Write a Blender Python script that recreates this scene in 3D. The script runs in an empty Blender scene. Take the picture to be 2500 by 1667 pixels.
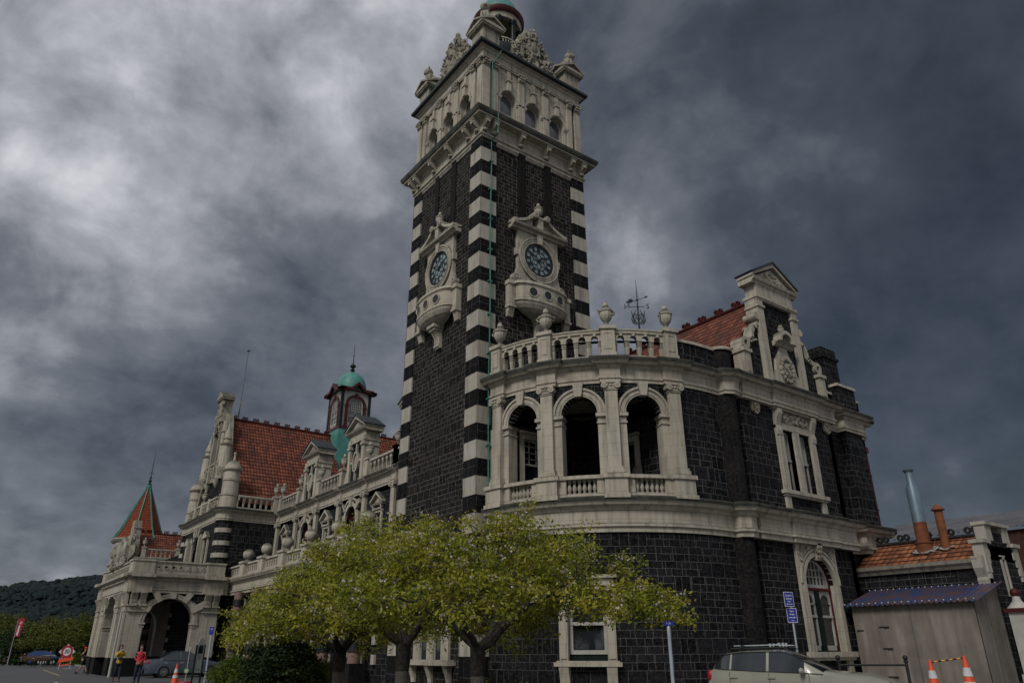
import bpy, bmesh, math, random
import numpy as np
from mathutils import Vector, Matrix
PI=math.pi
sc=bpy.context.scene
col=sc.collection
random.seed(7)
# ------------------------------------------------------------------ materials
def nt(name):
    m=bpy.data.materials.new(name); m.use_nodes=True
    t=m.node_tree; t.nodes.clear()
    o=t.nodes.new('ShaderNodeOutputMaterial'); b=t.nodes.new('ShaderNodeBsdfPrincipled')
    t.links.new(b.outputs[0],o.inputs[0]); return m,t,b
def N(t,k,**kw):
    n=t.nodes.new('ShaderNode'+k)
    for a,v in kw.items():
        if a.startswith('i_'):
            key=a[2:]; key=int(key) if key.isdigit() else key.replace('_',' ')
            n.inputs[key].default_value=v
        else: setattr(n,a,v)
    return n
def L(t,a,b): t.links.new(a,b)
def ramp(t,fac,stops):
    r=N(t,'ValToRGB'); e=r.color_ramp.elements
    while len(e)<len(stops): e.new(.5)
    for x,(p,c) in zip(e,stops): x.position=p; x.color=(*c,1) if len(c)==3 else c
    L(t,fac,r.inputs[0]); return r.outputs[0]
def mix(t,f,a,b,mode='MIX'):
    m=N(t,'Mix',data_type='RGBA',blend_type=mode)
    for s,v in ((m.inputs[0],f),(m.inputs[6],a),(m.inputs[7],b)):
        if hasattr(v,'links'): L(t,v,s)
        elif isinstance(v,(int,float)): s.default_value=v
        else: s.default_value=(*v,1) if len(v)==3 else v
    return m.outputs[2]
def mth(t,op,a,b=None,c=None,clamp=False):
    m=N(t,'Math',operation=op,use_clamp=clamp)
    for i,v in enumerate((a,b,c)):
        if v is None: continue
        if hasattr(v,'links'): L(t,v,m.inputs[i])
        else: m.inputs[i].default_value=v
    return m.outputs[0]
def noise(t,scale,detail=4,vec=None,rough=.55,dist=0):
    n=N(t,'TexNoise'); n.inputs['Scale'].default_value=scale; n.inputs['Detail'].default_value=detail
    n.inputs['Roughness'].default_value=rough; n.inputs['Distortion'].default_value=dist
    if vec is None:
        tc=N(t,'TexCoord'); vec=tc.outputs['Object']
    L(t,vec,n.inputs['Vector']); return n.outputs['Fac']
def bump(t,b,h,dist=.01,st=.6):
    n=N(t,'Bump'); n.inputs['Strength'].default_value=st; n.inputs['Distance'].default_value=dist
    L(t,h,n.inputs['Height']); L(t,n.outputs[0],b.inputs['Normal'])
def simple(name,c1,c2=None,scale=3,rough=.7,metal=0,bmp=0,spec=.4,detail=5,coat=0):
    m,t,b=nt(name); c2=c2 or tuple(x*.8 for x in c1)
    f=noise(t,scale,detail); c=ramp(t,f,[(.35,c1),(.65,c2)])
    L(t,c,b.inputs['Base Color']); b.inputs['Roughness'].default_value=rough; b.inputs['Metallic'].default_value=metal
    b.inputs['Specular IOR Level'].default_value=spec; b.inputs['Coat Weight'].default_value=coat
    if bmp: bump(t,b,noise(t,scale*6,4),bmp)
    return m
def limestone(name,base,seed=0,grime=.55,courses=False):
    m,t,b=nt(name)
    tc=N(t,'TexCoord'); mp=N(t,'Mapping'); mp.inputs['Location'].default_value=(seed,seed*2,0); L(t,tc.outputs['Object'],mp.inputs[0])
    v=mp.outputs[0]
    big=noise(t,.45,4,v); med=noise(t,2.6,6,v,.6); fine=noise(t,26,5,v,.6)
    st=N(t,'Mapping'); st.inputs['Scale'].default_value=(5,5,.45); L(t,v,st.inputs[0]); streak=noise(t,1,6,st.outputs[0],.65)
    d=tuple(x*.68*y for x,y in zip(base,(1,.97,.9)))
    c=ramp(t,big,[(.32,base),(.72,tuple(x*.82*y for x,y in zip(base,(1,.98,.93))))])
    c=mix(t,mth(t,'MULTIPLY',ramp(t,med,[(.45,(0,0,0)),(.75,(1,1,1))]),.5),c,d)
    dk=(.10,.095,.078)
    c=mix(t,mth(t,'MULTIPLY',ramp(t,streak,[(.47,(0,0,0)),(.72,(1,1,1))]),grime),c,dk)
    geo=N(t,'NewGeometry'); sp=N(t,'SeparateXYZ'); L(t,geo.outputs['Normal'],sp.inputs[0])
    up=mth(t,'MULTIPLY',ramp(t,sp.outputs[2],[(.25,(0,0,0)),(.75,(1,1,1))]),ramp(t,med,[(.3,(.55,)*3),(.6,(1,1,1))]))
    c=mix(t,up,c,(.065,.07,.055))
    if courses:
        uv=N(t,'UVMap'); br=N(t,'TexBrick'); br.inputs['Scale'].default_value=1; br.inputs['Brick Width'].default_value=1.1; br.inputs['Row Height'].default_value=.42
        br.inputs['Mortar Size'].default_value=.008; L(t,uv.outputs[0],br.inputs[0])
        c=mix(t,mth(t,'MULTIPLY',br.outputs['Fac'],courses),c,dk)
    L(t,c,b.inputs['Base Color']); b.inputs['Roughness'].default_value=.85; b.inputs['Specular IOR Level'].default_value=.25
    bump(t,b,mth(t,'ADD',fine,mth(t,'MULTIPLY',med,.6)),.012,.5)
    return m
def bluestone(name,w=.52,h=.36,c1=(.018,.018,.020),c2=(.055,.051,.050),mortar=(.20,.19,.17),ms=.016,big=.72):
    m,t,b=nt(name); uv=N(t,'UVMap').outputs[0]
    nz=N(t,'TexNoise'); nz.inputs['Scale'].default_value=3.0; nz.inputs['Detail'].default_value=2; L(t,uv,nz.inputs['Vector'])
    off=N(t,'VectorMath',operation='SUBTRACT'); L(t,nz.outputs['Color'],off.inputs[0]); off.inputs[1].default_value=(.5,.5,.5)
    sc_=N(t,'VectorMath',operation='SCALE'); L(t,off.outputs[0],sc_.inputs[0]); sc_.inputs['Scale'].default_value=.028
    ad=N(t,'VectorMath',operation='ADD'); L(t,uv,ad.inputs[0]); L(t,sc_.outputs[0],ad.inputs[1]); v=ad.outputs[0]
    def brick(wd,ht,o=.5,fr=2):
        r=N(t,'TexBrick'); r.offset=o; r.offset_frequency=fr; r.squash=1
        for k,x in (('Scale',1),('Brick Width',wd),('Row Height',ht),('Mortar Size',ms*.5),('Mortar Smooth',.15),('Bias',0)): r.inputs[k].default_value=x
        r.inputs['Color1'].default_value=(0,0,0,1); r.inputs['Color2'].default_value=(1,1,1,1); r.inputs['Mortar'].default_value=(.5,.5,.5,1)
        L(t,v,r.inputs[0]); return r
    A=brick(w*1.15,h); B=brick(w,h/2,.37); C_=brick(w*.62,h,.4); Sx=brick(w*4.3,h,.31)
    # long stretches of a course are split in two, so the bed joints run on
    rA=N(t,'SeparateColor'); L(t,A.outputs['Color'],rA.inputs[0]); a=rA.outputs[0]
    rS=N(t,'SeparateColor'); L(t,Sx.outputs['Color'],rS.inputs[0]); sx=rS.outputs[0]
    selB=mth(t,'MULTIPLY',mth(t,'GREATER_THAN',sx,1-big),mth(t,'GREATER_THAN',a,.12))
    selC=mth(t,'LESS_THAN',a,.12)
    mort=mth(t,'MAXIMUM',A.outputs['Fac'],mth(t,'MAXIMUM',mth(t,'MULTIPLY',selB,B.outputs['Fac']),mth(t,'MULTIPLY',selC,C_.outputs['Fac'])))
    rB=N(t,'SeparateColor'); L(t,B.outputs['Color'],rB.inputs[0])
    blk=mth(t,'ADD',mth(t,'MULTIPLY',rB.outputs[0],selB),mth(t,'MULTIPLY',a,mth(t,'SUBTRACT',1,selB)),clamp=True)
    c=ramp(t,blk,[(0,c1),(.55,tuple((x+y)/2*.85 for x,y in zip(c1,c2))),(1,c2)])
    n2=noise(t,9,5); c=mix(t,ramp(t,n2,[(.42,(0,0,0)),(.72,(.8,.8,.8))]),c,tuple(x*1.9 for x in c2))
    n3=noise(t,.5,3); mc=mix(t,ramp(t,n3,[(.35,(0,0,0)),(.65,(1,1,1))]),mortar,tuple(x*.55 for x in mortar))
    c=mix(t,mort,c,mc)
    L(t,c,b.inputs['Base Color']); b.inputs['Roughness'].default_value=.82; b.inputs['Specular IOR Level'].default_value=.1
    hgt=mth(t,'ADD',mth(t,'MULTIPLY',mth(t,'SUBTRACT',1,mort),.5),mth(t,'MULTIPLY',noise(t,11,6,None,.65),.9))
    bump(t,b,hgt,.09,1.0); return m
def tiles(name,c1,c2,tw=.22,th=.33,moss=.5):
    m,t,b=nt(name); uv=N(t,'UVMap').outputs[0]
    sp=N(t,'SeparateXYZ'); L(t,uv,sp.inputs[0]); u,v=sp.outputs[0],sp.outputs[1]
    fv=mth(t,'FRACT',mth(t,'DIVIDE',v,th)); fu=mth(t,'FRACT',mth(t,'DIVIDE',u,tw))
    r=N(t,'TexBrick'); r.offset=0
    for k,x in (('Scale',1),('Brick Width',tw),('Row Height',th),('Mortar Size',.004),('Bias',0)): r.inputs[k].default_value=x
    r.inputs['Color1'].default_value=(0,0,0,1); r.inputs['Color2'].default_value=(1,1,1,1); L(t,uv,r.inputs[0])
    c=ramp(t,r.outputs['Color'],[(0,c1),(1,c2)])
    n=noise(t,1.1,6); c=mix(t,mth(t,'MULTIPLY',ramp(t,n,[(.45,(0,0,0)),(.7,(1,1,1))]),moss),c,(.05,.028,.02))
    n=noise(t,6,4); c=mix(t,mth(t,'MULTIPLY',ramp(t,n,[(.5,(0,0,0)),(.7,(1,1,1))]),.5),c,tuple(x*.45 for x in c1))
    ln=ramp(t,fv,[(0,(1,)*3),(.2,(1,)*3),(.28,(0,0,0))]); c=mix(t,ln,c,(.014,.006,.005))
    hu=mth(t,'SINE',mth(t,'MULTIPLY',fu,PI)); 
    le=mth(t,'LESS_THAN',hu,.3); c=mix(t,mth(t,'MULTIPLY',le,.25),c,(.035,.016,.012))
    L(t,c,b.inputs['Base Color']); b.inputs['Roughness'].default_value=.75; b.inputs['Specular IOR Level'].default_value=.25
    bump(t,b,mth(t,'ADD',hu,mth(t,'MULTIPLY',mth(t,'SUBTRACT',1,fv),.8)),.05,.9); return m
def scales(name,c1,c2,s=.16):
    m,t,b=nt(name); uv=N(t,'UVMap').outputs[0]
    mp=N(t,'Mapping'); mp.inputs['Rotation'].default_value=(0,0,PI/4); mp.inputs['Scale'].default_value=(1/s,1/s,1); L(t,uv,mp.inputs[0])
    sp=N(t,'SeparateXYZ'); L(t,mp.outputs[0],sp.inputs[0])
    e=mth(t,'MINIMUM',mth(t,'FRACT',sp.outputs[0]),mth(t,'FRACT',sp.outputs[1]))
    c=ramp(t,noise(t,2,5),[(.35,c1),(.65,c2)]); c=mix(t,ramp(t,e,[(.0,(.8,)*3),(.16,(0,0,0))]),c,tuple(x*.35 for x in c1))
    L(t,c,b.inputs['Base Color']); b.inputs['Roughness'].default_value=.5; bump(t,b,e,.03,.7); return m
def planks(name,c1,c2,c3,sx=14,sz=.5,rough=.9):
    m,t,b=nt(name); tc=N(t,'TexCoord'); mp=N(t,'Mapping'); mp.inputs['Scale'].default_value=(sx,sx,sz); L(t,tc.outputs['Object'],mp.inputs[0])
    g=noise(t,1,8,mp.outputs[0],.7); big=noise(t,.8,4)
    c=ramp(t,g,[(.3,c1),(.5,c2),(.68,c3)]); c=mix(t,ramp(t,big,[(.4,(0,0,0)),(.7,(.7,)*3)]),c,tuple(x*.6 for x in c1))
    L(t,c,b.inputs['Base Color']); b.inputs['Roughness'].default_value=rough; bump(t,b,g,.008); return m
def glassm(name,c=(.02,.025,.03),rough=.04,spec=.8):
    m,t,b=nt(name); f=noise(t,.7,2); cc=ramp(t,f,[(.4,c),(.6,tuple(x*.5 for x in c))]); L(t,cc,b.inputs['Base Color'])
    b.inputs['Roughness'].default_value=rough; b.inputs['Specular IOR Level'].default_value=spec
    bump(t,b,noise(t,1.7,1),.02,.12); return m
def asphalt(name):
    m,t,b=nt(name); f=noise(t,120,5); g=noise(t,.35,5); c=ramp(t,f,[(.35,(.055,.057,.06)),(.65,(.10,.10,.102))])
    c=mix(t,ramp(t,g,[(.4,(0,0,0)),(.65,(.6,)*3)]),c,(.045,.046,.048)); L(t,c,b.inputs['Base Color']); b.inputs['Roughness'].default_value=.85; bump(t,b,f,.006); return m
def leafm(name,stops,scale=2.5,trans=.25,rough=.55):
    m,t,b=nt(name); 
    oi=N(t,'Attribute',attribute_name='tint'); c=ramp(t,oi.outputs['Fac'],stops)
    n=noise(t,scale,3); c=mix(t,ramp(t,n,[(.35,(0,0,0)),(.7,(.45,)*3)]),c,tuple(x*.45 for x in stops[0][1]))
    L(t,c,b.inputs['Base Color']); b.inputs['Roughness'].default_value=rough; b.inputs['Specular IOR Level'].default_value=.25
    tr=N(t,'BsdfTranslucent'); L(t,c,tr.inputs[0]); mx=N(t,'MixShader'); mx.inputs[0].default_value=trans
    o=[x for x in t.nodes if x.type=='OUTPUT_MATERIAL'][0]
    L(t,b.outputs[0],mx.inputs[1]); L(t,tr.outputs[0],mx.inputs[2]); L(t,mx.outputs[0],o.inputs[0]); return m
K={}
K['cream']=limestone('weathered cream limestone',(.50,.46,.38),0,.65,.4)
K['creamc']=limestone('coursed cream limestone',(.45,.415,.355),3,.5,.45)
K['carved']=limestone('carved stone with lichen',(.38,.35,.285),5,.95)
K['lip']=simple('lichen blackened cornice lip',(.10,.098,.082),(.045,.047,.042),2.2,.9,0,.02,.2)
K['quoin']=limestone('pale quoin stone',(.47,.44,.38),9,.6,0)
K['blue']=bluestone('basalt ashlar',.42,.39,(.0045,.0042,.0043),(.027,.024,.022),(.24,.225,.20),.019,.8)
K['blueL']=bluestone('basalt ashlar large blocks',.50,.46,(.003,.0032,.0037),(.019,.0195,.0215),(.15,.15,.145),.020,.7)
K['blueC']=bluestone('basalt corner blocks',.8,.67,(.005,.005,.0055),(.013,.013,.0145),(.16,.15,.14),.016,.4)
K['dark']=simple('smooth dark basalt',(.007,.007,.008),(.017,.016,.0155),5,.8,0,.015,.15)
K['colm']=bluestone('basalt column drums',3.0,.55,(.010,.0095,.0095),(.020,.0185,.018),(.005,.005,.005),.012,-1)
K['roof']=tiles('red clay roof tiles',(.12,.034,.02),(.29,.085,.045),.24,.38,.7)
K['roofd']=tiles('old orange clay tiles',(.16,.055,.028),(.42,.16,.07),.24,.34,.4)
K['spire']=tiles('spire tiles',(.26,.05,.018),(.36,.085,.03),.16,.2,.25)
K['copper']=scales('green copper scales',(.05,.21,.18),(.09,.29,.25),.17)
K['copperp']=simple('verdigris copper',(.035,.15,.125),(.075,.24,.19),3,.55,0,.006)
K['ridge']=simple('dark red ridge tiles',(.05,.014,.012),(.09,.024,.018),6,.85,0,0,.1)
K['red']=simple('dark red paint',(.055,.008,.009),(.085,.013,.013),4,.5,0,0,.25)
K['green']=simple('dark green paint',(.005,.012,.011),(.008,.018,.016),4,.45,0,0,.2)
K['gutter']=simple('dark gutter metal',(.008,.011,.013),(.02,.028,.028),5,.5)
K['glass']=glassm('window glass')
K['glasst']=glassm('tower glass',(.10,.105,.125),.06,1.0)  # pale bluish base colour stands in for sky reflected in these panes
K['milk']=simple('milky dial glass',(.20,.27,.28),(.26,.33,.34),3,.35)
K['ink']=simple('black dial ironwork',(.006,.009,.012),(.012,.016,.02),6,.5)
K['white']=simple('white paint',(.46,.44,.40),(.36,.345,.31),2.5,.5)
K['pink']=simple('polished pink granite',(.20,.115,.095),(.28,.17,.145),14,.4,0,.003)
K['asphalt']=asphalt('asphalt')
K['kerb']=simple('concrete kerb',(.22,.215,.20),(.30,.29,.27),4,.9,0,.01)
K['grass']=simple('grass turf',(.035,.075,.015),(.06,.11,.025),3,.95,0,.04)
K['soil']=simple('garden soil',(.03,.022,.015),(.055,.042,.03),6,.95,0,.05)
K['linew']=simple('road paint white',(.45,.45,.43),(.3,.3,.29),8,.8)
K['liney']=simple('road paint yellow',(.36,.29,.16),(.28,.23,.14),8,.8)
K['ply']=planks('grey weathered plywood',(.13,.112,.092),(.21,.185,.157),(.28,.25,.215),2.6,.28)
K['iron']=simple('blue corrugated iron with rust',(.035,.07,.19),(.13,.07,.055),2.2,.32,.3,0,.5,7)
K['gironm']=simple('grey painted iron roof',(.10,.10,.11),(.16,.155,.16),.6,.5,.1)
K['rust']=simple('rusty flue metal',(.14,.045,.02),(.22,.075,.03),5,.85,0,.01)
K['steel']=simple('blue grey flue metal',(.13,.19,.24),(.20,.26,.31),2,.45,.3)
K['galv']=simple('galvanised post',(.36,.42,.45),(.46,.51,.54),6,.45,.2)
K['bark']=simple('dark cherry bark',(.028,.024,.02),(.075,.066,.056),12,.95,0,.04)
K['barkg']=simple('grey wrapped trunk',(.13,.12,.10),(.19,.175,.15),9,.95,0,.02)
K['oran']=simple('orange cone plastic',(.75,.085,.02),(.6,.06,.015),4,.5)
K['refl']=simple('white reflective band',(.62,.62,.62),(.5,.5,.5),5,.35)
K['blk']=simple('black rubber',(.012,.012,.012),(.022,.022,.022),8,.6)
K['skin']=simple('skin',(.42,.24,.16),(.38,.21,.14),5,.55)
K['hair']=simple('black hair',(.010,.008,.007),(.02,.016,.013),20,.5)
K['signb']=simple('blue sign enamel',(.012,.03,.30),(.012,.028,.26),5,.35)
K['signg']=simple('pale grey green board',(.38,.42,.38),(.33,.36,.33),4,.5)
K['signr']=simple('red sign enamel',(.34,.01,.03),(.28,.01,.025),5,.4)
K['chrome']=simple('bright alloy',(.55,.56,.58),(.42,.43,.45),8,.25,.9)
K['yell']=simple('yellow plastic',(.62,.33,.01),(.5,.26,.01),8,.5)
# ------------------------------------------------------------------ meshes
class Flat:
    def __init__(s,o,d): s.o=o; l=math.hypot(*d); s.d=(d[0]/l,d[1]/l); s.n=(s.d[1],-s.d[0]); s.step=1e9
    def P(s,u,p,z): return (s.o[0]+s.d[0]*u+s.n[0]*p, s.o[1]+s.d[1]*u+s.n[1]*p, z)
    def ang(s,u): return math.atan2(s.d[1],s.d[0])
class Arc:
    def __init__(s,c,r,a0,step=.22): s.c=c; s.r=r; s.a0=math.radians(a0); s.step=step
    def P(s,u,p,z): a=s.a0+u/s.r; R=s.r+p; return (s.c[0]+R*math.cos(a), s.c[1]+R*math.sin(a), z)
    def ang(s,u): return s.a0+u/s.r+PI/2
    def u(s,deg): return (math.radians(deg)-s.a0)*s.r
class M:
    def __init__(s): s.v=[]; s.f=[]; s.q=[]
    def add(s,v,f,q=None):
        b=len(s.v); s.v+=list(v); s.q+=list(q if q is not None else v); s.f+=[tuple(i+b for i in x) for x in f]
    def box(s,x0,x1,y0,y1,z0,z1):
        v=[(x,y,z) for z in (z0,z1) for y in (y0,y1) for x in (x0,x1)]
        s.add(v,[(0,2,3,1),(4,5,7,6),(0,1,5,4),(2,6,7,3),(0,4,6,2),(1,3,7,5)]); return s
    def sb(s,S,u0,u1,p0,p1,z0,z1):
        n=max(1,math.ceil(abs(u1-u0)/S.step)); return s.mold(S,u0,u1,[(p0,z0),(p1,z0),(p1,z1),(p0,z1)],n)
    def mold(s,S,u0,u1,prof,n=None):
        n=n or max(1,math.ceil(abs(u1-u0)/S.step)); k=len(prof); v=[];q=[]
        for i in range(n+1):
            u=u0+(u1-u0)*i/n
            for p,z in prof: v.append(S.P(u,p,z)); q.append((u,p,z))
        f=[(i*k+j,i*k+(j+1)%k,(i+1)*k+(j+1)%k,(i+1)*k+j) for i in range(n) for j in range(k)]
        f+=[tuple(range(k)),tuple(n*k+j for j in reversed(range(k)))]
        s.add(v,f,q); return s
    def poly(s,S,pts,p0,p1):
        k=len(pts); q=[(u,p,z) for p in (p0,p1) for u,z in pts]; v=[S.P(*a) for a in q]
        s.add(v,[tuple(range(k)),tuple(k+j for j in reversed(range(k)))]+[(j,(j+1)%k,k+(j+1)%k,k+j) for j in range(k)],q); return s
    def ring(s,S,uc,zc,ri,ro,p0,p1,a0=0,a1=180,n=16,sx=1.0):
        q=[]
        for i in range(n+1):
            a=math.radians(a0+(a1-a0)*i/n); c,d=math.cos(a)*sx,math.sin(a)
            for r,p in ((ri,p0),(ro,p0),(ro,p1),(ri,p1)): q.append((uc+r*c,p,zc+r*d))
        f=[(i*4+j,i*4+(j+1)%4,i*4+4+(j+1)%4,i*4+4+j) for i in range(n) for j in range(4)]
        f+=[(0,1,2,3),(n*4+3,n*4+2,n*4+1,n*4)]
        s.add([S.P(*a) for a in q],f,q); return s
    def disc(s,S,uc,zc,r,p0,p1,n=20):
        return s.poly(S,[(uc+r*math.cos(2*PI*i/n),zc+r*math.sin(2*PI*i/n)) for i in range(n)],p0,p1)
    def wall(s,S,u0,u1,z0,z1,p=0,depth=.4,holes=(),front=True):
        """holes: (uc,halfwidth,zbottom,zspring,arched)"""
        us={u0,u1}
        for uc,hw,zb,zs,ar in holes:
            n=14 if ar else 1
            if ar: us|={uc-hw*math.cos(PI*i/n) for i in range(n+1)}
            else: us|={uc-hw,uc+hw}
        us=sorted(x for x in us if u0-1e-6<=x<=u1+1e-6); out=[us[0]]
        for b in us[1:]:
            a=out[-1]
            if b-a<1e-5: continue
            n=max(1,math.ceil((b-a)/S.step)); out+=[a+(b-a)*i/n for i in range(1,n+1)]
        def top(h,u):
            uc,hw,zb,zs,ar=h; return zs+(math.sqrt(max(0,hw*hw-(u-uc)**2)) if ar else 0)
        for a,b in zip(out,out[1:]):
            m=(a+b)/2; segs=[]; H=sorted([h for h in holes if abs(m-h[0])<h[1]],key=lambda h:h[2])
            lo=(z0,z0)
            for h in H:
                segs.append((lo,(h[2],h[2]))); lo=(top(h,a),top(h,b))
                for zz in ((h[2],h[2]),lo):
                    q=[(a,p,zz[0]),(b,p,zz[1]),(b,p-depth,zz[1]),(a,p-depth,zz[0])]; s.add([S.P(*x) for x in q],[(0,1,2,3)],q)
            segs.append((lo,(z1,z1)))
            for l,h_ in segs:
                if h_[0]-l[0]<1e-5 and h_[1]-l[1]<1e-5: continue
                for pp in ((p,) if depth==0 else (p,p-depth)):
                    q=[(a,pp,l[0]),(b,pp,l[1]),(b,pp,h_[1]),(a,pp,h_[0])]; s.add([S.P(*x) for x in q],[(0,1,2,3)],q)
        for h in holes:
            for u in (h[0]-h[1],h[0]+h[1]):
                q=[(u,p,h[2]),(u,p-depth,h[2]),(u,p-depth,h[3]),(u,p,h[3])]; s.add([S.P(*x) for x in q],[(0,1,2,3)],q)
        if depth:
            for u in (u0,u1):
                q=[(u,p,z0),(u,p-depth,z0),(u,p-depth,z1),(u,p,z1)]; s.add([S.P(*x) for x in q],[(0,1,2,3)],q)
            for z in (z0,z1):
                for a,b in zip(out,out[1:]):
                    q=[(a,p,z),(b,p,z),(b,p-depth,z),(a,p-depth,z)]; s.add([S.P(*x) for x in q],[(0,1,2,3)],q)
        return s
    def lathe(s,cx,cy,z0,prof,n=16,a0=0,lobes=0,amp=0):
        k=len(prof); v=[];q=[]
        for i in range(n+1):
            a=a0+2*PI*i/n; R=1+(amp*math.cos(lobes*a) if lobes else 0)
            for r,z in prof: v.append((cx+r*R*math.cos(a),cy+r*R*math.sin(a),z0+z)); q.append((a*max(x for x,_ in prof),0,z0+z))
        s.add(v,[(i*k+j,(i+1)*k+j,(i+1)*k+j+1,i*k+j+1) for i in range(n) for j in range(k-1)],q); return s
    def tube(s,pts,r,n=6,cap=True):
        pts=[Vector(p) for p in pts]; R=r if hasattr(r,'__len__') else [r]*len(pts); v=[]; b=len(s.v)
        up=Vector((0,0,1)); 
        for i,p in enumerate(pts):
            d=(pts[min(i+1,len(pts)-1)]-pts[max(i-1,0)]); d=d.normalized() if d.length>1e-9 else up
            a=d.cross(up if abs(d.z)<.95 else Vector((1,0,0))).normalized(); c=d.cross(a)
            for j in range(n): t=2*PI*j/n; v.append(tuple(p+(a*math.cos(t)+c*math.sin(t))*R[i]))
        f=[(i*n+j,i*n+(j+1)%n,(i+1)*n+(j+1)%n,(i+1)*n+j) for i in range(len(pts)-1) for j in range(n)]
        if cap: f+=[tuple(range(n)),tuple((len(pts)-1)*n+j for j in reversed(range(n)))]
        s.add(v,f); return s
    def blob(s,c,r,seed=0,amp=.15,nu=10,nv=7,rot=None):
        rr=random.Random(seed); r=r if hasattr(r,'__len__') else (r,r,r); v=[];ph=[rr.uniform(0,6) for _ in range(4)]
        for j in range(nv+1):
            th=PI*j/nv
            for i in range(nu):
                a=2*PI*i/nu; k=1+amp*(math.sin(3*a+ph[0])*math.sin(2*th+ph[1])+.6*math.sin(5*a+ph[2]+3*th))
                x=Vector((r[0]*math.sin(th)*math.cos(a)*k,r[1]*math.sin(th)*math.sin(a)*k,r[2]*math.cos(th)*k))
                if rot is not None: x=rot@x
                v.append((c[0]+x.x,c[1]+x.y,c[2]+x.z))
        s.add(v,[(j*nu+i,(j+1)*nu+i,(j+1)*nu+(i+1)%nu,j*nu+(i+1)%nu) for j in range(nv) for i in range(nu)]); return s
    def sweep(s,path,prof,closed=False):
        """path: 2d points, outside on the right; prof: closed (p,z)"""
        n=len(path); k=len(prof); v=[];q=[]; acc=0
        for i,(x,y) in enumerate(path):
            def dr(a,b):
                dx,dy=b[0]-a[0],b[1]-a[1]; l=math.hypot(dx,dy); return dx/l,dy/l
            if closed: d0=dr(path[i-1],path[i]); d1=dr(path[i],path[(i+1)%n])
            else:
                d1=dr(path[i],path[i+1]) if i<n-1 else dr(path[i-1],path[i]); d0=dr(path[i-1],path[i]) if i>0 else d1
            n0=(d0[1],-d0[0]); n1=(d1[1],-d1[0]); mx,my=n0[0]+n1[0],n0[1]+n1[1]; dd=(mx*n1[0]+my*n1[1]) or 1; mx,my=mx/dd,my/dd
            if i: acc+=math.hypot(x-path[i-1][0],y-path[i-1][1])
            for p,z in prof: v.append((x+mx*p,y+my*p,z)); q.append((acc,p,z))
        f=[]
        for i in range(n if closed else n-1):
            a=i*k; b=((i+1)%n)*k
            f+=[(a+j,a+(j+1)%k,b+(j+1)%k,b+j) for j in range(k)]
        if not closed: f+=[tuple(range(k)),tuple((n-1)*k+j for j in reversed(range(k)))]
        s.add(v,f,q); return s
    def slab(s,quad,th,uvw):
        """a roof slope: quad of 3d points with uv list, given thickness down"""
        a=[Vector(p) for p in quad]; nn=(a[1]-a[0]).cross(a[2]-a[0]).normalized(); nn=nn if nn.z>0 else -nn; k=len(a)
        v=[tuple(p) for p in a]+[tuple(p-nn*th) for p in a]; q=[(u,0,w) for u,w in uvw]*2
        s.add(v,[tuple(range(k)),tuple(k+j for j in reversed(range(k)))]+[(j,(j+1)%k,k+(j+1)%k,k+j) for j in range(k)],q); return s
    def mesh(s,name,mat,smooth=False,fix=True):
        me=bpy.data.meshes.new(name); me.from_pydata(s.v,[],s.f); 
        if fix:
            bm=bmesh.new(); bm.from_mesh(me); bmesh.ops.recalc_face_normals(bm,faces=bm.faces[:]); bm.to_mesh(me); bm.free()
        uv=me.uv_layers.new(name='UVMap'); q=s.q; d=uv.data
        for p in me.polygons:
            w=[q[i] for i in p.vertices]; nx=ny=nz=0
            for a,b in zip(w,w[1:]+w[:1]):
                nx+=(a[1]-b[1])*(a[2]+b[2]); ny+=(a[2]-b[2])*(a[0]+b[0]); nz+=(a[0]-b[0])*(a[1]+b[1])
            ax=max(range(3),key=lambda i:abs((nx,ny,nz)[i])*(1.05 if i==1 else 1)); I=((1,2),(0,2),(0,1))[ax]
            for li,a in zip(p.loop_indices,w): d[li].uv=(a[I[0]],a[I[1]])
        if smooth:
            me.polygons.foreach_set('use_smooth',[True]*len(me.polygons)); me.set_sharp_from_angle(angle=math.radians(38))
        me.materials.append(K[mat] if isinstance(mat,str) else mat); return me
    def obj(s,name,mat,parent=None,smooth=False,loc=None,fix=True,**kw):
        o=bpy.data.objects.new(name,s.mesh(name,mat,smooth,fix)); col.objects.link(o)
        if parent is not None: o.parent=parent
        if loc: o.location=loc
        for k,v in kw.items(): o[k]=v
        return o
K['pole']=simple('dull grey pole paint',(.13,.14,.155),(.18,.19,.205),5,.5)
def clusters(o):
    me=o.data; n=len(me.vertices); p=list(range(n))
    def f(a):
        while p[a]!=a: p[a]=p[p[a]]; a=p[a]
        return a
    for q in me.polygons:
        v=q.vertices
        for k in v[1:]:
            a,b=f(v[0]),f(k)
            if a!=b: p[a]=b
    g={}
    for i in range(n): g.setdefault(f(i),[]).append(i)
    bb=[]; co_=np.empty(n*3,dtype=np.float32); me.vertices.foreach_get('co',co_); co_=co_.reshape(-1,3)
    for k,vs in g.items(): c=co_[vs]; bb.append([c.min(0)-.012,c.max(0)+.012,[k]])
    ch=True
    while ch:
        ch=False; out=[]
        for b in bb:
            for o_ in out:
                if (b[0]<=o_[1]).all() and (b[1]>=o_[0]).all():
                    o_[0]=np.minimum(o_[0],b[0]); o_[1]=np.maximum(o_[1],b[1]); o_[2]+=b[2]; ch=True; break
            else: out.append(b)
        bb=out
    cl={k:i for i,b in enumerate(bb) for k in b[2]}
    return len(bb),[cl[f(q.vertices[0])] for q in me.polygons]
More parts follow.
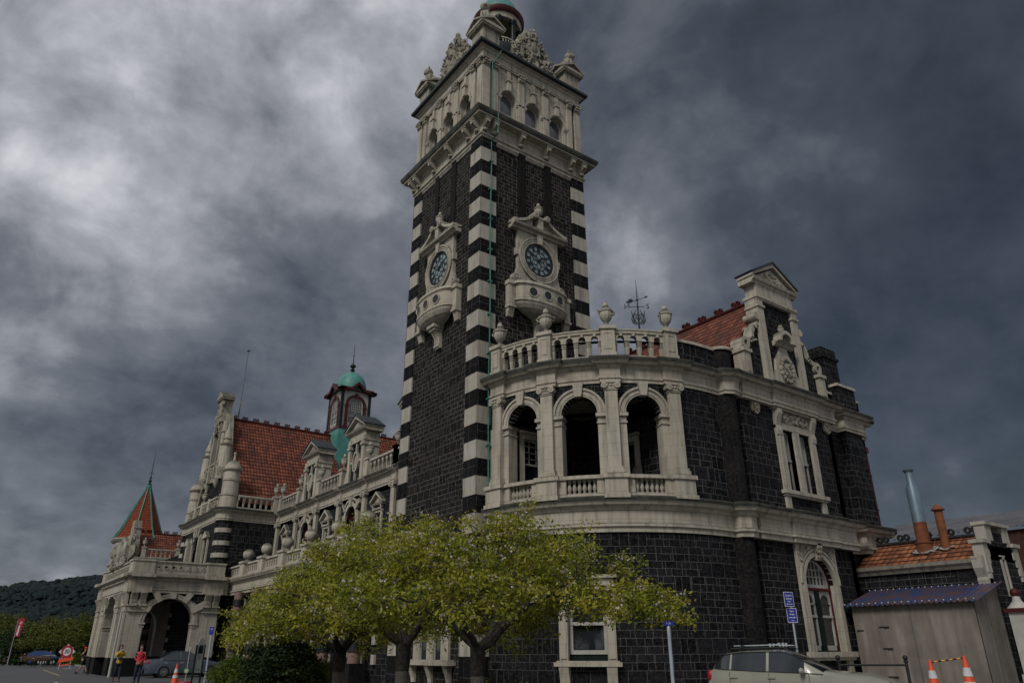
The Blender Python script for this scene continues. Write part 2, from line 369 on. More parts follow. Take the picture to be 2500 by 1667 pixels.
def split_parts(o,name=None):
    n,cl=clusters(o)
    if n<2: return
    for k in range(n):
        me=o.data.copy(); bm=bmesh.new(); bm.from_mesh(me); bm.faces.ensure_lookup_table()
        bmesh.ops.delete(bm,geom=[f for f in bm.faces if cl[f.index]!=k],context='FACES'); bm.to_mesh(me); bm.free()
        if k==0: first=me
        else:
            c=o.copy(); c.data=me; col.objects.link(c); c.name=name or o.name
            if o.data.shape_keys: pass
    o.data=first
    if name: o.name=name
def thing(name,label,cat,loc=(0,0,0),rz=0,group=None):
    o=bpy.data.objects.new(name,None); col.objects.link(o); o.location=loc; o.rotation_euler=(0,0,rz); o.empty_display_size=.3
    o['label']=label; o['category']=cat
    if group: o['group']=group
    return o
def tag(o,label,cat,group=None,kind=None):
    if label: o['label']=label; o['category']=cat
    if group: o['group']=group
    if kind: o['kind']=kind
    return o
def inst(name,me,parent,loc,rz=0,s=1,**kw):
    o=bpy.data.objects.new(name,me); col.objects.link(o); o.parent=parent; o.location=loc; o.rotation_euler=(0,0,rz)
    if s!=1: o.scale=(s,s,s) if not hasattr(s,'__len__') else s
    for k,v in kw.items(): o[k]=v
    return o
def text_mesh(name,txt,size,mat,parent,mtx,th=.004,align='CENTER',bold=0):
    c=bpy.data.curves.new(name,'FONT'); c.body=txt; c.size=size; c.align_x=align; c.align_y='CENTER'; c.extrude=th; c.offset=bold; c.resolution_u=3
    t=bpy.data.objects.new(name,c); col.objects.link(t); dg=bpy.context.evaluated_depsgraph_get()
    me=bpy.data.meshes.new_from_object(t.evaluated_get(dg)); bpy.data.objects.remove(t); me.materials.clear(); me.materials.append(K[mat])
    o=bpy.data.objects.new(name,me); col.objects.link(o); o.parent=parent; o.matrix_local=mtx; return o
# ------------------------------------------------------------------ camera
F_PX,PITCH,YAW,ROLL=1751.2475,0.40418735,0.93347599,-0.00312697
CAM=Vector((-14.3799557,-21.6614144,1.55))
def camvec():
    F0=Vector((math.cos(YAW),math.sin(YAW),0)); R0=Vector((math.sin(YAW),-math.cos(YAW),0)); Z=Vector((0,0,1))
    F=F0*math.cos(PITCH)+Z*math.sin(PITCH); U0=-F0*math.sin(PITCH)+Z*math.cos(PITCH)
    return F,R0*math.cos(ROLL)+U0*math.sin(ROLL),-R0*math.sin(ROLL)+U0*math.cos(ROLL),F0,R0
F_,R_,U_,F0_,R0_=camvec()
cd=bpy.data.cameras.new('camera'); co=bpy.data.objects.new('camera',cd); col.objects.link(co)
mt=Matrix((R_,U_,-F_)).transposed().to_4x4(); mt.translation=CAM; co.matrix_world=mt
cd.sensor_width=36; cd.lens=F_PX/2500*36; cd.clip_end=4000; cd.clip_start=.1; sc.camera=co
def pxdir(x,y): return (F_+R_*((x-1250)/F_PX)-U_*((y-833.5)/F_PX)).normalized()
# ------------------------------------------------------------------ shared small meshes
def urn_mesh(h=1.05,handles=True,tall=True):
    m=M(); k=h/1.1
    m.lathe(0,0,0,[(0,0),(.20*k,0),(.20*k,.05*k),(.12*k,.09*k),(.07*k,.17*k),(.09*k,.2*k),(.07*k,.22*k)],14)
    m.lathe(0,0,0,[(.07*k,.22*k),(.15*k,.3*k),(.215*k,.42*k),(.235*k,.55*k),(.225*k,.62*k)],24,0,12,.035)
    m.lathe(0,0,0,[(.225*k,.62*k),(.27*k,.64*k),(.27*k,.68*k),(.24*k,.7*k),(.20*k,.77*k),(.11*k,.83*k),(.085*k,.85*k),(.11*k,.88*k),(.10*k,.96*k),(.06*k,1.05*k),(0,1.1*k)],14)
    if handles:
        for a in (0,PI): 
            c,s=math.cos(a),math.sin(a); m.tube([(c*.24*k,s*.24*k,.66*k),(c*.31*k,s*.31*k,.69*k),(c*.34*k,s*.34*k,.64*k),(c*.32*k,s*.32*k,.57*k),(c*.25*k,s*.25*k,.54*k)],.028*k,6)
    return m
URN=urn_mesh().mesh('urn','cream',True); URN2=urn_mesh(1.1,False).mesh('urn','cream',True)
def sqbal(h,w):     # squared baluster with bands
    m=M()
    def b(hw,z0,z1,hw2=None):
        hw2=hw2 or hw; v=[(x*a,y*a,z) for z,a in ((z0,hw),(z1,hw2)) for x,y in ((-1,-1),(1,-1),(1,1),(-1,1))]
        m.add(v,[(0,3,2,1),(4,5,6,7)]+[(i,(i+1)%4,4+(i+1)%4,4+i) for i in range(4)])
    b(w*.62,0,h*.1); b(w*.42,h*.1,h*.62,w*.62); b(w*.5,h*.62,h*.7); b(w*.68,h*.7,h*.76); b(w*.5,h*.76,h*.84); b(w*.7,h*.84,h*.9); b(w*.52,h*.9,h)
    return m
SQB=sqbal(.6,.13).mesh('baluster','cream')
RB=M().lathe(0,0,0,[(0,0),(.075,0),(.075,.05),(.04,.07),(.06,.13),(.075,.19),(.06,.27),(.035,.36),(.05,.39),(.035,.41),(.065,.45),(.065,.5),(0,.5)],10).mesh('baluster','cream',True)
def ionic(m,S,u,z0,z1,hw,pr=.16,base=True,extra=0):
    e=extra
    m.sb(S,u-hw,u+hw,e,e+pr,z0,z1-.3); 
    if base: 
        m.sb(S,u-hw-.07,u+hw+.07,e,e+pr+.08,z0,z0+.12); m.sb(S,u-hw-.04,u+hw+.04,e,e+pr+.05,z0+.12,z0+.22)
    m.sb(S,u-hw-.03,u+hw+.03,e,e+pr+.03,z1-.34,z1-.29)
    m.sb(S,u-hw+.02,u+hw-.02,e,e+pr+.05,z1-.29,z1-.08); m.sb(S,u-hw-.09,u+hw+.09,e,e+pr+.1,z1-.08,z1)
    for sgn in (-1,1):
        c=u+sgn*(hw+.01); m.ring(S,c,z1-.17,.045,.105,e,e+pr+.1,0,360,12); m.disc(S,c,z1-.17,.035,e,e+pr+.11,8)
    for i in range(-1,2): m.blob(S.P(u+i*hw*.5,e+pr+.06,z1-.16),(.05,.05,.06),i,0,6,4)
def corinth(m,S,u0,u1,z0,z1,pr):
    c=(u0+u1)/2; hw=(u1-u0)/2
    m.sb(S,u0-.02,u1+.02,0,pr+.03,z0,z0+.04); m.mold(S,u0,u1,[(0,z0+.04),(pr,z0+.04),(pr+.09,z1-.06),(0,z1-.06)])
    m.sb(S,u0-.07,u1+.07,0,pr+.13,z1-.06,z1)
    for r in range(2):
        for i in range(4):
            uu=u0+(u1-u0)*(i+.5*(r%2)+.25)/4; m.blob(S.P(uu,pr+.05+.04*r,z0+.12+.14*r),(.05,.05,.08),i+r*7,.3,6,5)
    for sg in (-1,1): m.blob(S.P(c+sg*(hw+.04),pr+.1,z1-.11),.065,3,.1,6,5)
def relief(m,S,u0,u1,z0,z1,p,n,seed,r=.07,mask=None):
    rr=random.Random(seed)
    for i in range(n):
        u=rr.uniform(u0,u1); z=rr.uniform(z0,z1)
        if mask and not mask(u,z): continue
        q=rr.uniform(.55,1.2)*r; m.blob(S.P(u,p+rr.uniform(-.01,.03),z),(q*rr.uniform(.5,1.2),q*rr.uniform(.5,1.2),q*rr.uniform(.6,1.3)),i+seed,.35,7,5)
def bracket(h=.62,w=.26,d=.36):
    prof=[(0,0),(.10,0),(.14,.05),(.10,.12),(.12,.2),(.2,.28),(.27,.36),(.32,.42),(d,.46),(d,h-.06),(0,h-.06)]
    m=M(); S=Flat((0,0),(1,0)); m.mold(S,-w/2,w/2,prof); m.sb(S,-w/2-.03,w/2+.03,0,d+.04,h-.06,h)
    for x in (-.07,.07): m.mold(S,x-.025,x+.025,[(0,.12),(.16,.2),(.28,.27),(.34,.33),(.38,.38),(.38,.44),(0,.44)])
    m.ring(S,0,.42,.0,.09,d,d+.05,0,360,10); m.blob((0,-.15,.08),(.12,.06,.08),2,.2,7,5)
    return m
BRK=bracket().mesh('bracket','cream')
# ------------------------------------------------------------------ THE STATION
ST=thing('railway_station','large black basalt and cream stone railway station with clock tower and red tiled roofs','railway station')
W=5.98
TR=Flat((0,0),(1,0)); TL=Flat((0,W),(0,-1)); TB=Flat((W,W),(-1,0)); TE=Flat((W,0),(0,1)); FACES=[TR,TL,TB,TE]
m=M()
for S in FACES: m.wall(S,0,W,0,22.75,0,0)
m.obj('tower_wall','blue',ST)
for S in (TR,TL):
    for u0,u1 in ((2.04,2.42),(3.56,3.94)): M().sb(S,u0,u1,0,.05,19.2,22.7).obj('pilaster_strip','dark',ST)
for S in FACES: 
    for a,b in ((0,.76),(W-.76,W+.05)): M().sb(S,a,b,0,.05,0,22.7).obj('corner_pilaster','blueC',ST)
for S in FACES:
    for i in range(16):
        zt=22.074-1.3388*i; jt=.012*math.sin(i*7.3)
        if zt<.5: break
        for a,b in ((0,.775),(W-.775,W+.062)):
            if S in (TR,TL): M().sb(S,a,b,.0,.062+jt*.3,zt-.68,zt).obj('quoin','quoin',ST)
# balcony level cornice
PR=[(-.2,22.66),(.06,22.66),(.06,22.74),(.13,22.78),(.13,22.86),(.07,22.88),(.07,23.36),(.12,23.40),(.16,23.50),(.50,23.53),(.50,23.60),(.55,23.64),(.60,23.74),(.62,23.84),(.2,23.98),(-.2,24.0)]
sq=[(0,W),(0,0),(W,0),(W,W)]
M().sweep(sq,PR,True).obj('tower_cornice','cream',ST)
for S in (TR,TL):
    for a,b in ((.80,2.0),(2.46,3.52),(3.98,5.2)): M().mold(S,a,b,[(0,22.44),(.04,22.44),(.07,22.5),(.12,22.56),(.12,22.62),(0,22.62)]).obj('frieze_moulding','cream',ST)
for S in (TR,TL):
    for u in (.07,.55,2.07,3.6,5.12,W-.15):
        x=S.P(u,.07,22.90); inst('bracket',BRK,ST,x,S.ang(u),(1,1,.97))
M().sweep(sq,[(.48,23.60),(.556,23.62),(.606,23.735),(.627,23.85),(.3,23.96),(.3,23.7)],True).obj('cornice_lip','lip',ST)
# belvedere
z0,z1=23.85,27.3
m=M(); WU=(1.5,2.99,4.48)
for S in FACES: m.wall(S,.05,W-.05,z0,z1,-.05,.35,[(u,.44,24.2,25.52,True) for u in WU])
m.obj('belvedere_wall','cream',ST)
for S in FACES:
    for a,b in ((-.02,.36),(.55,.84),(2.06,2.4),(3.58,3.92),(5.14,5.43),(W-.36,W+.02)):
        M().sb(S,a,b,-.05,.07,z0,26.86).sb(S,a-.05,b+.05,-.05,.11,z0,24.25).obj('belvedere_pilaster','cream',ST)
for S in (TR,TL):
    for a,b in ((-.02,.36),(.55,.84),(2.06,2.4),(3.58,3.92),(5.14,5.43),(W-.36,W+.02)): m=M(); corinth(m,S,a,b,26.86,27.29,.07); m.obj('corinthian_capital','carved',ST,True)
for S in FACES:
    for u in WU:
        m=M(); m.ring(S,u,25.52,.46,.58,-.05,.03,0,180,16); m.ring(S,u,25.52,.50,.54,-.05,.055,0,180,16)
        for a,b in ((u-.72,u-.44),(u+.44,u+.72)):
            m.sb(S,a+.06,b-.06 if a<u else b-.06,-.05,.0,z0,25.4); m.sb(S,a,b,-.05,.07,25.4,25.5); m.sb(S,a+.02,b-.02,-.05,.04,25.32,25.4)
        m.poly(S,[(u-.09,26.0),(u+.09,26.0),(u+.11,26.6),(u-.11,26.6)],-.05,.1); m.sb(S,u-.16,u+.16,-.05,.15,26.56,26.64); m.sb(S,u-.1,u+.1,-.05,.05,26.64,27.2); m.obj('arch_surround','cream',ST)
for S in (TR,TL):
    for u in WU:
        w=M(); w.ring(S,u,25.52,.37,.44,-.36,-.28,0,180,14); w.sb(S,u-.44,u-.37,-.36,-.28,24.2,25.52); w.sb(S,u+.37,u+.44,-.36,-.28,24.2,25.52)
        w.sb(S,u-.37,u+.37,-.35,-.27,24.78,24.88); w.sb(S,u-.37,u+.37,-.36,-.28,24.2,24.3)
        wo=w.obj('belvedere_window','white',ST)
        g=M(); g.poly(S,[(u-.42,24.2),(u+.42,24.2)]+[(u+.42*math.cos(PI*i/10),25.5+.42*math.sin(PI*i/10)) for i in range(11)],-.34,-.32); g.obj('pane','glasst',wo)
PR=[(-.4,27.28),(.03,27.28),(.03,27.36),(.06,27.38),(.06,27.46),(.03,27.48),(.03,27.74),(.08,27.78),(.12,27.86),(.22,27.9),(.24,28.0),(-.4,28.02)]
M().sweep(sq,PR,True).obj('belvedere_cornice','cream',ST)
PR=[(.20,27.96),(.32,27.94),(.38,27.99),(.38,28.12),(.28,28.16),(.0,28.25),(0,28.04),(.2,28.04)]
M().sweep(sq,PR,True).obj('eaves_gutter','gutter',ST)
# green lower roof, drum, lantern
m=M(); c=W/2; n=4
def ring8(r,z,k=16): return [(c+r*math.cos(2*PI*i/k+PI/k),c+r*math.sin(2*PI*i/k+PI/k),z) for i in range(k)]
def sqpt(hw,z,k=16):
    o=[]
    for i in range(k):
        a=2*PI*i/k+PI/k; q=max(abs(math.cos(a)),abs(math.sin(a))); o.append((c+hw*math.cos(a)/q,c+hw*math.sin(a)/q,z))
    return o
for A,B in ((sqpt(3.0,28.15),sqpt(2.4,28.5)),(sqpt(2.4,28.5),ring8(1.75,29.1))):
    m.add(A+B,[(i,(i+1)%16,16+(i+1)%16,16+i) for i in range(16)])
m.obj('copper_roof_skirt','copper',ST)
M().lathe(c,c,0,[(1.75,29.00),(1.62,29.20),(1.5,30.30),(1.6,30.50),(1.62,31.00),(1.5,31.10),(.2,31.15)],32).obj('lantern_drum','gutter',ST,True)
for i in range(8):
    m=M(); a=2*PI*i/8+.18; x,y=c+1.12*math.cos(a),c+1.12*math.sin(a)
    m.lathe(x,y,31.10,[(.24,0),(.24,.12),(.17,.16),(.15,.3),(.135,1.75),(.15,1.8),(.22,1.9),(.22,2.1),(0,2.1)],12); m.obj('lantern_column','green',ST,True)
m=M()
for i in range(8):
    a0=2*PI*i/8+.18
    for j in range(6):
        a=a0+2*PI/8*(j+.5)/6; x,y=c+1.2*math.cos(a),c+1.2*math.sin(a); m.tube([(x,y,31.15),(x+.02,y,31.40),(x,y,31.65)],.03,5)
m.lathe(c,c,0,[(1.15,31.64),(1.25,31.64),(1.25,31.72),(1.15,31.72),(1.15,31.64)],32)
m.obj('lantern_balustrade','cream',ST)
M().lathe(c,c,0,[(.95,33.50),(1.0,33.16),(1.26,33.16),(1.26,33.42),(1.32,33.50),(.95,33.60)],32).obj('lantern_ring_beam','cream',ST,True)
M().lathe(c,c,0,[(1.2,33.42),(1.34,33.50),(1.38,33.58),(1.43,33.64),(1.45,33.85),(1.36,33.92),(1.1,33.98)],40).obj('lantern_eave','red',ST,True)
M().lathe(c,c,0,[(1.22,33.92),(1.22,34.00)]+[(1.15*math.cos(t*PI/2/10),34.00+1.55*math.sin(t*PI/2/10)) for t in range(11)],32).obj('dome','copper',ST,True)
M().lathe(c,c,0,[(.1,35.20),(.16,35.40),(.06,35.55),(.12,35.75),(.04,35.90),(.02,37.40),(0,37.40)],10).obj('dome_finial','gutter',ST,True)
m=M(); m.lathe(c,c,0,[(0,33.55),(.95,33.52)],24); m.obj('lantern_core','liney',ST,True)
# corner aedicules with lions
def aedic(cx,cy,small=False):
    m=M(); h=.54; z=28.1
    m.box(cx-h+.06,cx+h-.06,cy-h+.06,cy+h-.06,z,z+1.18); m.box(cx-h,cx+h,cy-h,cy+h,z,z+.2)
    e=h+.15; 
    m.box(cx-e+.05,cx+e-.05,cy-e+.05,cy+e-.05,z+1.15,z+1.24); m.box(cx-e,cx+e,cy-e,cy+e,z+1.24,z+1.32)
    for S,o in ((Flat((cx-e,cy-e),(1,0)),0),(Flat((cx-e,cy+e),(0,-1)),0),(Flat((cx+e,cy+e),(-1,0)),0),(Flat((cx+e,cy-e),(0,1)),0)):
        w=2*e; zz=z+1.32; ap=zz+.42
        m.poly(S,[(0,zz),(w,zz),(w/2,ap)],-e,-.12)
        for a,b in ((0,w/2),(w,w/2)): m.poly(S,[(a,zz),(a,zz+.1),(b,ap+.12),(b,ap+.0)],-e,.04)
        relief(m,S,w*.3,w*.7,zz+.05,zz+.2,-.1,7,int(cx*10)+int(cy),.05)
    m.box(cx-.3,cx+.3,cy-.3,cy+.3,z+1.5,z+1.86)
    return m
def lion(cx,cy,z,a,k=1.3):
    m=M(); R=Matrix.Rotation(a,3,'Z')
    def B(p,r,s=0): q=R@Vector(p)*k; m.blob((cx+q.x,cy+q.y,z+q.z),tuple(e*k for e in r),s,.1,9,7)
    B((0,-.05,.22),(.22,.22,.24)); B((0,.12,.42),(.18,.17,.28),1); B((0,.2,.72),(.2,.17,.2),2); B((0,.32,.70),(.09,.12,.08),3)
    for x in (-.12,.12): B((x,.27,.25),(.055,.06,.26),4); B((x,.33,.03),(.07,.1,.05),5); B((x*1.6,-.02,.12),(.09,.2,.12),6); B((x*1.1,.17,.9),(.04,.04,.06),7)
    return m
for i,(x,y) in enumerate(((.42,.42),(W-.42,.42),(.42,W-.42),(W-.42,W-.42))):
    o=aedic(x,y).obj('corner_aedicule','carved',ST)
    lion(x,y,29.92,[2.36,-2.36+PI*0,.9,-.8][i]).obj('lion_statue','carved',o,True)
def coat(S,seed):
    m=M(); c0=W/2+.12
    def B(u,z,r,s=0,p=-.25,a=.3): m.blob(S.P(u,p,28.0+(z-27.7)*1.05),tuple(e*1.08 for e in r),s,a,10,8)
    m.sb(S,c0-1.4,c0+1.4,-.55,-.05,28.0,28.3)
    def sil(u,z): 
        d=abs(u-c0); return z<31.2-d*1.55 and z<30.9
    for i in range(3): B(c0,28.3+i*.55,(.42,.26,.42),i)
    m.ring(S,c0-.05,29.6,.26,.42,-.1,.06,0,360,14); B(c0-.05,29.3,(.3,.12,.3),9,-.02)
    B(c0+.1,30.3,(.22,.2,.26),5); B(c0+.1,30.68,(.12,.12,.14),6); B(c0-.35,30.1,(.22,.2,.3),7)
    for sg in (-1,1):
        B(c0+sg*.75,28.7,(.28,.24,.55),10+sg); B(c0+sg*.7,29.4,(.2,.2,.32),12+sg); B(c0+sg*.68,29.8,(.13,.15,.15),14+sg); B(c0+sg*1.15,28.3,(.26,.24,.36),16+sg); B(c0+sg*1.1,28.9,(.1,.12,.3),17+sg); B(c0+sg*1.1,29.2,(.13,.12,.12),18+sg)
    relief(m,S,c0-1.3,c0+1.3,28.2,30.7,-.02,260,seed,.085,sil)
    m.tube([S.P(c0+1.12,-.2,29.5),S.P(c0+1.1,-.2,30.1)],.018,5)
    return m
coat(TR,11).obj('carved_coat_of_arms','carved',ST,True); coat(TL,45).obj('carved_coat_of_arms','carved',ST,True)
# clocks
def clock(S):
    c=2.99; zc=17.19; R=.80
    a=M()
    pts=[(c-1.12,15.95),(c-1.35,15.7),(c+1.35,15.7),(c+1.12,15.95),(c+1.12,18.5),(c-1.12,18.5)]
    a.wall(S,c-1.12,c+1.12,15.7,18.5,.16,.16,[])
    for sg in (-1,1):
        a.ring(S,c+sg*1.24,16.02,0,.2,0,.2,0,360,14); a.ring(S,c+sg*1.24,16.02,.12,.16,0,.24,0,360,14); a.ring(S,c+sg*1.24,16.02,.02,.07,0,.25,0,360,10)
        a.poly(S,[(c+sg*1.1,16.05),(c+sg*1.1,16.6),(c+sg*1.17,16.45),(c+sg*1.2,16.2)],0,.15)
        a.sb(S,c+sg*1.1-.12,c+sg*1.1+.12,0,.2,17.16,17.5)
        a.poly(S,[(c+sg*1.12,15.7),(c+sg*1.5,15.7),(c+sg*1.42,15.85),(c+sg*1.12,16.0)],0,.17)
    a.ring(S,c,zc,R,R+.3,0,.22,0,360,40); a.ring(S,c,zc,R+.02,R+.07,0,.26,0,360,40); a.ring(S,c,zc,R+.13,R+.17,0,.25,0,360,40); a.ring(S,c,zc,R+.23,R+.3,0,.26,0,360,40)
    a.poly(S,[(c-.11,zc+R-.03),(c+.11,zc+R-.03),(c+.16,18.45),(c-.16,18.45)],0,.33)
    co_=a.obj('clock_surround','cream',ST)
    d=M(); d.disc(S,c,zc,R,.10,.175,40); dial=d.obj('dial','milk',co_)
    k=M(); P=.185
    k.ring(S,c,zc,R-.05,R+.0,P-.01,P+.03,0,360,48); k.ring(S,c,zc,R-.13,R-.105,P-.01,P+.01,0,360,48); k.ring(S,c,zc,.44,.475,P-.01,P+.01,0,360,40)
    def ln(r0,a0,r1,a1,w=.014):
        A=Vector((r0*math.sin(a0),r0*math.cos(a0))); B_=Vector((r1*math.sin(a1),r1*math.cos(a1))); t=(B_-A).normalized(); n=Vector((-t.y,t.x))*w
        k.poly(S,[(c+q.x,zc+q.y) for q in (A+n,B_+n,B_-n,A-n)],P-.01,P+.012)
    for i in range(60): ln(R-.1,i*PI/30,R-.05,i*PI/30,.007)
    for i in range(6):
        t=i*PI/3; ln(0.02,t+PI/6,.27,t+PI/6,.012); ln(.27,t+PI/6,.45,t,.012); ln(.27,t+PI/6,.45,t+PI/3,.012)
    rom={1:'I',2:'II',3:'III',4:'IIII',5:'V',6:'VI',7:'VII',8:'VIII',9:'IX',10:'X',11:'XI',12:'XII'}
    for h,sx in rom.items():
        t=h*PI/6; ws={'I':.042,'V':.075,'X':.08}; tot=sum(ws[ch] for ch in sx); off=-tot/2
        for ch in sx:
            w=ws[ch]; o=off+w/2; off+=w
            def seg(x0,r0,x1,r1,th):
                ex=Vector((math.cos(t),-math.sin(t))); er=Vector((math.sin(t),math.cos(t)))
                A=ex*x0+er*r0; B_=ex*x1+er*r1; tt=(B_-A).normalized(); n=Vector((-tt.y,tt.x))*th
                k.poly(S,[(c+q.x,zc+q.y) for q in (A+n,B_+n,B_-n,A-n)],P-.01,P+.014)
            if ch=='I': seg(o,.48,o,.66,.013)
            if ch=='V': seg(o,.48,o-.03,.66,.013); seg(o,.48,o+.03,.66,.008)
            if ch=='X': seg(o-.032,.48,o+.032,.66,.013); seg(o+.032,.48,o-.032,.66,.008)
    k.obj('dial_ironwork','ink',co_)
    h=M(); 
    def hand(ang,ln_,w):
        ex=Vector((math.cos(ang),-math.sin(ang))); er=Vector((math.sin(ang),math.cos(ang)))
        h.poly(S,[(c+q.x,zc+q.y) for q in (ex*-w*.4-er*.14,ex*-w+er*ln_*.7,er*ln_,ex*w+er*ln_*.7,ex*w*.4-er*.14)],P+.03,P+.05)
    hand(math.radians(55),.42,.05); hand(math.radians(300),.64,.022); h.disc(S,c,zc,.06,P+.02,P+.07,14); h.obj('clock_hands','ink',co_)
    # pediment
    p=M(); p.mold(S,c-1.5,c+1.5,[(0,18.42),(.26,18.42),(.30,18.5),(.44,18.54),(.48,18.64),(0,18.68)])
    for sg in (-1,1):
        pts=[]; 
        for i in range(11):
            t=i/10; u=1.5-1.18*t; z=18.66+.62*(t**1.7)*(1-.12*math.sin(t*PI)); pts.append((c+sg*u,z))
        for A,B_ in zip(pts,pts[1:]): p.poly(S,[A,B_,(B_[0],B_[1]+.15),(A[0],A[1]+.13)],0,.42)
        for A,B_ in zip(pts,pts[1:]): p.poly(S,[(A[0],18.6),(B_[0],18.6),B_,A],0,.2)
        p.ring(S,c+sg*.33,19.30,0,.15,0,.5,0,360,14); p.ring(S,c+sg*.33,19.30,.05,.09,0,.53,0,360,10)
    p.sb(S,c-.14,c+.14,0,.4,18.6,19.2); p.sb(S,c-.18,c+.18,0,.44,19.2,19.28)
    p.obj('clock_pediment','cream',ST); inst('urn',URN2,ST,S.P(c,.24,19.27),0,.82)
    # bowed balcony
    b=M(); hwid=1.36
    def bow(f,z): # plan factor f
        return [(c-hwid*f*math.cos(PI*i/20),.18*min(1,f)+.60*f*math.sin(PI*i/20)**.8,z) for i in range(21)]
    rings=[bow(1,15.68),bow(1.05,15.72),bow(1.07,15.6),bow(1.0,15.56),bow(.98,15.5),bow(.98,14.98),bow(1.02,14.94),bow(1.03,14.84),bow(.98,14.8),bow(.95,14.7),bow(.86,14.56),bow(.68,14.44),bow(.45,14.36),bow(.28,14.3),bow(.2,14.24)]
    for A,B_ in zip(rings,rings[1:]): b.add([S.P(*x) for x in A+B_],[(i,i+1,22+i,21+i) for i in range(20)],A+B_)
    b.add([S.P(*x) for x in rings[0]],[tuple(range(21))],rings[0])
    for sg in (-1,1):
        b.sb(S,c+sg*1.5-.16,c+sg*1.5+.16,0,.26,14.55,15.56); b.sb(S,c+sg*1.5-.2,c+sg*1.5+.2,0,.32,15.56,15.74); b.mold(S,c+sg*1.5-.15,c+sg*1.5+.15,[(0,14.1),(.12,14.12),(.24,14.55),(0,14.55)]); b.sb(S,c+sg*1.5-.19,c+sg*1.5+.19,0,.3,14.5,14.62)
    b.sb(S,c-.3,c+.3,0,.5,14.2,14.34); b.sb(S,c-.24,c+.24,0,.42,14.08,14.2)
    b.mold(S,c-.2,c+.2,[(0,13.35),(.1,13.3),(.2,13.4),(.14,13.55),(.16,13.8),(.34,14.08),(0,14.08)])
    for x in (-.1,.1): b.mold(S,c+x-.03,c+x+.03,[(0,13.45),(.2,13.55),(.2,13.8),(.38,14.06),(0,14.06)])
    bo=b.obj('clock_balcony','cream',ST,True)
    hh=M()
    for t in (-.72,0,.72):
        ang=math.acos(-t/1.35); p_=.18+.585*math.sin(ang)**.8; x,y,_=S.P(c+t,p_,0); X,Y,_=S.P(c+t*1.05,p_+.2,0); dx,dy=X-x,Y-y; l=math.hypot(dx,dy); S2=Flat((x,y),(-dy/l,dx/l) if (-dy*S.d[0]+dx*S.d[1])>0 else (dy/l,-dx/l))
        hh.ring(S2,0,15.24,.19,.235,-.1,.03,0,360,18)
        g=M(); g.disc(S2,0,15.24,.19,-.1,.012,18); g.obj('balcony_opening','gutter',bo)
    hh.obj('opening_rims','cream',bo)
clock(TR); clock(TL)
# lightning conductor
m=M(); pts=[TR.P(.44+.02*math.sin(i*1.7),.14 if z<22.6 else (.68 if z<23.95 else .2),z) for i,z in enumerate([5,7,9,11,13,15,17,19,21,22.5,22.6,23.7,24.1,26,27.1])]
m.tube(pts,.028,6); m.tube([TR.P(.42,.2,27.0),TR.P(.85,.35,27.95)],.022,6)
for z in (6.5,8.5,10.3,12.2,13.9,15.4,16.9,18.4,19.9,21.4): m.sb(TR,.36,.54,.06,.17,z,z+.06)
m.obj('lightning_conductor','copperp',ST)
# paired ground floor window of the tower's west side
m=M(); yc=2.9
for y in (3.62,2.64,1.66): m.sb(TL,W-y-.25,W-y+.25,0,.1,1.2,3.3); m.sb(TL,W-y-.28,W-y+.28,0,.14,3.2,3.32)
m.sb(TL,W-4.0,W-1.3,0,.14,3.32,3.6); m.sb(TL,W-4.2,W-1.1,0,.3,3.6,3.72); m.sb(TL,W-4.27,W-1.05,0,.34,1.02,1.14); m.sb(TL,W-4.15,W-1.15,0,.26,1.14,1.2)
o=m.obj('ground_floor_window','cream',ST)
for y in (3.85,2.64,1.4): k=M(); k.mold(TL,W-y-.12,W-y+.12,[(0,.45),(.08,.45),(.1,.6),(.16,.75),(.28,1.02),(0,1.02)]); k.obj('console','cream',o)
k=M(); k.sb(TL,W-3.4,W-2.86,.0,.03,1.2,3.2); k.sb(TL,W-2.4,W-1.88,0,.03,1.2,3.2); k.obj('pane','glass',o)
k=M()
for a,b in ((W-3.4,W-2.86),(W-2.4,W-1.88)): k.sb(TL,a,b,.03,.06,2.15,2.23); k.sb(TL,a,a+.05,.03,.06,1.2,3.2); k.sb(TL,b-.05,b,.03,.06,1.2,3.2)
k.obj('sash','white',o)
m=M(); m.tube([TR.P(1.15,.12,5.0),TR.P(1.15,.12,0)],.05,8); m.obj('downpipe','red',ST)
# ------------------------------------------------------------------ south pavilion with the curved loggia
A5=Arc((6.5,.1),5.9,180)                  # u=0 at the tower, outward -r
PIER=[A5.u(d+360) for d in (-173,-152,-130,-108)]
MID=[(a+b)/2 for a,b in zip(PIER,PIER[1:])]
UE=A5.u(270); BAY=-6.1; GX=11.08
SW=Flat((6.5,-5.8),(1,0)); BY=Flat((7.8,BAY),(1,0)); RW=Flat((13.85,-5.62),(1,0)); EW=Flat((17.45,-5.62),(0,1)); PRR=Flat((15.3,-5.95),(1,0))
def arcpts(r,d0,d1,n): return [(6.5+r*math.cos(math.radians(a)),.1+r*math.sin(math.radians(a))) for a in np.linspace(d0,d1,n)]
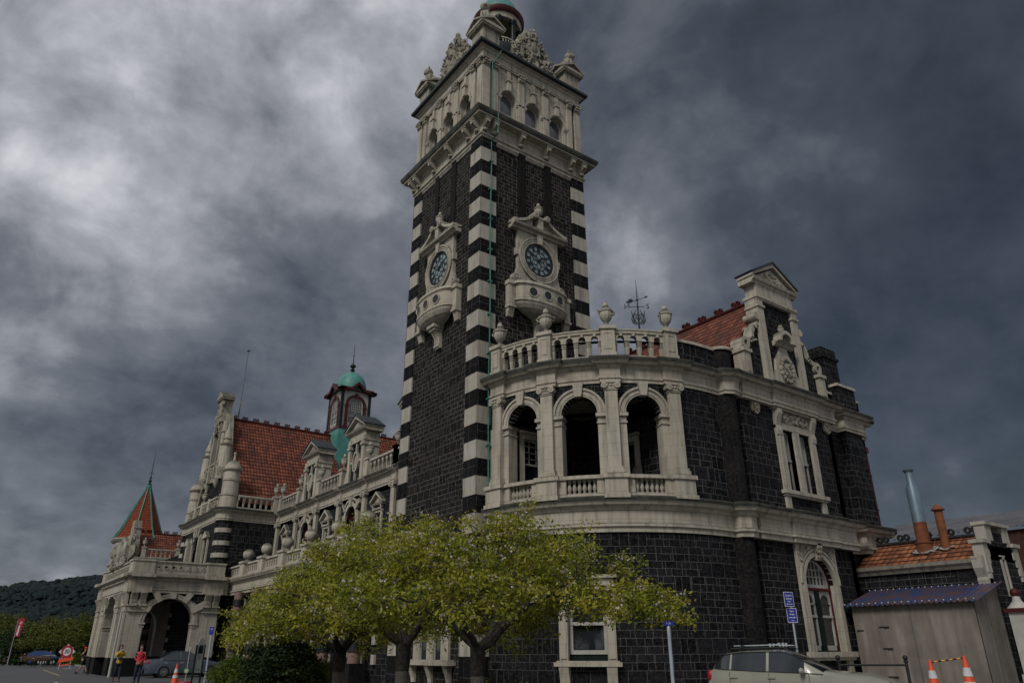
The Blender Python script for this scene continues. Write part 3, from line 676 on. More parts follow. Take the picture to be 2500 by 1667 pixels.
# walls
uw=A5.u(-141.3+360)
m=M(); m.wall(A5,0,UE,0,5.1,0,.4,[(uw,.62,1.15,3.4,False)]); m.wall(SW,0,.75,0,5.1,0,.4)
m.wall(A5,PIER[3]+.1,UE,6.1,10.25,0,.45); m.wall(SW,0,.75,6.1,10.25,0,.4)
gx=GX-7.8
m.wall(BY,0,6.05,0,5.1,0,.4,[(gx,.97,1.42,3.68,True)]); 
m.wall(BY,0,6.05,6.1,10.25,0,.4,[(gx-.56,.36,6.98,9.38,False),(gx+.56,.36,6.98,9.38,False)])
m.wall(RW,0,3.6,0,5.1,0,.35); m.wall(RW,0,3.6,6.1,10.25,0,.35); m.wall(EW,0,14,0,10.25,0,.3)
m.wall(PRR,0,1.35,0,5.1,0,.33); m.wall(PRR,0,1.35,6.1,10.25,0,.33)
m.sb(Flat((13.85,BAY),(0,1)),0,.48,-.3,0,0,5.1); m.sb(Flat((13.85,BAY),(0,1)),0,.48,-.3,0,6.1,10.25)
m.obj('pavilion_wall','blueL',ST)
# loggia spandrels and jambs
m=M(); 
for u in MID: pass
m.wall(A5,.0,PIER[3]+.1,9.12,10.25,0,.45,[(u,.635,9.12,9.12,True) for u in MID]); m.obj('loggia_spandrels','blueL',ST)
m=M(); m.wall(A5,0,PIER[3]+.28,6.88,9.13,.012,.47,[(u,.635,6.88,9.13,False) for u in MID]); m.obj('loggia_jambs','cream',ST)
m=M()
for u in MID:
    m.ring(A5,u,9.12,.635,.93,-.45,.05,0,180,22); m.ring(A5,u,9.12,.70,.78,0,.075,0,180,22); m.ring(A5,u,9.12,.86,.94,0,.10,0,180,22)
    m.poly(A5,[(u-.11,9.72),(u+.11,9.72),(u+.19,10.24),(u-.19,10.24)],-.1,.17)
    for sg in (-1,1):
        a=u+sg*.635; b=u+sg*(.93); m.sb(A5,min(a-sg*.06,b),max(a-sg*.06,b),-.47,.10,8.98,9.10); m.sb(A5,min(a-sg*.03,b),max(a-sg*.03,b),-.47,.06,8.74,8.8)
m.obj('loggia_arches','cream',ST)
for i,u in enumerate(PIER):
    m=M(); ionic(m,A5,u,6.95,10.22,.215,.2); m.sb(A5,u-.33,u+.33,0,.16,6.95,7.0); m.obj('ionic_pilaster','cream',ST)
# plinth rail with balusters under each arch
m=M()
for u in PIER: m.sb(A5,u-.36,u+.36,-.2,.36,6.1,6.78); m.sb(A5,u-.42,u+.42,-.2,.42,6.76,6.9); m.sb(A5,u-.4,u+.4,0,.42,6.1,6.24)
for a,b in zip(PIER,PIER[1:]):
    m.sb(A5,a+.3,b-.3,-.3,.24,6.78,6.9); m.sb(A5,a+.3,b-.3,-.2,.16,6.1,6.3); m.sb(A5,a+.3,a+.62,-.2,.17,6.3,6.78); m.sb(A5,b-.62,b-.3,-.2,.17,6.3,6.78)
m.sb(A5,0,PIER[0]-.3,-.2,.2,6.1,6.88)
sill=m.obj('loggia_parapet','cream',ST)
for a,b in zip(PIER,PIER[1:]):
    n=6
    for i in range(n): 
        u=a+.62+(b-a-1.24)*(i+.5)/n; inst('baluster',RB,sill,A5.P(u,.02,6.3),A5.ang(u),(1,1,.96))
# loggia interior
m=M(); B1=Flat((.6,-.8),(1,0)); B2=Flat((4.7,-.8),(0,-1))
m.wall(B1,0,4.1,6.0,10.1,0,.2,[(1.48,.5,6.9,8.9,False)]); m.wall(B2,0,4.9,6.0,10.1,0,.2,[(2.15,.6,6.3,8.75,False)])
m.obj('loggia_inner_wall','blueL',ST)
m=M(); P_=[(4.9,-5.5),(4.9,-.6),(.6,-.6)]; q=[(x,y) for x,y in arcpts(5.75,180,256,22)]
for z,nm in ((10.02,'loggia_ceiling'),):
    pts=[(*x,z) for x in q+[(4.9,-.6)]]; m.add(pts,[tuple(range(len(pts)))])
m.obj('loggia_ceiling','cream',ST)
m=M(); pts=[(*x,6.28) for x in q+[(4.9,-.6)]]; m.add(pts,[tuple(range(len(pts)))]); m.obj('loggia_floor','dark',ST)
def frame_win(S,u0,u1,z0,z1,p,fw=.16,mat='cream',sash='white',par=ST,name='window',cols=2,rows=4,dep=.12,hood=True):
    m=M(); m.sb(S,u0-fw,u0,p-dep,p+.06,z0-.1,z1+fw); m.sb(S,u1,u1+fw,p-dep,p+.06,z0-.1,z1+fw); m.sb(S,u0,u1,p-dep,p+.06,z1,z1+fw)
    if hood: m.sb(S,u0-fw-.05,u1+fw+.05,p-dep,p+.14,z1+fw,z1+fw+.08)
    o=m.obj(name,mat,par)
    s=M(); s.sb(S,u0,u0+.06,p-dep-.02,p-dep+.05,z0,z1); s.sb(S,u1-.06,u1,p-dep-.02,p-dep+.05,z0,z1); zm=(z0+z1)/2
    s.sb(S,u0,u1,p-dep-.02,p-dep+.07,zm-.03,zm+.04); s.sb(S,u0,u1,p-dep-.02,p-dep+.05,z0,z0+.09); s.sb(S,u0,u1,p-dep-.02,p-dep+.05,z1-.06,z1)
    for i in range(1,cols): u=u0+(u1-u0)*i/cols; s.sb(S,u-.015,u+.015,p-dep-.01,p-dep+.03,zm if rows>2 else z0,z1)
    for i in range(1,rows//2+1 if rows>2 else 0): z=zm+(z1-zm)*i/(rows//2+1); s.sb(S,u0,u1,p-dep-.01,p-dep+.03,z-.015,z+.015)
    s.obj('sash',sash,o); g=M(); g.poly(S,[(u0,z0),(u1,z0),(u1,z1),(u0,z1)],p-dep-.03,p-dep-.005); g.obj('pane','glass',o); return o
frame_win(B1,.98,1.98,6.9,8.8,.02,.2,cols=3,rows=6); frame_win(B2,1.55,2.75,6.3,8.6,.02,.2,cols=2,rows=2)
m=M(); m.mold(B2,1.35,1.55,[(0,6.3),(.2,6.3),(.2,7.1),(.3,7.45),(.2,7.6),(0,7.6)]); m.mold(B2,2.78,2.98,[(0,6.3),(.2,6.3),(.2,7.1),(.3,7.45),(.2,7.6),(0,7.6)]); m.obj('door_consoles','cream',ST)
# continuous entablatures
def jog(path_arc_r0, lo):
    pts=[]; a=180.0
    segs=[]
    for u in PIER: d=180+math.degrees(u/5.9); segs.append((d-3.0,d+3.0))
    cur=180.0; out=[]
    for s,e in segs:
        s=max(s,180.0)
        if s>cur: out.append((cur,s,0))
        out.append((s,e,.14)); cur=e
    out.append((cur,270.0,0)); 
    for s,e,p in out:
        n=max(2,int((e-s)/1.8)+1); pts+=arcpts(5.9+p,s,e,n)
    return pts
tail=[(6.95,-5.8),(6.951,-6.12),(7.25,-6.28),(7.6,-6.22),(7.78,-6.101),(7.85,-6.1),(7.851,-6.25),(9.65,-6.25),(9.651,-6.1-.24),(12.5,-6.1-.24),(12.501,-6.25),(13.95,-6.25),(13.951,-5.62),(15.2,-5.62),(15.201,-6.0),(16.75,-6.0),(16.751,-5.62),(17.5,-5.62),(17.5,4)]
pth=jog(5.9,0)+tail
PE=[(-.3,10.2),(.05,10.2),(.05,10.30),(.09,10.33),(.09,10.40),(.05,10.42),(.05,10.70),(.09,10.74),(.13,10.82),(.27,10.85),(.30,10.90),(.36,10.95),(.39,11.03),(.39,11.07),(.2,11.14),(-.3,11.15)]
M().sweep(pth,PE).obj('upper_entablature','cream',ST)
pl=arcpts(5.9,180,270,60)+tail
PL=[(-.3,5.04),(.06,5.04),(.06,5.2),(.13,5.22),(.13,5.30),(.07,5.33),(.05,5.36),(.05,5.72),(.10,5.76),(.15,5.85),(.28,5.91),(.31,5.97),(.36,6.03),(.39,6.11),(.39,6.15),(.2,6.2),(-.3,6.21)]
M().sweep(pl,PL).obj('lower_entablature','cream',ST)
LIPU=[(.28,10.935),(.366,10.945),(.396,11.025),(.396,11.078),(.2,11.147),(.2,11.0)]
LIPL=[(.28,6.015),(.366,6.025),(.396,6.105),(.396,6.158),(.2,6.207),(.2,6.1)]
M().sweep(pth,LIPU).obj('cornice_lip','lip',ST); M().sweep(pl,LIPL).obj('cornice_lip','lip',ST)
# parapet of the bow
m=M()
for i,u in enumerate(PIER):
    m.sb(A5,u-.24,u+.24,-.2,.28,11.1,12.2); m.sb(A5,u-.3,u+.3,-.26,.34,12.2,12.34); m.sb(A5,u-.27,u+.27,-.2,.31,11.1,11.28)
    m.ring(A5,u,11.72,.0,.0,.28,.28,0,10,1)
    for a,b,c,d in ((u-.14,u-.11,11.42,12.06),(u+.11,u+.14,11.42,12.06)): m.sb(A5,a,b,.28,.30,c,d)
    m.sb(A5,u-.14,u+.14,.28,.30,12.03,12.06); m.sb(A5,u-.14,u+.14,.28,.30,11.42,11.45)
for k,(a,b) in enumerate(zip(PIER,PIER[1:])):
    n=4; w=(b-a-.48)/n; hs=[(a+.24+w*(i+.5),.125,11.78,11.86,True) for i in range(n)]
    m.wall(A5,a+.24,b-.24,11.78,12.06,.14,.22,hs); m.sb(A5,a+.2,b-.2,-.14,.2,12.06,12.16); m.sb(A5,a+.2,b-.2,-.16,.23,12.16,12.22); m.sb(A5,a+.2,b-.2,-.12,.18,11.1,11.2)
    for h in hs: m.poly(A5,[(h[0]-.04,11.96),(h[0]+.04,11.96),(h[0]+.055,12.06),(h[0]-.055,12.06)],.1,.19)
bal=m.obj('bow_balustrade','cream',ST)
for a,b in zip(PIER,PIER[1:]):
    n=4; w=(b-a-.48)/n
    for i in range(n+1):
        if 0<i<n: u=a+.24+w*i; inst('baluster',SQB,bal,A5.P(u,.03,11.18),A5.ang(u),(1,1,1.02))
        elif i==0: u=a+.29; inst('baluster',SQB,bal,A5.P(u,.03,11.18),A5.ang(u),(.6,1,1.02))
        else: u=b-.29; inst('baluster',SQB,bal,A5.P(u,.03,11.18),A5.ang(u),(.6,1,1.02))
for u in PIER: inst('urn',URN,ST,A5.P(u,.04,12.33),A5.ang(u)+.3,1.05)
# solid parapet to the right
m=M(); m.wall(A5,PIER[3]+.24,UE,11.1,11.95,.06,.3); m.sb(SW,0,.5,-.24,.06,11.1,11.95); m.sb(RW,0,3.65,-.3,.0,11.1,11.95); m.sb(PRR,-.02,1.37,-.3,.02,11.1,12.3); m.sb(EW,0,8,-.3,0,11.1,11.95)
m.obj('parapet_wall','blueL',ST)
m=M(); m.sb(A5,PIER[3]+.24,UE,-.3,.12,11.95,12.06); m.sb(SW,0,.5,-.3,.12,11.95,12.06); m.sb(RW,0,3.7,-.34,.06,11.95,12.06); m.sb(PRR,-.08,1.43,-.34,.08,12.3,12.42); m.sb(EW,0,8,-.34,.06,11.95,12.06)
m.obj('parapet_coping','cream',ST)
# dark engaged column
m=M()
for z0,z1 in ((0,5.04),(6.12,10.2),(11.1,12.0)): m.lathe(7.28,-5.78,z0,[(.43,0),(.43,z1-z0),(0,z1-z0)],24)
m.obj('engaged_column','colm',ST,True)
M().lathe(7.28,-5.78,11.98,[(.5,0),(.52,.06),(.5,.12),(0,.14)],24).obj('column_cap','cream',ST,True)
# upper paired window
m=M(); g=gx
m.sb(BY,g-1.32,g-.92,-.05,.07,6.98,9.5); m.sb(BY,g+.92,g+1.32,-.05,.07,6.98,9.5); m.sb(BY,g-.2,g+.2,-.3,.07,6.98,9.4); m.sb(BY,g-1.32,g+1.32,-.05,.07,9.38,9.66)
m.sb(BY,g-1.22,g-.92,.07,.1,6.98,9.5); m.sb(BY,g+.92,g+1.22,.07,.1,6.98,9.5)
m.sb(BY,g-1.32,g+1.32,0,.05,9.66,10.24); m.sb(BY,g-1.45,g+1.45,-.05,.2,6.84,6.98); m.sb(BY,g-1.38,g+1.38,0,.14,6.76,6.84)
for s in (-1,1):
    m.sb(BY,g+s*1.18-.14,g+s*1.18+.14,0,.1,6.2,6.78)
    m.mold(BY,g+s*1.16-.14,g+s*1.16+.14,[(0,9.1),(.12,9.12),(.14,9.3),(.1,9.5),(.16,9.7),(.26,9.95),(.26,10.14),(0,10.14)])
m.sb(BY,g-1.42,g+1.42,0,.2,10.12,10.22)
uwo=m.obj('upper_window','cream',ST)
m=M(); relief(m,BY,g-.95,g+.95,9.72,10.1,.06,70,5,.085); m.ring(BY,g,9.9,.1,.19,0,.12,0,360,12); m.obj('carved_frieze','carved',ST)
for s in (-1,1):
    a,b=g+s*.56-.36,g+s*.56+.36; w=M()
    for x0,x1 in ((a,a+.07),(b-.07,b)): w.sb(BY,x0,x1,-.26,-.18,6.98,9.38)
    w.sb(BY,a,b,-.26,-.16,8.2,8.29); w.sb(BY,a,b,-.26,-.18,6.98,7.1); w.sb(BY,a,b,-.26,-.18,9.28,9.38); w.obj('sash','white',uwo)
    w=M(); w.sb(BY,a-.0,a+.03,-.3,-.17,6.98,9.38); w.sb(BY,b-.03,b,-.3,-.17,6.98,9.38); w.obj('window_lining','red',uwo)
    w=M(); w.poly(BY,[(a,6.98),(b,6.98),(b,9.38),(a,9.38)],-.3,-.24); w.obj('pane','glass',uwo)
    c_=M(); c_.poly(BY,[(a+.09,8.28),(b-.09,8.28),(b-.09,9.3),(a+.09,9.3)],-.236,-.23); c_.obj('window_blind','signg',uwo)
# ground floor arched window
m=M(); 
m.wall(BY,g-1.27,g+1.27,1.42,5.06,.1,.1,[(g,1.0,1.42,3.68,True)])
m.ring(BY,g,3.68,.97,1.12,-.3,.14,0,180,24); m.ring(BY,g,3.68,1.18,1.25,0,.15,0,180,24)
for s in (-1,1): m.sb(BY,g+s*1.05-.09,g+s*1.05+.09,-.3,.14,1.42,3.68)
m.sb(BY,g-1.42,g+1.42,-.1,.28,1.24,1.42); m.sb(BY,g-1.35,g+1.35,0,.2,1.14,1.24); m.sb(BY,g-1.2,g-.95,0,.14,.6,1.14); m.sb(BY,g+.95,g+1.2,0,.14,.6,1.14)
m.mold(BY,g-.14,g+.14,[(0,4.55),(.16,4.5),(.2,4.6),(.16,4.75),(.3,4.95),(.3,5.1),(0,5.1)])
ao=m.obj('arched_window','cream',ST)
def spand(u,z): d=math.hypot(u-g,z-3.68); return d>1.25 and z>3.9
m=M(); relief(m,BY,g-1.2,g+1.2,4.2,4.98,.1,110,21,.06,spand); relief(m,BY,g-.1,g+.1,4.62,5.0,.24,14,2,.06); m.obj('carved_spandrel','carved',ao)
m=M(); m.ring(BY,g,3.68,.89,.97,-.3,-.14,0,180,22); m.sb(BY,g-.97,g-.89,-.3,-.14,1.42,3.68); m.sb(BY,g+.89,g+.97,-.3,-.14,1.42,3.68); m.sb(BY,g-.9,g+.9,-.3,-.1,3.46,3.56); m.obj('window_lining','red',ao)
m=M(); m.sb(BY,g-.12,g+.12,-.3,-.12,1.42,3.46); m.sb(BY,g-.9,g+.9,-.3,-.1,1.3,1.46); m.obj('mullion','green',ao)
m=M(); m.ring(BY,g,3.68,.80,.89,-.26,-.18,0,180,20); m.sb(BY,g-.89,g+.89,-.26,-.18,3.56,3.68)
for i in range(-3,4):
    x=g+i*.23; m.sb(BY,x-.014,x+.014,-.25,-.19,3.66,3.68+math.sqrt(.82**2-(i*.23)**2))
for z in (3.95,4.2): w_=math.sqrt(.82**2-(z-3.68)**2); m.sb(BY,g-w_,g+w_,-.25,-.19,z-.014,z+.014)
for s in (-1,1):
    a,b=sorted((g+s*.13,g+s*.88)); 
    for x0,x1 in ((a,a+.06),(b-.06,b)): m.sb(BY,x0,x1,-.26,-.18,1.46,3.46)
    m.sb(BY,a,b,-.26,-.16,2.55,2.63); m.sb(BY,a,b,-.26,-.18,1.46,1.62); c_=(a+b)/2; hw=(b-a)/2-.06
    m.wall(BY,a+.06,b-.06,3.0,3.46,-.18,.06,[(c_,hw,3.0,3.02,True)])
m.sb(BY,g-.88,g-.13,-.26,-.18,2.98,3.03)
m.obj('sash','white',ao)
m=M(); m.poly(BY,[(g-.95,1.42),(g+.95,1.42)]+[(g+.95*math.cos(PI*i/14),3.68+.95*math.sin(PI*i/14)) for i in range(15)],-.3,-.24); m.obj('pane','glass',ao)
m=M(); m.poly(BY,[(g-.8,1.75),(g-.5,1.75),(g-.5,2.3),(g-.8,2.3)],-.235,-.225); m.obj('window_poster','white',ao); m=M(); m.poly(BY,[(g-.76,1.78),(g-.54,1.78),(g-.54,1.98),(g-.76,1.98)],-.224,-.22); m.obj('window_poster','oran',ao)
# bow ground floor window
m=M(); u=uw
for s in (-1,1): m.sb(A5,u+s*.75-.14,u+s*.75+.14,-.1,.09,1.2,3.5); m.sb(A5,u+s*.75-.1,u+s*.75+.1,.09,.12,1.25,3.45); m.mold(A5,u+s*.72-.15,u+s*.72+.15,[(0,.45),(.1,.45),(.16,.7),(.26,1.02),(0,1.02)])
m.sb(A5,u-.9,u+.9,-.1,.1,3.4,3.62); m.sb(A5,u-1.02,u+1.02,-.1,.26,1.04,1.16); m.sb(A5,u-.96,u+.96,0,.18,1.16,1.2); m.sb(A5,u-1.0,u+1.0,0,.2,3.62,3.72)
bo=m.obj('ground_floor_window','cream',ST)
m=M(); 
for s in (-1,1): m.sb(A5,u+s*.56-.05,u+s*.56+.05,-.3,-.16,1.4,3.4)
m.sb(A5,u-.6,u+.6,-.3,-.14,2.22,2.32); m.sb(A5,u-.6,u+.6,-.3,-.16,1.38,1.5); m.obj('sash','white',bo)
m=M(); m.sb(A5,u-.62,u+.62,-.34,-.3,1.15,3.42); m.obj('pane','glass',bo); m=M(); m.sb(A5,u-.61,u+.61,-.3,-.2,1.15,1.38); m.obj('window_sill','green',bo)
# drip stains cartouches on frieze end
for x in (8.62,13.45):
    m=M(); S=Flat((x-.24,BAY-.02),(1,0)); m.poly(S,[(0,10.2),(0,9.98),(.06,9.82),(.24,9.7),(.42,9.82),(.48,9.98),(.48,10.2)],0,.1); relief(m,S,.06,.42,9.82,10.14,.1,16,int(x*7),.05); m.obj('cartouche','carved',ST)
# ---- gable
G=Flat((7.8,BAY-.04),(1,0))
m=M(); m.wall(G,gx-1.3,gx+1.3,11.1,14.9,-.03,.5); 
def wing(s,lo=False):
    pts=[(0,11.1),(2.75,11.1),(2.75,12.0),(2.62,12.35),(2.5,12.6),(2.2,12.72),(2.0,12.9),(1.85,13.3),(1.72,13.55),(1.5,13.6),(1.38,14.05),(1.2,14.1),(0,14.1)]
    return [(gx+s*a,z) for a,z in pts]
m.poly(G,wing(-1),-.45,-.1); m.poly(G,wing(1),-.45,-.1)
m.obj('gable_wall','blueL',ST)
m=M()
for s in (-1,1):
    m.sb(G,gx+s*1.2-.19,gx+s*1.2+.19,-.5,.1,11.1,14.55); m.sb(G,gx+s*1.2-.23,gx+s*1.2+.23,-.5,.14,11.1,11.3)
    m.sb(G,gx+s*1.2-.24,gx+s*1.2+.24,-.52,.16,14.55,14.64); m.sb(G,gx+s*1.2-.19,gx+s*1.2+.19,-.5,.1,14.64,14.9)
    m.sb(G,gx+s*2.58-.2,gx+s*2.58+.2,-.42,.1,11.1,12.22); m.sb(G,gx+s*2.58-.27,gx+s*2.58+.27,-.46,.16,12.22,12.36); m.sb(G,gx+s*2.58-.11,gx+s*2.58+.11,.1,.12,11.4,12.05)
m.sb(G,gx-1.4,gx+1.4,-.52,.12,14.9,14.98); m.sb(G,gx-1.44,gx+1.44,-.55,.16,14.98,15.1); m.sb(G,gx-1.28,gx+1.28,-.5,.06,15.1,15.66)
m.mold(G,gx-1.55,gx+1.55,[(-.6,15.66),(.08,15.66),(.12,15.75),(.2,15.8),(.24,15.92),(-.6,15.92)],1)
m.poly(G,[(gx-1.5,15.9),(gx+1.5,15.9),(gx,16.68)],-.6,.08)
for s in (-1,1): m.poly(G,[(gx+s*1.6,15.92),(gx+s*1.6,16.05),(gx,16.95),(gx,16.75)],-.6,.22)
m.obj('gable_surround','cream',ST)
m=M()
for s in (-1,1): m.poly(G,[(gx+s*1.62,16.03),(gx+s*1.66,16.10),(gx,17.03),(gx,16.93)],-.64,.27)
m.obj('pediment_flashing','gutter',ST)
m=M(); relief(m,G,gx-.7,gx+.7,15.95,16.4,.08,60,31,.07,lambda u,z: z<16.6-abs(u-gx)*.6); m.obj('carved_tympanum','carved',ST)
m=M()
for s in (-1,1):
    # scroll coping
    pts=[(2.8,12.36),(2.72,12.75),(2.45,12.95),(2.15,12.9),(2.02,12.98),(1.95,13.3),(1.8,13.62),(1.55,13.72),(1.45,14.0)]
    for a,b in zip(pts,pts[1:]):
        dx,dz=b[0]-a[0],b[1]-a[1]; l=math.hypot(dx,dz); nx,nz=dz/l*.15,-dx/l*.15
        m.poly(G,[(gx+s*a[0],a[1]),(gx+s*b[0],b[1]),(gx+s*(b[0]-nx),b[1]-nz),(gx+s*(a[0]-nx),a[1]-nz)],-.5,.02)
    m.ring(G,gx+s*2.5,12.66,.12,.26,-.5,.06,0,360,16); m.ring(G,gx+s*1.52,14.08,0,.17,-.5,.08,0,360,16)
    m.poly(G,[(gx+s*1.98,13.05),(gx+s*2.3,12.93),(gx+s*1.95,12.85),(gx+s*1.6,13.0)],-.5,.02)
m.obj('gable_scrolls','cream',ST)
m=M(); g2=gx
m.poly(G,[(g2-.95,11.14),(g2-.95,11.6),(g2-.72,11.9),(g2-.62,12.4),(g2-.35,12.7),(g2-.25,13.0),(g2+.25,13.0),(g2+.35,12.7),(g2+.62,12.4),(g2+.72,11.9),(g2+.95,11.6),(g2+.95,11.14)],-.03,.07)
m.mold(G,g2-.62,g2+.62,[(0,12.98),(.12,13.0),(.2,13.1),(.34,13.16),(0,13.2)]); m.ring(G,g2,13.18,.36,.52,0,.34,0,180,14); m.ring(G,g2,13.18,0,.36,0,.1,0,180,12)
m.ring(G,g2,12.0,.42,.5,0,.16,0,360,24,.86); m.disc(G,g2,12.0,.3,0,.14,20); m.obj('gable_cartouche','cream',ST)
m=M(); 
for i in range(16):
    a=2*PI*i/16; m.blob(G.P(g2+.46*math.cos(a)*.86,.13,12.0+.52*math.sin(a)),(.08,.08,.09),i,.3,7,5)
relief(m,G,g2-.2,g2+.2,11.75,12.25,.14,20,3,.05); m.blob(G.P(g2,.1,13.75),(.16,.12,.18),2,.3); m.blob(G.P(g2,.1,13.93),(.09,.08,.1),2,.3); relief(m,G,g2-.25,g2+.25,13.22,13.45,.12,10,8,.06); m.obj('carved_crest','carved',ST)
# chimney
m=M(); m.box(15.35,16.55,-5.5,-4.4,11.2,14.0); m.box(15.27,16.63,-5.58,-4.32,13.86,13.98); m.box(15.35,16.55,-5.5,-4.4,13.98,14.4); m.obj('chimney','blueL',ST)
m=M(); m.poly(Flat((14.2,-5.5),(1,0)),[(0,11.95),(.9,11.95),(.9,13.3),(.75,13.2),(.6,12.7),(.3,12.4),(.05,12.3)],-.3,0); m.obj('chimney_scroll','cream',ST)
# downpipe, gutter end
m=M(); m.tube([(17.1,-5.72,9.6),(17.1,-5.72,0)],.055,8); m.box(16.98,17.22,-5.84,-5.62,9.55,9.8)
for z in (2,3.5,7,8.5): m.box(17.02,17.18,-5.8,-5.62,z,z+.06)
m.tube([(16.85,-5.68,10.1),(17.1,-5.72,9.8)],.05,8); m.obj('downpipe','red',ST)
m=M(); m.sb(RW,2.9,3.95,.3,.44,11.0,11.1); m.sb(RW,2.9,3.95,.3,.44,6.1,6.18); m.obj('eaves_gutter','gutter',ST)
# roof of the pavilion
m=M(); rx=GX; yz=(-5.75,3.0); zr=15.55; ze=11.6
for s in (-1,1):
    xe=rx+s*3.6; d=math.hypot(3.6,zr-ze); m.slab([(xe,yz[0],ze),(xe,yz[1],ze),(rx,yz[1],zr),(rx,yz[0],zr)],.12,[(yz[0],0),(yz[1],0),(yz[1],d),(yz[0],d)])
m.obj('pavilion_roof','roof',ST)
m=M(); m.box(7.2,17.3,-5.4,6,11.0,11.3); m.obj('flat_roof','dark',ST)
def ridge_tiles(p0,p1,n,s=.17):
    m=M(); a,b=Vector(p0),Vector(p1); d=(b-a).normalized(); S=Flat((a.x,a.y),(d.x,d.y)); Ln=(b-a).length
    m.tube([tuple(a),tuple(b)],.09,6)
    for i in range(n):
        u=Ln*(i+.5)/n
        for k in (-1,1): m.ring(S,u+k*s*.95,a.z+.09+s*.9,s*.45,s,-.05,.05,0,360,10)
    return m
ridge_tiles((GX,-5.7,15.6),(GX,3,15.6),9,.12).obj('ridge_tiles','ridge',ST)
# weather vane (own thing)
vx,vy=7.1,-2.0
V=thing('weather_vane','dark green wrought iron weather vane with arrow and compass letters above the curved balustrade','weather vane',(vx,vy,13.0)); V.scale=(.68,.68,.68)
m=M(); m.tube([(0,0,-2.7),(0,0,2.7),(0,0,4.2),(0,0,5.5)],[.07,.055,.035,.012],8)
for z in (2.6,3.55,4.05): m.blob((0,0,z),.075,1,.05,8,6)
m.obj('mast','gutter',V)
Vd=Flat((0,0),(R0_.x,R0_.y)); m=M()
for s in (-1,1):
    for k,(w,h) in enumerate(((.42,.55),(.3,.7))): 
        m.tube([Vd.P(s*w*math.sin(t)*(.5+.5*math.sin(t)),0,2.35+h*(1-math.cos(t))*.75) for t in np.linspace(0,2.6,10)],.022,5)
    m.tube([Vd.P(s*(.1+.35*t),0,2.4+.9*t*t) for t in np.linspace(0,1,8)],[.02,.03,.03,.045,.05,.04,.03,.015],5)
    m.tube([Vd.P(s*(.08+.4*t),0,2.3+.45*t**3) for t in np.linspace(0,1,8)],[.02,.02,.03,.04,.05,.05,.03,.015],5)
    m.ring(Vd,s*.16,2.95,.06,.1,-.02,.02,0,360,12); m.ring(Vd,s*.14,2.72,.05,.085,-.02,.02,0,360,12)
m.obj('scrollwork','gutter',V)
m=M(); m.tube([Vd.P(-.45,0,3.9),Vd.P(.62,0,4.28)],.022,5); m.poly(Vd,[(.55,4.17),(.74,4.32),(.5,4.35)],-.012,.012); m.poly(Vd,[(-.42,3.86),(-.62,3.8),(-.72,3.88),(-.62,4.0),(-.5,4.12),(-.36,4.14),(-.25,4.0)],-.012,.012); m.ring(Vd,-.7,3.9,.03,.06,-.01,.01,0,360,8); m.obj('arrow','gutter',V)
m=M(); m.tube([Vd.P(-.55,0,3.55),Vd.P(.5,0,3.58)],.02,5); m.obj('crossarm','gutter',V)
for ch,x in (('S',.66),('N',-.7)):
    T=Matrix.Translation(Vd.P(x,0,3.58))@Matrix.Rotation(math.atan2(R0_.y,R0_.x)+(PI if ch=='N' else 0),4,'Z')@Matrix.Rotation(PI/2,4,'X'); text_mesh('compass_letter',ch,.5,'gutter',V,T,.015)
# ------------------------------------------------------------------ main range (west front), x=4.4
X4=4.28
MR=Flat((X4,33.5),(0,-1))            # u = 33.5-y
def my(y): return 33.5-y
COLY=(10.9,14.6,18.3,22.0,25.7,29.4,33.1)
m=M(); hol=[]
for y in (20.15,27.55,12.75): hol.append((my(y),.72,6.9,8.95,True))
for y in (16.45,23.85,31.25): hol.append((my(y),.38,7.1,8.75,False))
m.wall(MR,0,27.5,5.0,10.25,0,.4,hol); m.obj('range_wall','blueL',ST)
for i,y in enumerate(COLY):
    m=M(); ionic(m,MR,my(y),6.8,10.22,.21,.18); m.obj('ionic_pilaster','cream',ST)
for y in (20.15,27.55,12.75):
    u=my(y); m=M()
    m.ring(MR,u,8.95,.72,.95,-.1,.12,0,180,16); m.sb(MR,u-.95,u-.72,-.1,.1,6.8,8.95); m.sb(MR,u+.72,u+.95,-.1,.1,6.8,8.95)
    m.ring(MR,u,8.95,1.1,1.22,0,.12,25,155,14); m.poly(MR,[(u-.16,9.6),(u+.16,9.6),(u+.2,10.24),(u-.2,10.24)],0,.2)
    for a in (35,145):
        c,s=math.cos(math.radians(a)),math.sin(math.radians(a)); m.poly(MR,[(u+.85*c-.12*s,8.95+.85*s+.12*abs(c)),(u+.85*c+.12*s,8.95+.85*s-.12*abs(c)),(u+1.45*c+.15*s,8.95+1.45*s-.1),(u+1.45*c-.15*s,8.95+1.45*s+.2)],0,.17)
    m.sb(MR,u-1.15,u-1.02,0,.12,6.8,9.2); m.sb(MR,u+1.02,u+1.15,0,.12,6.8,9.2)
    o=m.obj('arched_window','cream',ST); w=M(); w.ring(MR,u,8.95,.62,.72,-.3,-.2,0,180,14)
    for s in (-1,1): w.sb(MR,u+s*.67-.05,u+s*.67+.05,-.3,-.2,6.9,8.95)
    w.sb(MR,u-.7,u+.7,-.3,-.2,8.9,9.0); w.sb(MR,u-.04,u+.04,-.3,-.2,6.9,9.6); w.obj('sash','red',o)
    g=M(); g.poly(MR,[(u-.7,6.9),(u+.7,6.9)]+[(u+.7*math.cos(PI*i/10),8.95+.7*math.sin(PI*i/10)) for i in range(11)],-.34,-.3); g.obj('pane','glass',o)
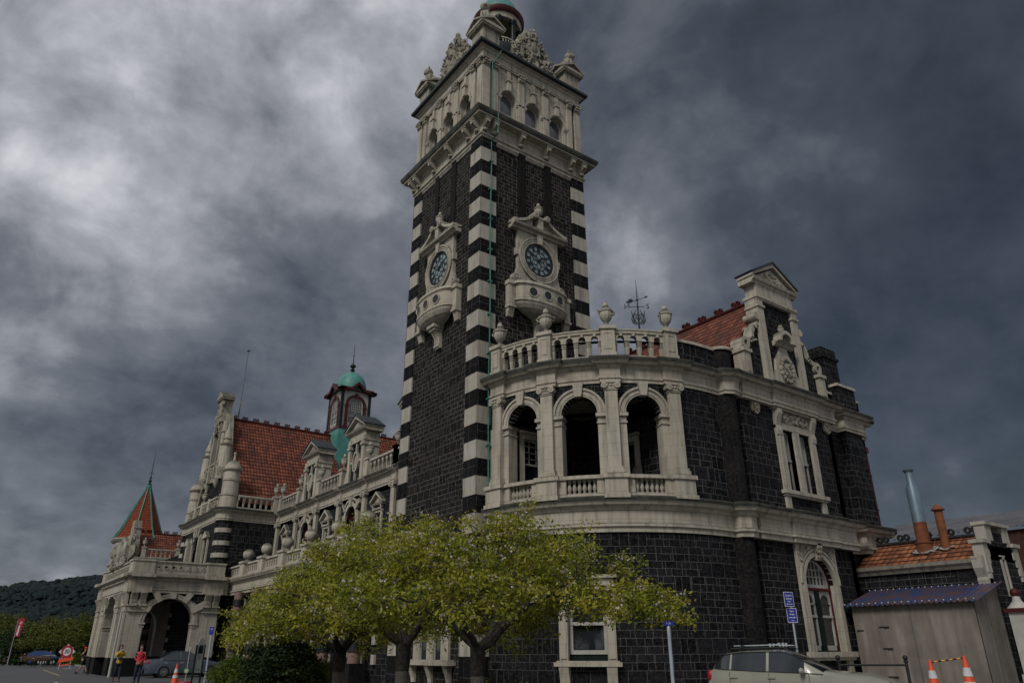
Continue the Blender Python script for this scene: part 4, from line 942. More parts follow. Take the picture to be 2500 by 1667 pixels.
for y in (16.45,23.85,31.25):
    u=my(y); o=frame_win(MR,u-.36,u+.36,7.1,8.75,.02,.17); m=M(); m.mold(MR,u-.72,u+.72,[(0,9.16),(.2,9.16),(.26,9.26),(0,9.3)]); m.poly(MR,[(u-.72,9.28),(u+.72,9.28),(u,9.75)],0,.08)
    for s in (-1,1): m.poly(MR,[(u+s*.78,9.28),(u+s*.78,9.4),(u,9.95),(u,9.78)],0,.28); m.mold(MR,u+s*.5-.08,u+s*.5+.08,[(0,8.75),(.1,8.8),(.2,9.16),(0,9.16)])
    m.obj('window_pediment','cream',o)
m=M(); m.tube([MR.P(my(14.1),.12,10.2),MR.P(my(14.1),.12,5.5)],.06,8); m.obj('downpipe','red',ST)
# entablature: wing south face + main range ; wing rounded corner
def wingpath(y0,yl,xw=.62,xm=X4,yend=6.2):
    cx,cy=xw+.5,y0+.5; p=[(xw,yl)]; 
    p+=[(xw,y0+1.0)]+[(xw+.5+.62*math.cos(math.radians(a)),y0+.5+.62*math.sin(math.radians(a))) for a in (150,180,205,225,245,270,300)]+[(xw+1.0,y0)]
    p+=[(xm,y0),(xm,yend)]; return p
PE2=[(-.3,10.2),(.05,10.2),(.05,10.30),(.09,10.33),(.09,10.40),(.05,10.42),(.05,10.70),(.09,10.74),(.13,10.82),(.27,10.85),(.30,10.90),(.36,10.95),(.39,11.03),(.39,11.07),(.2,11.14),(-.3,11.15)]
m=M(); m.sweep([(X4,33.5),(X4,6.2)],PE2); m.sweep([(X4-.01,y+.0) for y in ()] or [(X4,6.2),(X4,6.1)],PE2)
for y in COLY: m.sweep([(X4-.13,y+.3),(X4-.13,y-.3)],PE2)
m.obj('range_entablature','cream',ST); M().sweep([(X4,33.5),(X4,6.2)],LIPU).obj('cornice_lip','lip',ST)
# balustrade with dormers
def arcbal(S,u0,u1,n,zb=11.12,par=ST,ped=(),ins=True):
    m=M(); w=(u1-u0)/n; hs=[(u0+w*(i+.5),w*.30,zb+.62,zb+.68,True) for i in range(n)]
    m.wall(S,u0,u1,zb+.62,zb+.86,.1,.18,hs); m.sb(S,u0,u1,-.14,.18,zb+.86,zb+.98); m.sb(S,u0,u1,-.12,.16,zb,zb+.1)
    o=m.obj('roof_balustrade','cream',par)
    for i in range(n+1):
        u=u0+w*i; x=S.P(u,.01,zb+.08); inst('baluster',SQB,o,x,S.ang(u),(w/.42*.85 if 0<i<n else w/.42*.5,1,.9))
    return o
def pedestal(S,u,zb=11.12,hw=.2,h=1.02,urn=True,par=ST):
    m=M(); m.sb(S,u-hw,u+hw,-.2,.24,zb,zb+h); m.sb(S,u-hw-.06,u+hw+.06,-.24,.3,zb+h,zb+h+.12); m.sb(S,u-hw-.04,u+hw+.04,-.2,.28,zb,zb+.14); m.obj('pedestal','cream',par)
    if urn: inst('urn',URN2,par,S.P(u,.03,zb+h+.11),0,.98)
D1,D2=20.0,27.4
for yc in (D1,D2,12.6):
    u=my(yc); m=M(); 
    for s in (-1,1):
        m.sb(MR,u+s*.95-.17,u+s*.95+.17,-.9,.16,11.1,13.5); m.sb(MR,u+s*.95-.24,u+s*.95+.24,-.9,.24,13.3,13.46); m.sb(MR,u+s*.95-.2,u+s*.95+.2,-.9,.18,13.46,13.9)
        m.poly(MR,[(u+s*1.12,11.1),(u+s*1.65,11.1),(u+s*1.5,11.5),(u+s*1.25,11.9),(u+s*1.12,12.3)],-.1,.1)
    m.sb(MR,u-1.12,u+1.12,-.9,.1,13.62,14.2); m.sb(MR,u-1.2,u+1.2,-.95,.2,13.6,13.7)
    m.mold(MR,u-1.45,u+1.45,[(-1.0,14.2),(.12,14.2),(.3,14.3),(.38,14.42),(-1.0,14.42)],1)
    m.poly(MR,[(u-1.4,14.42),(u+1.4,14.42),(u,15.15)],-1.0,.12)
    for s in (-1,1): m.poly(MR,[(u+s*1.5,14.42),(u+s*1.5,14.56),(u,15.4),(u,15.18)],-1.0,.36)
    m.ring(MR,u,12.4,.52,.68,0,.16,0,360,26,.62); m.sb(MR,u-.06,u+.06,0,.14,11.15,11.75); m.sb(MR,u-.06,u+.06,0,.14,13.0,13.6); m.sb(MR,u-.82,u-.38,0,.12,12.34,12.46); m.sb(MR,u+.38,u+.82,0,.12,12.34,12.46)
    relief(m,MR,u-.5,u+.5,14.48,14.85,.12,30,int(yc),.07,lambda a,z:z<15.0-abs(a-u)*.5)
    o=m.obj('dormer','cream',ST); k=M(); k.sb(MR,u-1.1,u+1.1,-.85,.02,11.1,13.65); k.obj('dormer_wall','blueL',o); k=M(); k.ring(MR,u,12.4,0,.5,.02,.06,0,360,24,.6); k.obj('oval_panel','creamc',o)
    for s in (-1,1): pedestal(MR,u+s*1.85)
    for s in (-1,1): k=M(); k.poly(MR,[(u+s*1.54,14.5),(u+s*1.54,14.6),(u,15.48),(u,15.39)],-1.05,.42); k.obj('dormer_flashing','gutter',o)
for a,b in ((33.0,D2+2.1),(D2-2.1,D1+2.1),(D1-2.1,14.7)):
    arcbal(MR,my(a)+.1,my(b),max(3,int(abs(a-b)/.5)))
pedestal(MR,my(14.45),urn=True); pedestal(MR,my(32.9)); arcbal(MR,my(14.2),my(6.3),14)
# terrace front (ground storey), x=1.3
X1=1.45; TF=Flat((X1,33.3),(0,-1))
def ty(y): return 33.3-y
BYS=[15.4+3.72*i for i in range(6)]; BYS=[11.7]+BYS
m=M(); m.wall(TF,-.6,27.2,0,5.1,-.5,.3,[(ty((a+b)/2),.75,1.2,3.6,False) for a,b in zip(BYS,BYS[1:])]); m.obj('terrace_wall','blueL',ST)
m=M(); m.sweep([(X1,33.6),(X1,6.1)],PL+[] ); m.obj('terrace_entablature','cream',ST)
m=M(); m.box(X1-.1,X4,6,33.5,6.1,6.16); m.obj('terrace_floor','dark',ST)
def banded(x,y,z0,st,n,r0,r1):
    pr=[]
    for k in range(n):
        z=z0+k*st; pr+=[(r0,z),(r0,z+st)] if k%2==0 else [(r0,z),(r1,z+.02),(r1,z+st-.02),(r0,z+st)]
    mt=nt_band(z0,st); M().lathe(x,y,0,pr,18).obj('banded_column',mt,ST,True)
BM={}
def nt_band(z0,st):
    if (z0,st) in BM: return BM[(z0,st)]
    m,t,b=nt('pink granite column with black bands'); tc=N(t,'TexCoord'); sp=N(t,'SeparateXYZ'); L(t,tc.outputs['Object'],sp.inputs[0])
    f=mth(t,'GREATER_THAN',mth(t,'FRACT',mth(t,'DIVIDE',mth(t,'SUBTRACT',sp.outputs[2],z0),2*st)),.5)
    c=ramp(t,noise(t,14,5),[(.35,(.17,.10,.085)),(.65,(.25,.155,.13))]); c=mix(t,f,c,(.010,.010,.011)); L(t,c,b.inputs['Base Color']); b.inputs['Roughness'].default_value=.5; BM[(z0,st)]=m; return m
for i,y in enumerate(BYS):
    u=ty(y); banded(X1-.25,y,.95,.46,9,.30,.345); m=M(); m.box(X1-.65,X1+.15,y-.4,y+.4,0,.95); m.obj('column_base','dark',ST)
    m=M()
    for k in range(10):
        z=.9+k*.42
        if k%2==0: m.sb(TF,u-.75,u-.42,-.5,-.38,z,z+.42); m.sb(TF,u+.42,u+.75,-.5,-.38,z,z+.42)
    m.obj('striped_pier','quoin',ST)
for a,b in zip(BYS,BYS[1:]):
    u=ty((a+b)/2); frame_win(TF,u-.7,u+.7,1.2,3.6,-.62,.15,rows=2)
# terrace balustrade with stone balls
for i,y in enumerate(BYS):
    u=ty(y); m=M(); m.sb(TF,u-.42,u+.42,-.3,.36,6.1,6.95); m.sb(TF,u-.5,u+.5,-.36,.44,6.95,7.08); m.lathe(TF.P(u,0,0)[0],TF.P(u,0,0)[1],7.08,[(.3,0),(.26,.06),(.14,.1),(.12,.16)],14); m.obj('pedestal','cream',ST)
    x,yy,_=TF.P(u,0,0); M().blob((x,yy,7.56),.36,0,0,20,14).obj('stone_ball','cream',ST,True)
for a,b in zip(BYS,BYS[1:]):
    u0,u1=sorted((ty(a),ty(b))); m=M(); n=7; w=(u1-u0-.84)/n
    m.wall(TF,u0+.42,u1-.42,6.3,6.86,.06,.14,[(u0+.42+w*(k+.5),w*.28,6.38,6.62,True) for k in range(n)]); m.sb(TF,u0+.42,u1-.42,-.14,.16,6.86,6.98); m.sb(TF,u0+.42,u1-.42,-.12,.14,6.1,6.3); m.obj('terrace_balustrade','cream',ST)
# ------------------------------------------------------------------ wing pavilion (x .62.., y 33.5..44.2) and its twin to the north
def wing(y0,y1,dx=0,main=True):
    xw=.06+dx; S=Flat((xw+.0,y0),(1,0)); Wf=Flat((xw,y1),(0,-1)); wd=X4-xw; yc=(y0+y1)/2
    m=M(); m.wall(S,.9,wd+ (0 if main else 8),0,10.25,0,.3); hw=[(y1-yc,1.0,6.6,8.6,True),(y1-yc-2.6,.4,7.2,9.0,False),(y1-yc+2.6,.4,7.2,9.0,False)]
    m.wall(Wf,.9,y1-y0-.9,0,10.25,0,.4,hw); m.obj('wing_wall','blueL',ST)
    for (cx,cy) in ((xw+.5,y0+.5),(xw+.5,y1-.5)):
        m=M(); m.lathe(cx,cy,0,[(.6,0),(.6,10.22)],24); m.obj('corner_shaft','blueL',ST,True)
        m=M(); 
        for z in (1.2,2.1,3.0,3.9,6.7,7.6,8.45,9.35): m.lathe(cx,cy,z,[(.6,0),(.64,0),(.64,.32),(.6,.32)],24)
        m.obj('white_bands','quoin',ST,True)
        m=M(); m.lathe(cx,cy,11.0,[(.78,0),(.78,.12),(.64,.16),(.64,1.0),(.7,1.04),(.7,1.12),(.6,1.16),(.58,2.1),(.64,2.14),(.64,2.22),(.58,2.26),(.56,2.3),(.56,2.86),(.66,2.9),(.72,2.98),(.72,3.06),(.6,3.1),(.56,3.3),(.42,3.55),(.2,3.7),(.12,3.74),(.08,3.9),(.07,4.15),(.05,4.2)],24)
        m.blob((cx,cy,15.27),.12,0,0,10,8); m.obj('corner_turret','cream',ST,True)
    p=[(xw,y1-1.0),(xw,y0+1.0)]; cc=(xw+.5,y0+.5); p+=[(cc[0]+.68*math.cos(math.radians(a)),cc[1]+.68*math.sin(math.radians(a))) for a in (160,180,202,225,248,270,290)]+[(xw+1.0,y0),((X4 if main else X4+8)-.0,y0)]
    p=[(xw+8,y1),(xw+1.0,y1)]+[(xw+.5+.68*math.cos(math.radians(a)),y1-.5+.68*math.sin(math.radians(a))) for a in (70,90,112,135,158,180,200)]+p[0:]
    m=M(); m.sweep(p,PE2); m.obj('wing_entablature','cream',ST); M().sweep(p,LIPU).obj('cornice_lip','lip',ST)
    m=M(); m.sweep(p,PL); m.obj('wing_string_course','cream',ST)
    # windows of the west face
    u=y1-yc; m=M(); m.ring(Wf,u,8.6,1.0,1.3,-.1,.15,0,180,18); m.sb(Wf,u-1.3,u-1.0,-.1,.12,6.3,8.6); m.sb(Wf,u+1.0,u+1.3,-.1,.12,6.3,8.6)
    for k in range(-2,3):
        a=math.radians(90+k*28); c_,s_=math.cos(a),math.sin(a); m.poly(Wf,[(u+1.05*c_-.12*s_,8.6+1.05*s_+.12*c_),(u+1.05*c_+.12*s_,8.6+1.05*s_-.12*c_),(u+1.75*c_+.18*s_,8.6+1.6*s_-.18*c_),(u+1.75*c_-.18*s_,8.6+1.6*s_+.18*c_)],0,.22)
    for s in (-1,1): m.sb(Wf,u+s*1.65-.1,u+s*1.65+.1,0,.4,6.4,9.4)
    for s in (-1,1): m.sb(Wf,u+s*2.6-.6,u+s*2.6-.4,0,.12,6.9,9.2); m.sb(Wf,u+s*2.6+.4,u+s*2.6+.6,0,.12,6.9,9.2); m.poly(Wf,[(u+s*2.6-.75,9.2),(u+s*2.6+.75,9.2),(u+s*2.6,9.75)],0,.25)
    o=m.obj('wing_window','cream',ST); g=M(); g.poly(Wf,[(u-1.0,6.6),(u+1.0,6.6)]+[(u+math.cos(PI*i/12),8.6+math.sin(PI*i/12)) for i in range(13)],-.35,-.3)
    for s in (-1,1): g.poly(Wf,[(u+s*2.6-.4,7.2),(u+s*2.6+.4,7.2),(u+s*2.6+.4,9.0),(u+s*2.6-.4,9.0)],-.35,-.3)
    g.obj('pane','glass',o); g=M()
    for k in range(-3,4): g.sb(Wf,u+k*.28-.02,u+k*.28+.02,-.3,-.25,6.6,8.6+math.sqrt(max(0,1-(k*.28)**2)))
    for z in (7.2,7.9,8.6,9.1): g.sb(Wf,u-.95,u+.95,-.3,-.25,z,z+.04)
    g.obj('glazing_bars','white',o)
    # south balustrade
    arcbal(S,1.05,wd-.6,6); pedestal(S,wd-.35,urn=main)
    # west parapet with carved panels
    m=M(); m.sb(Wf,1.2,y1-y0-1.2,-.1,.1,11.1,11.25); m.sb(Wf,1.2,y1-y0-1.2,-.12,.16,11.95,12.08); m.sb(Wf,1.2,y1-y0-1.2,-.06,.04,11.2,11.95)
    for k in (3.4,y1-y0-3.4,(y1-y0)/2): m.sb(Wf,k-.2,k+.2,-.16,.18,11.1,12.2)
    m.obj('west_parapet','cream',ST); m=M(); relief(m,Wf,1.3,y1-y0-1.3,11.28,11.9,.05,110,int(y0),.13); m.obj('carved_panels','carved',ST)
    inst('urn',URN,ST,Wf.P((y1-y0)/2,0,12.2),0,1)
    # gable
    Gw=Flat((xw+.45,y1),(0,-1)); c=(y1-y0)/2; m=M()
    m.poly(Gw,[(c-3.9,11.1),(c+3.9,11.1),(c+.9,19.2),(c-.9,19.2)],-.4,0); m.obj('gable_wall','blueL',ST)
    m=M()
    for s in (-1,1):
        A=(c+s*3.95,11.1);B_=(c+s*.9,19.3); m.poly(Gw,[A,(A[0]+s*.3,11.1),(B_[0]+s*.3,19.4),B_],-.45,.12)
        m.sb(Gw,c+s*.75-.14,c+s*.75+.14,0,.35,13.9,19.3)
    m.sb(Gw,c-2.6,c+2.6,0,.2,14.3,15.3); m.sb(Gw,c-2.7,c+2.7,0,.3,15.25,15.4); m.sb(Gw,c-2.9,c+2.9,0,.14,13.9,14.3)
    m.sb(Gw,c-.85,c+.85,-.4,.5,19.2,19.5); m.sb(Gw,c-.55,c+.55,-.4,.4,19.5,20.7); m.mold(Gw,c-.9,c+.9,[(-.45,20.7),(.5,20.7),(.62,20.85),(-.45,20.85)],1)
    m.poly(Gw,[(c-.95,20.85),(c+.95,20.85),(c,21.55)],-.45,.6); m.poly(Gw,[(c-1.05,18.7),(c+1.05,18.7),(c+.6,19.6),(c-.6,19.6)],-.3,.45)
    m.obj('gable_surround','carved',ST)
    m=M()
    for s in (-1,1):
        q=Gw.P(c+s*2.6,.1,0); m.lathe(q[0],q[1],13.7,[(0,0),(.12,.05),(.2,.3),(.42,.6),(.5,.85),(.46,.95),(.42,1.0),(.38,2.6),(.46,2.66),(.52,2.78),(.3,2.86),(.26,3.1),(.34,3.2),(.3,3.3),(.16,3.8),(.02,4.5)],16)
        q=Gw.P(c+s*1.2,.1,0); m.lathe(q[0],q[1],13.2,[(0,0),(.15,.2),(.3,.5),(.34,.7),(.2,.8),(.18,4.5),(.28,4.6),(.28,4.7),(.18,4.75),(.16,5.5)],12)
    m.obj('gable_turrets','cream',ST,True); m=M(); relief(m,Gw,c-2.3,c+2.3,14.35,15.2,.2,80,3,.14); relief(m,Gw,c-.8,c+.8,17.8,20.5,.35,60,9,.16); m.obj('gable_carving','carved',ST)
    # roof
    zr,ze=19.3,11.55; hy=5.15; d=math.hypot(hy,zr-ze); x0=xw+.7; x1=10.0 if main else 14
    m=M()
    for s in (-1,1): m.slab([(x0,yc+s*hy,ze),(x1,yc+s*hy,ze),(x1,yc,zr),(x0,yc,zr)],.15,[(x0,0),(x1,0),(x1,d),(x0,d)])
    m.obj('wing_roof','roof',ST)
    m=M(); m.poly(Flat((x1-.3,yc+hy),(0,-1)),[(.1,ze),(2*hy-.1,ze),(hy,zr-.1)],0,.1); m.obj('roof_end','dark',ST)
    ridge_tiles((x0+.1,yc,zr+.05),(x1,yc,zr+.05),10,.13).obj('ridge_tiles','ridge',ST)
wing(33.5,44.2)
m=M(); m.box(X4,22,6,70,9.9,10.9); m.obj('flat_roof','dark',ST)
# flagpole
m=M(); m.tube([(1.85,39.6,18.8),(1.85,39.6,25.9)],[.06,.035],8); m.lathe(1.85,39.6,25.88,[(.05,0),(.16,.02),(.16,.08),(0,.1)],10); tag(m.obj('flagpole','pole',None),'bare thin grey flagpole rising behind the big gable of the red roof','flagpole')
# roofs behind
m=M(); zr,ze=16.0,11.3; yr=34.9; d=math.hypot(3.3,4.7); m.slab([(9.4,yr-3.3,ze),(13,yr-3.3,ze),(13,yr,zr),(9.4,yr,zr)],.12,[(9.4,0),(13,0),(13,d),(9.4,d)])
yr=37.2; zr=19.45; d=math.hypot(6,8.4); m.slab([(12.6,yr-6,zr-8.4),(22,yr-6,zr-8.4),(22,yr,zr),(12.6,yr,zr)],.12,[(12.6,0),(22,0),(22,d),(12.6,d)]); m.obj('rear_roof','roof',ST)
m=M(); m.box(12.8,22,31.4,37,10.9,11.4); m.obj('flat_roof','dark',ST)
ridge_tiles((12.6,37.2,19.5),(21,37.2,19.5),7,.14).obj('ridge_tiles','ridge',ST); ridge_tiles((9.5,34.9,16.05),(11.5,34.9,16.05),2,.15).obj('ridge_tiles','ridge',ST)
# roof lantern turret
lx,ly,hw=11.45,38.75,1.42
m=M()
pr=[(1.62,11.5),(1.60,16),(1.55,19.0),(hw+.02,20.0)]
for (r0,z0),(r1,z1) in zip(pr,pr[1:]):
    A=[(lx+x*r0,ly+y*r0,z0) for x,y in ((-1,-1),(1,-1),(1,1),(-1,1))]; B_=[(lx+x*r1,ly+y*r1,z1) for x,y in ((-1,-1),(1,-1),(1,1),(-1,1))]
    for i in range(4): j=(i+1)%4; q0=0 ; m.add([A[i],A[j],B_[j],B_[i]],[(0,1,2,3)],[(0,0,z0),(2*r0,0,z0),(2*r0,0,z1),(0,0,z1)])
m.obj('turret_base','copper',ST,False,None,False)
LF=[Flat((lx-hw,ly-hw),(1,0)),Flat((lx-hw,ly+hw),(0,-1)),Flat((lx+hw,ly+hw),(-1,0)),Flat((lx+hw,ly-hw),(0,1))]; w2=2*hw
m=M()
for S in LF: m.wall(S,.0,w2,19.75,23.45,-.04,.1,[(hw,.72,20.3,22.05,True)])
tb=m.obj('turret_wall','white',ST)
m=M()
for S in LF: m.sb(S,-.04,.2,-.1,.05,19.5,23.4); m.sb(S,w2-.2,w2+.04,-.1,.05,19.5,23.4)
m.obj('turret_corner_post','green',tb)
m=M()
for S in LF:
    m.ring(S,hw,22.05,.74,1.0,-.06,.07,0,180,18); m.sb(S,hw-1.02,hw-.74,-.06,.05,20.0,22.0); m.sb(S,hw+.74,hw+1.02,-.06,.05,20.0,22.0); m.sb(S,hw-1.06,hw-.7,-.06,.09,21.85,22.05); m.sb(S,hw+.7,hw+1.06,-.06,.09,21.85,22.05)
    m.poly(S,[(hw-.1,22.75),(hw+.1,22.75),(hw+.14,23.2),(hw-.14,23.2)],0,.12); m.sb(S,-.08,w2+.08,-.1,.1,19.72,19.98)
    e=.42
    for s in (-1,1): 
        P_=[(hw+s*(hw+e),23.5),(hw+s*.72,23.62),(hw,24.28),(hw,24.0),(hw+s*.62,23.4),(hw+s*(hw+e),23.25)]; m.poly(S,P_,-.2,e)
m.obj('turret_cornice','red',tb)
m=M(); m.box(lx-hw-.2,lx+hw+.2,ly-hw-.2,ly+hw+.2,23.42,23.7); m.obj('turret_roof_deck','gutter',tb)
m=M()
for S in LF:
    m.ring(S,hw,22.05,.64,.73,-.1,-.02,0,180,16); m.sb(S,hw-.73,hw-.64,-.1,-.02,20.2,22.05); m.sb(S,hw+.64,hw+.73,-.1,-.02,20.2,22.05); m.sb(S,hw-.73,hw+.73,-.1,0,20.2,20.34)
    for k in range(-3,4): x=k*.19; m.sb(S,hw+x-.018,hw+x+.018,-.08,-.04,21.5 if k not in(0,) else 20.3,22.05+math.sqrt(.66**2-x*x))
    for z in (21.5,21.75,22.0,22.3): w_=math.sqrt(max(.05,.66**2-max(0,z-22.05)**2)); m.sb(S,hw-w_,hw+w_,-.08,-.04,z-.018,z+.018)
    m.sb(S,hw-.66,hw+.66,-.08,-.03,21.0,21.06)
m.obj('turret_window_frame','white',tb)
m=M()
for S in LF[:2]: m.poly(S,[(hw-.68,20.25),(hw+.68,20.25)]+[(hw+.68*math.cos(PI*i/10),22.05+.68*math.sin(PI*i/10)) for i in range(11)],-.12,-.1)
m.obj('pane','glasst',tb)
M().lathe(lx,ly,23.6,[(1.42,0),(1.4,.3)]+[(1.42*math.cos(t*PI/2/10),.35+1.75*math.sin(t*PI/2/10)) for t in range(1,10)]+[(.1,2.12)],32).obj('turret_dome','copper',tb,True)
M().lathe(lx,ly,25.6,[(.1,0),(.28,.1),(.1,.2),(.24,.35),(.09,.5),(.3,.75),(.1,1.0),(.05,1.1),(.04,1.8),(.08,1.85),(.03,1.9),(.025,2.9),(.0,3.1)],10).obj('turret_finial','gutter',tb,True)
# ------------------------------------------------------------------ northern twin pavilion, lower seen roof, spire turret
Y2=70.5; NS=Flat((1.2,Y2),(1,0)); NW=Flat((.9,Y2+10),(0,-1))
m=M(); m.wall(NS,0,9,0,10.25,0,.3); m.wall(NW,0,10,0,10.25,0,.3); m.obj('wing_wall','blueL',ST)
m=M(); m.sweep([(.9,Y2+10),(.9,Y2),(9.9,Y2)],PE2); m.sweep([(.9,Y2+10),(.9,Y2),(9.9,Y2)],PL); m.obj('wing_entablature','cream',ST)
arcbal(NS,1.1,4.1,6); pedestal(NS,.75); pedestal(NS,4.35); pedestal(NS,4.95); arcbal(NS,5.2,8.4,6)
m=M(); d=math.hypot(2.6,2.9)
m.slab([(1.2,Y2+.8,11.3),(9,Y2+.8,11.3),(9,Y2+3.4,14.2),(1.2,Y2+3.4,14.2)],.15,[(0,0),(7.8,0),(7.8,d),(0,d)]); m.obj('wing_roof','roof',ST)
ridge_tiles((1.4,Y2+3.4,14.25),(8,Y2+3.4,14.25),7,.16).obj('ridge_tiles','ridge',ST)
m=M(); 
for k,(w,z0,z1) in enumerate(((1.5,11.1,12.3),(1.15,12.3,13.2),(.8,13.2,14.4),(.9,14.4,14.6),(.55,14.6,15.3))): m.box(.7,1.5,Y2+1.9-w,Y2+1.9+w,z0,z1)
m.blob((.9,Y2+.4,12.0),(.6,.7,.8),3,.3); m.blob((.9,Y2+1.2,13.2),(.4,.5,.7),5,.3); m.obj('stepped_gable','carved',ST)
SPIRE=(2.2,76.2)
m=M(); m.lathe(*SPIRE,0,[(2.75,0),(2.75,10.4),(2.95,10.6),(2.95,10.8),(2.7,10.9),(2.7,13.1),(2.95,13.25),(3.1,13.45),(3.1,13.6),(2.0,13.7)],8,PI/8); m.obj('octagonal_turret','creamc',ST)
m=M(); m.lathe(*SPIRE,13.6,[(3.05,0),(2.7,.35),(2.2,1.3),(.12,6.6)],8,PI/8); m.obj('spire_roof','spire',ST)
m=M()
for i in range(8):
    a=PI/8+i*PI/4; m.tube([(SPIRE[0]+r*math.cos(a),SPIRE[1]+r*math.sin(a),13.62+z) for r,z in ((3.08,0),(2.72,.35),(2.22,1.3),(.14,6.6))],[.11,.11,.10,.07],5)
m.lathe(*SPIRE,20.0,[(.3,0),(.3,.25),(.12,.35)],8); m.obj('spire_ribs','copperp',ST)
m=M(); m.lathe(*SPIRE,20.2,[(.2,0),(.26,.2),(.1,.3),(.2,.6),(.08,.8),(.14,1.0),(.05,1.1),(.04,2.8),(.01,4.3)],8); m.tube([(SPIRE[0]-.3,SPIRE[1],21.6),(SPIRE[0],SPIRE[1],21.9),(SPIRE[0]+.3,SPIRE[1],21.6)],.03,5); m.obj('spire_finial','gutter',ST)
# ------------------------------------------------------------------ porch (x -5..0.5, y 33.1..44.6)
PX0,PX1,PY0,PY1=-5.0,.75,33.1,44.7
PS=Flat((PX0,PY0),(1,0)); PW=Flat((PX0,PY1),(0,-1)); PN=Flat((PX1,PY1),(-1,0))
wS=PX1-PX0; wW=PY1-PY0
ac=2.66; ar=1.52; zs=3.2
def porch_face(S,w,holes,p=0):
    m=M(); m.wall(S,0,w,0,1.08,.12,.9,[(h[0],h[1]-.02,0,1.08,False) for h in holes]); m.obj('porch_plinth','dark',ST)
    m=M(); m.wall(S,0,w,1.08,5.1,0,.75,[(h[0],h[1],1.08,h[3],h[4]) for h in holes]); return m.obj('porch_wall','creamc',ST)
porch_face(PS,wS,[(ac,ar,0,zs,True)])
HW=[(wW/2,2.0,0,3.15,True),(2.05,.38,0,4.3,False),(wW-2.05,.38,0,4.3,False)]
porch_face(PW,wW,HW); porch_face(PN,wS,[(wS-ac,ar,0,zs,True)])
for S,c,r,z in ((PS,ac,ar,zs),(PW,wW/2,2.0,3.15)):
    m=M(); m.poly(S,[(c-r-.75,5.08),(c-r-.55,z+.9),(c-r*.8,z+r*.95),(c,z+r+.45),(c+r*.8,z+r*.95),(c+r+.55,z+.9),(c+r+.75,5.08)],-.02,.02); m.obj('dark_spandrel','blueL',ST)
    m=M(); m.ring(S,c,z,r,r+.28,-.7,.05,0,180,24); m.ring(S,c,z,r+.05,r+.12,0,.07,0,180,24); m.ring(S,c,z,r+.2,r+.28,0,.09,0,180,24)
    for k in range(-2,3):
        a=math.radians(90+k*30); c_,s_=math.cos(a),math.sin(a); ro=min((5.12-z)/max(s_,.01),r+1.0); t=.17
        q=[(c+(r-.02)*c_-t*s_,z+(r-.02)*s_+t*c_),(c+(r-.02)*c_+t*s_,z+(r-.02)*s_-t*c_),(c+ro*c_+t*1.4*s_,z+ro*s_-t*1.4*c_),(c+ro*c_-t*1.4*s_,z+ro*s_+t*1.4*c_)]
        q=[(a_,min(b_,5.1)) for a_,b_ in q]; m.poly(S,q,-.1,.14)
    for s in (-1,1): m.sb(S,c+s*(r+.12)-.2,c+s*(r+.12)+.2,-.7,.09,z-.12,z+.0); m.sb(S,c+s*(r+.1)-.14,c+s*(r+.1)+.14,-.7,.05,z-.3,z-.22)
    m.obj('porch_arch','cream',ST)
def pilast(S,u,hw=.24):
    m=M(); m.sb(S,u-hw,u+hw,0,.14 if S is PW else .035,1.08,4.2); m.sb(S,u-hw-.05,u+hw+.05,0,.2,4.2,4.28); m.sb(S,u-hw-.02,u+hw+.02,0,.17,3.85,3.9)
    m.mold(S,u-hw*.8,u+hw*.8,[(0,4.28),(.14,4.3),(.16,4.6),(.26,4.85),(.38,5.0),(.38,5.06),(0,5.06)])
    for x in (-.12,-.04,.04,.12): m.mold(S,u+x-.02,u+x+.02,[(0,4.4),(.18,4.42),(.2,4.62),(.3,4.86),(.4,4.98),(0,4.98)])
    m.obj('bracket_pilaster','cream',ST)
for u in (.28,.82,wS-.28,wS-.82): pilast(PS,u,.265)
for u in (.30,.86,2.75,3.4,wW-3.4,wW-2.75,wW-.30,wW-.86): pilast(PW,u)
pp=[(PX1,PY1),(PX0,PY1),(PX0,PY1-1.2),(PX0,PY1-1.201),(PX0,PY0),(PX1,PY0),(PX1+.9,PY0)]
pp=[(PX1,PY1),(PX0,PY1),(PX0,PY0),(PX1+.4,PY0)]
PP=[(-.6,5.04),(.12,5.04),(.12,5.2),(.17,5.22),(.17,5.3),(.1,5.33),(.1,5.78),(.2,5.84),(.2,5.94),(.38,6.0),(.46,6.06),(.48,6.18),(.2,6.24),(-.6,6.24)]
M().sweep(pp,PP).obj('porch_entablature','cream',ST)
m=M(); 
for S,w in ((PS,wS),(PW,wW)):
    n=int(w/.16)
    for i in range(n): u=(i+.5)*w/n; m.sb(S,u-.04,u+.04,.2,.27,5.8,5.9)
    for a,b in ((0,1.15),(w-1.15,w)): m.sb(S,a-.1,b+.1,.1,.24,5.06,5.8); m.sb(S,a-.15,b+.15,.2,.58,5.99,6.2)
m.obj('porch_dentils','cream',ST)
for S,w in ((PS,wS),(PW,wW)):
    n=int((w-2.4)/.42); m=M(); u0,u1=1.2,w-1.2; st=(u1-u0)/n
    hs=[(u0+st*(i+.5),st*.22,6.62,6.7,True) for i in range(n)]
    m.wall(S,u0,u1,6.22,7.0,.04,.2,hs); m.sb(S,u0,u1,-.22,.12,7.0,7.1)
    for h in hs: m.ring(S,h[0],6.66,.12,.155,.04,.08,0,360,10); m.ring(S,h[0]+st/2,6.42,.09,.115,.04,.07,0,180,8)
    for a,b in ((-.05,1.2),(w-1.2,w+.05)): m.sb(S,a,b,-.3,.14,6.22,7.02); m.sb(S,a-.05,b+.05,-.34,.2,7.02,7.14); m.sb(S,a-.02,b+.02,0,.2,6.22,6.36)
    m.obj('porch_parapet','cream',ST)
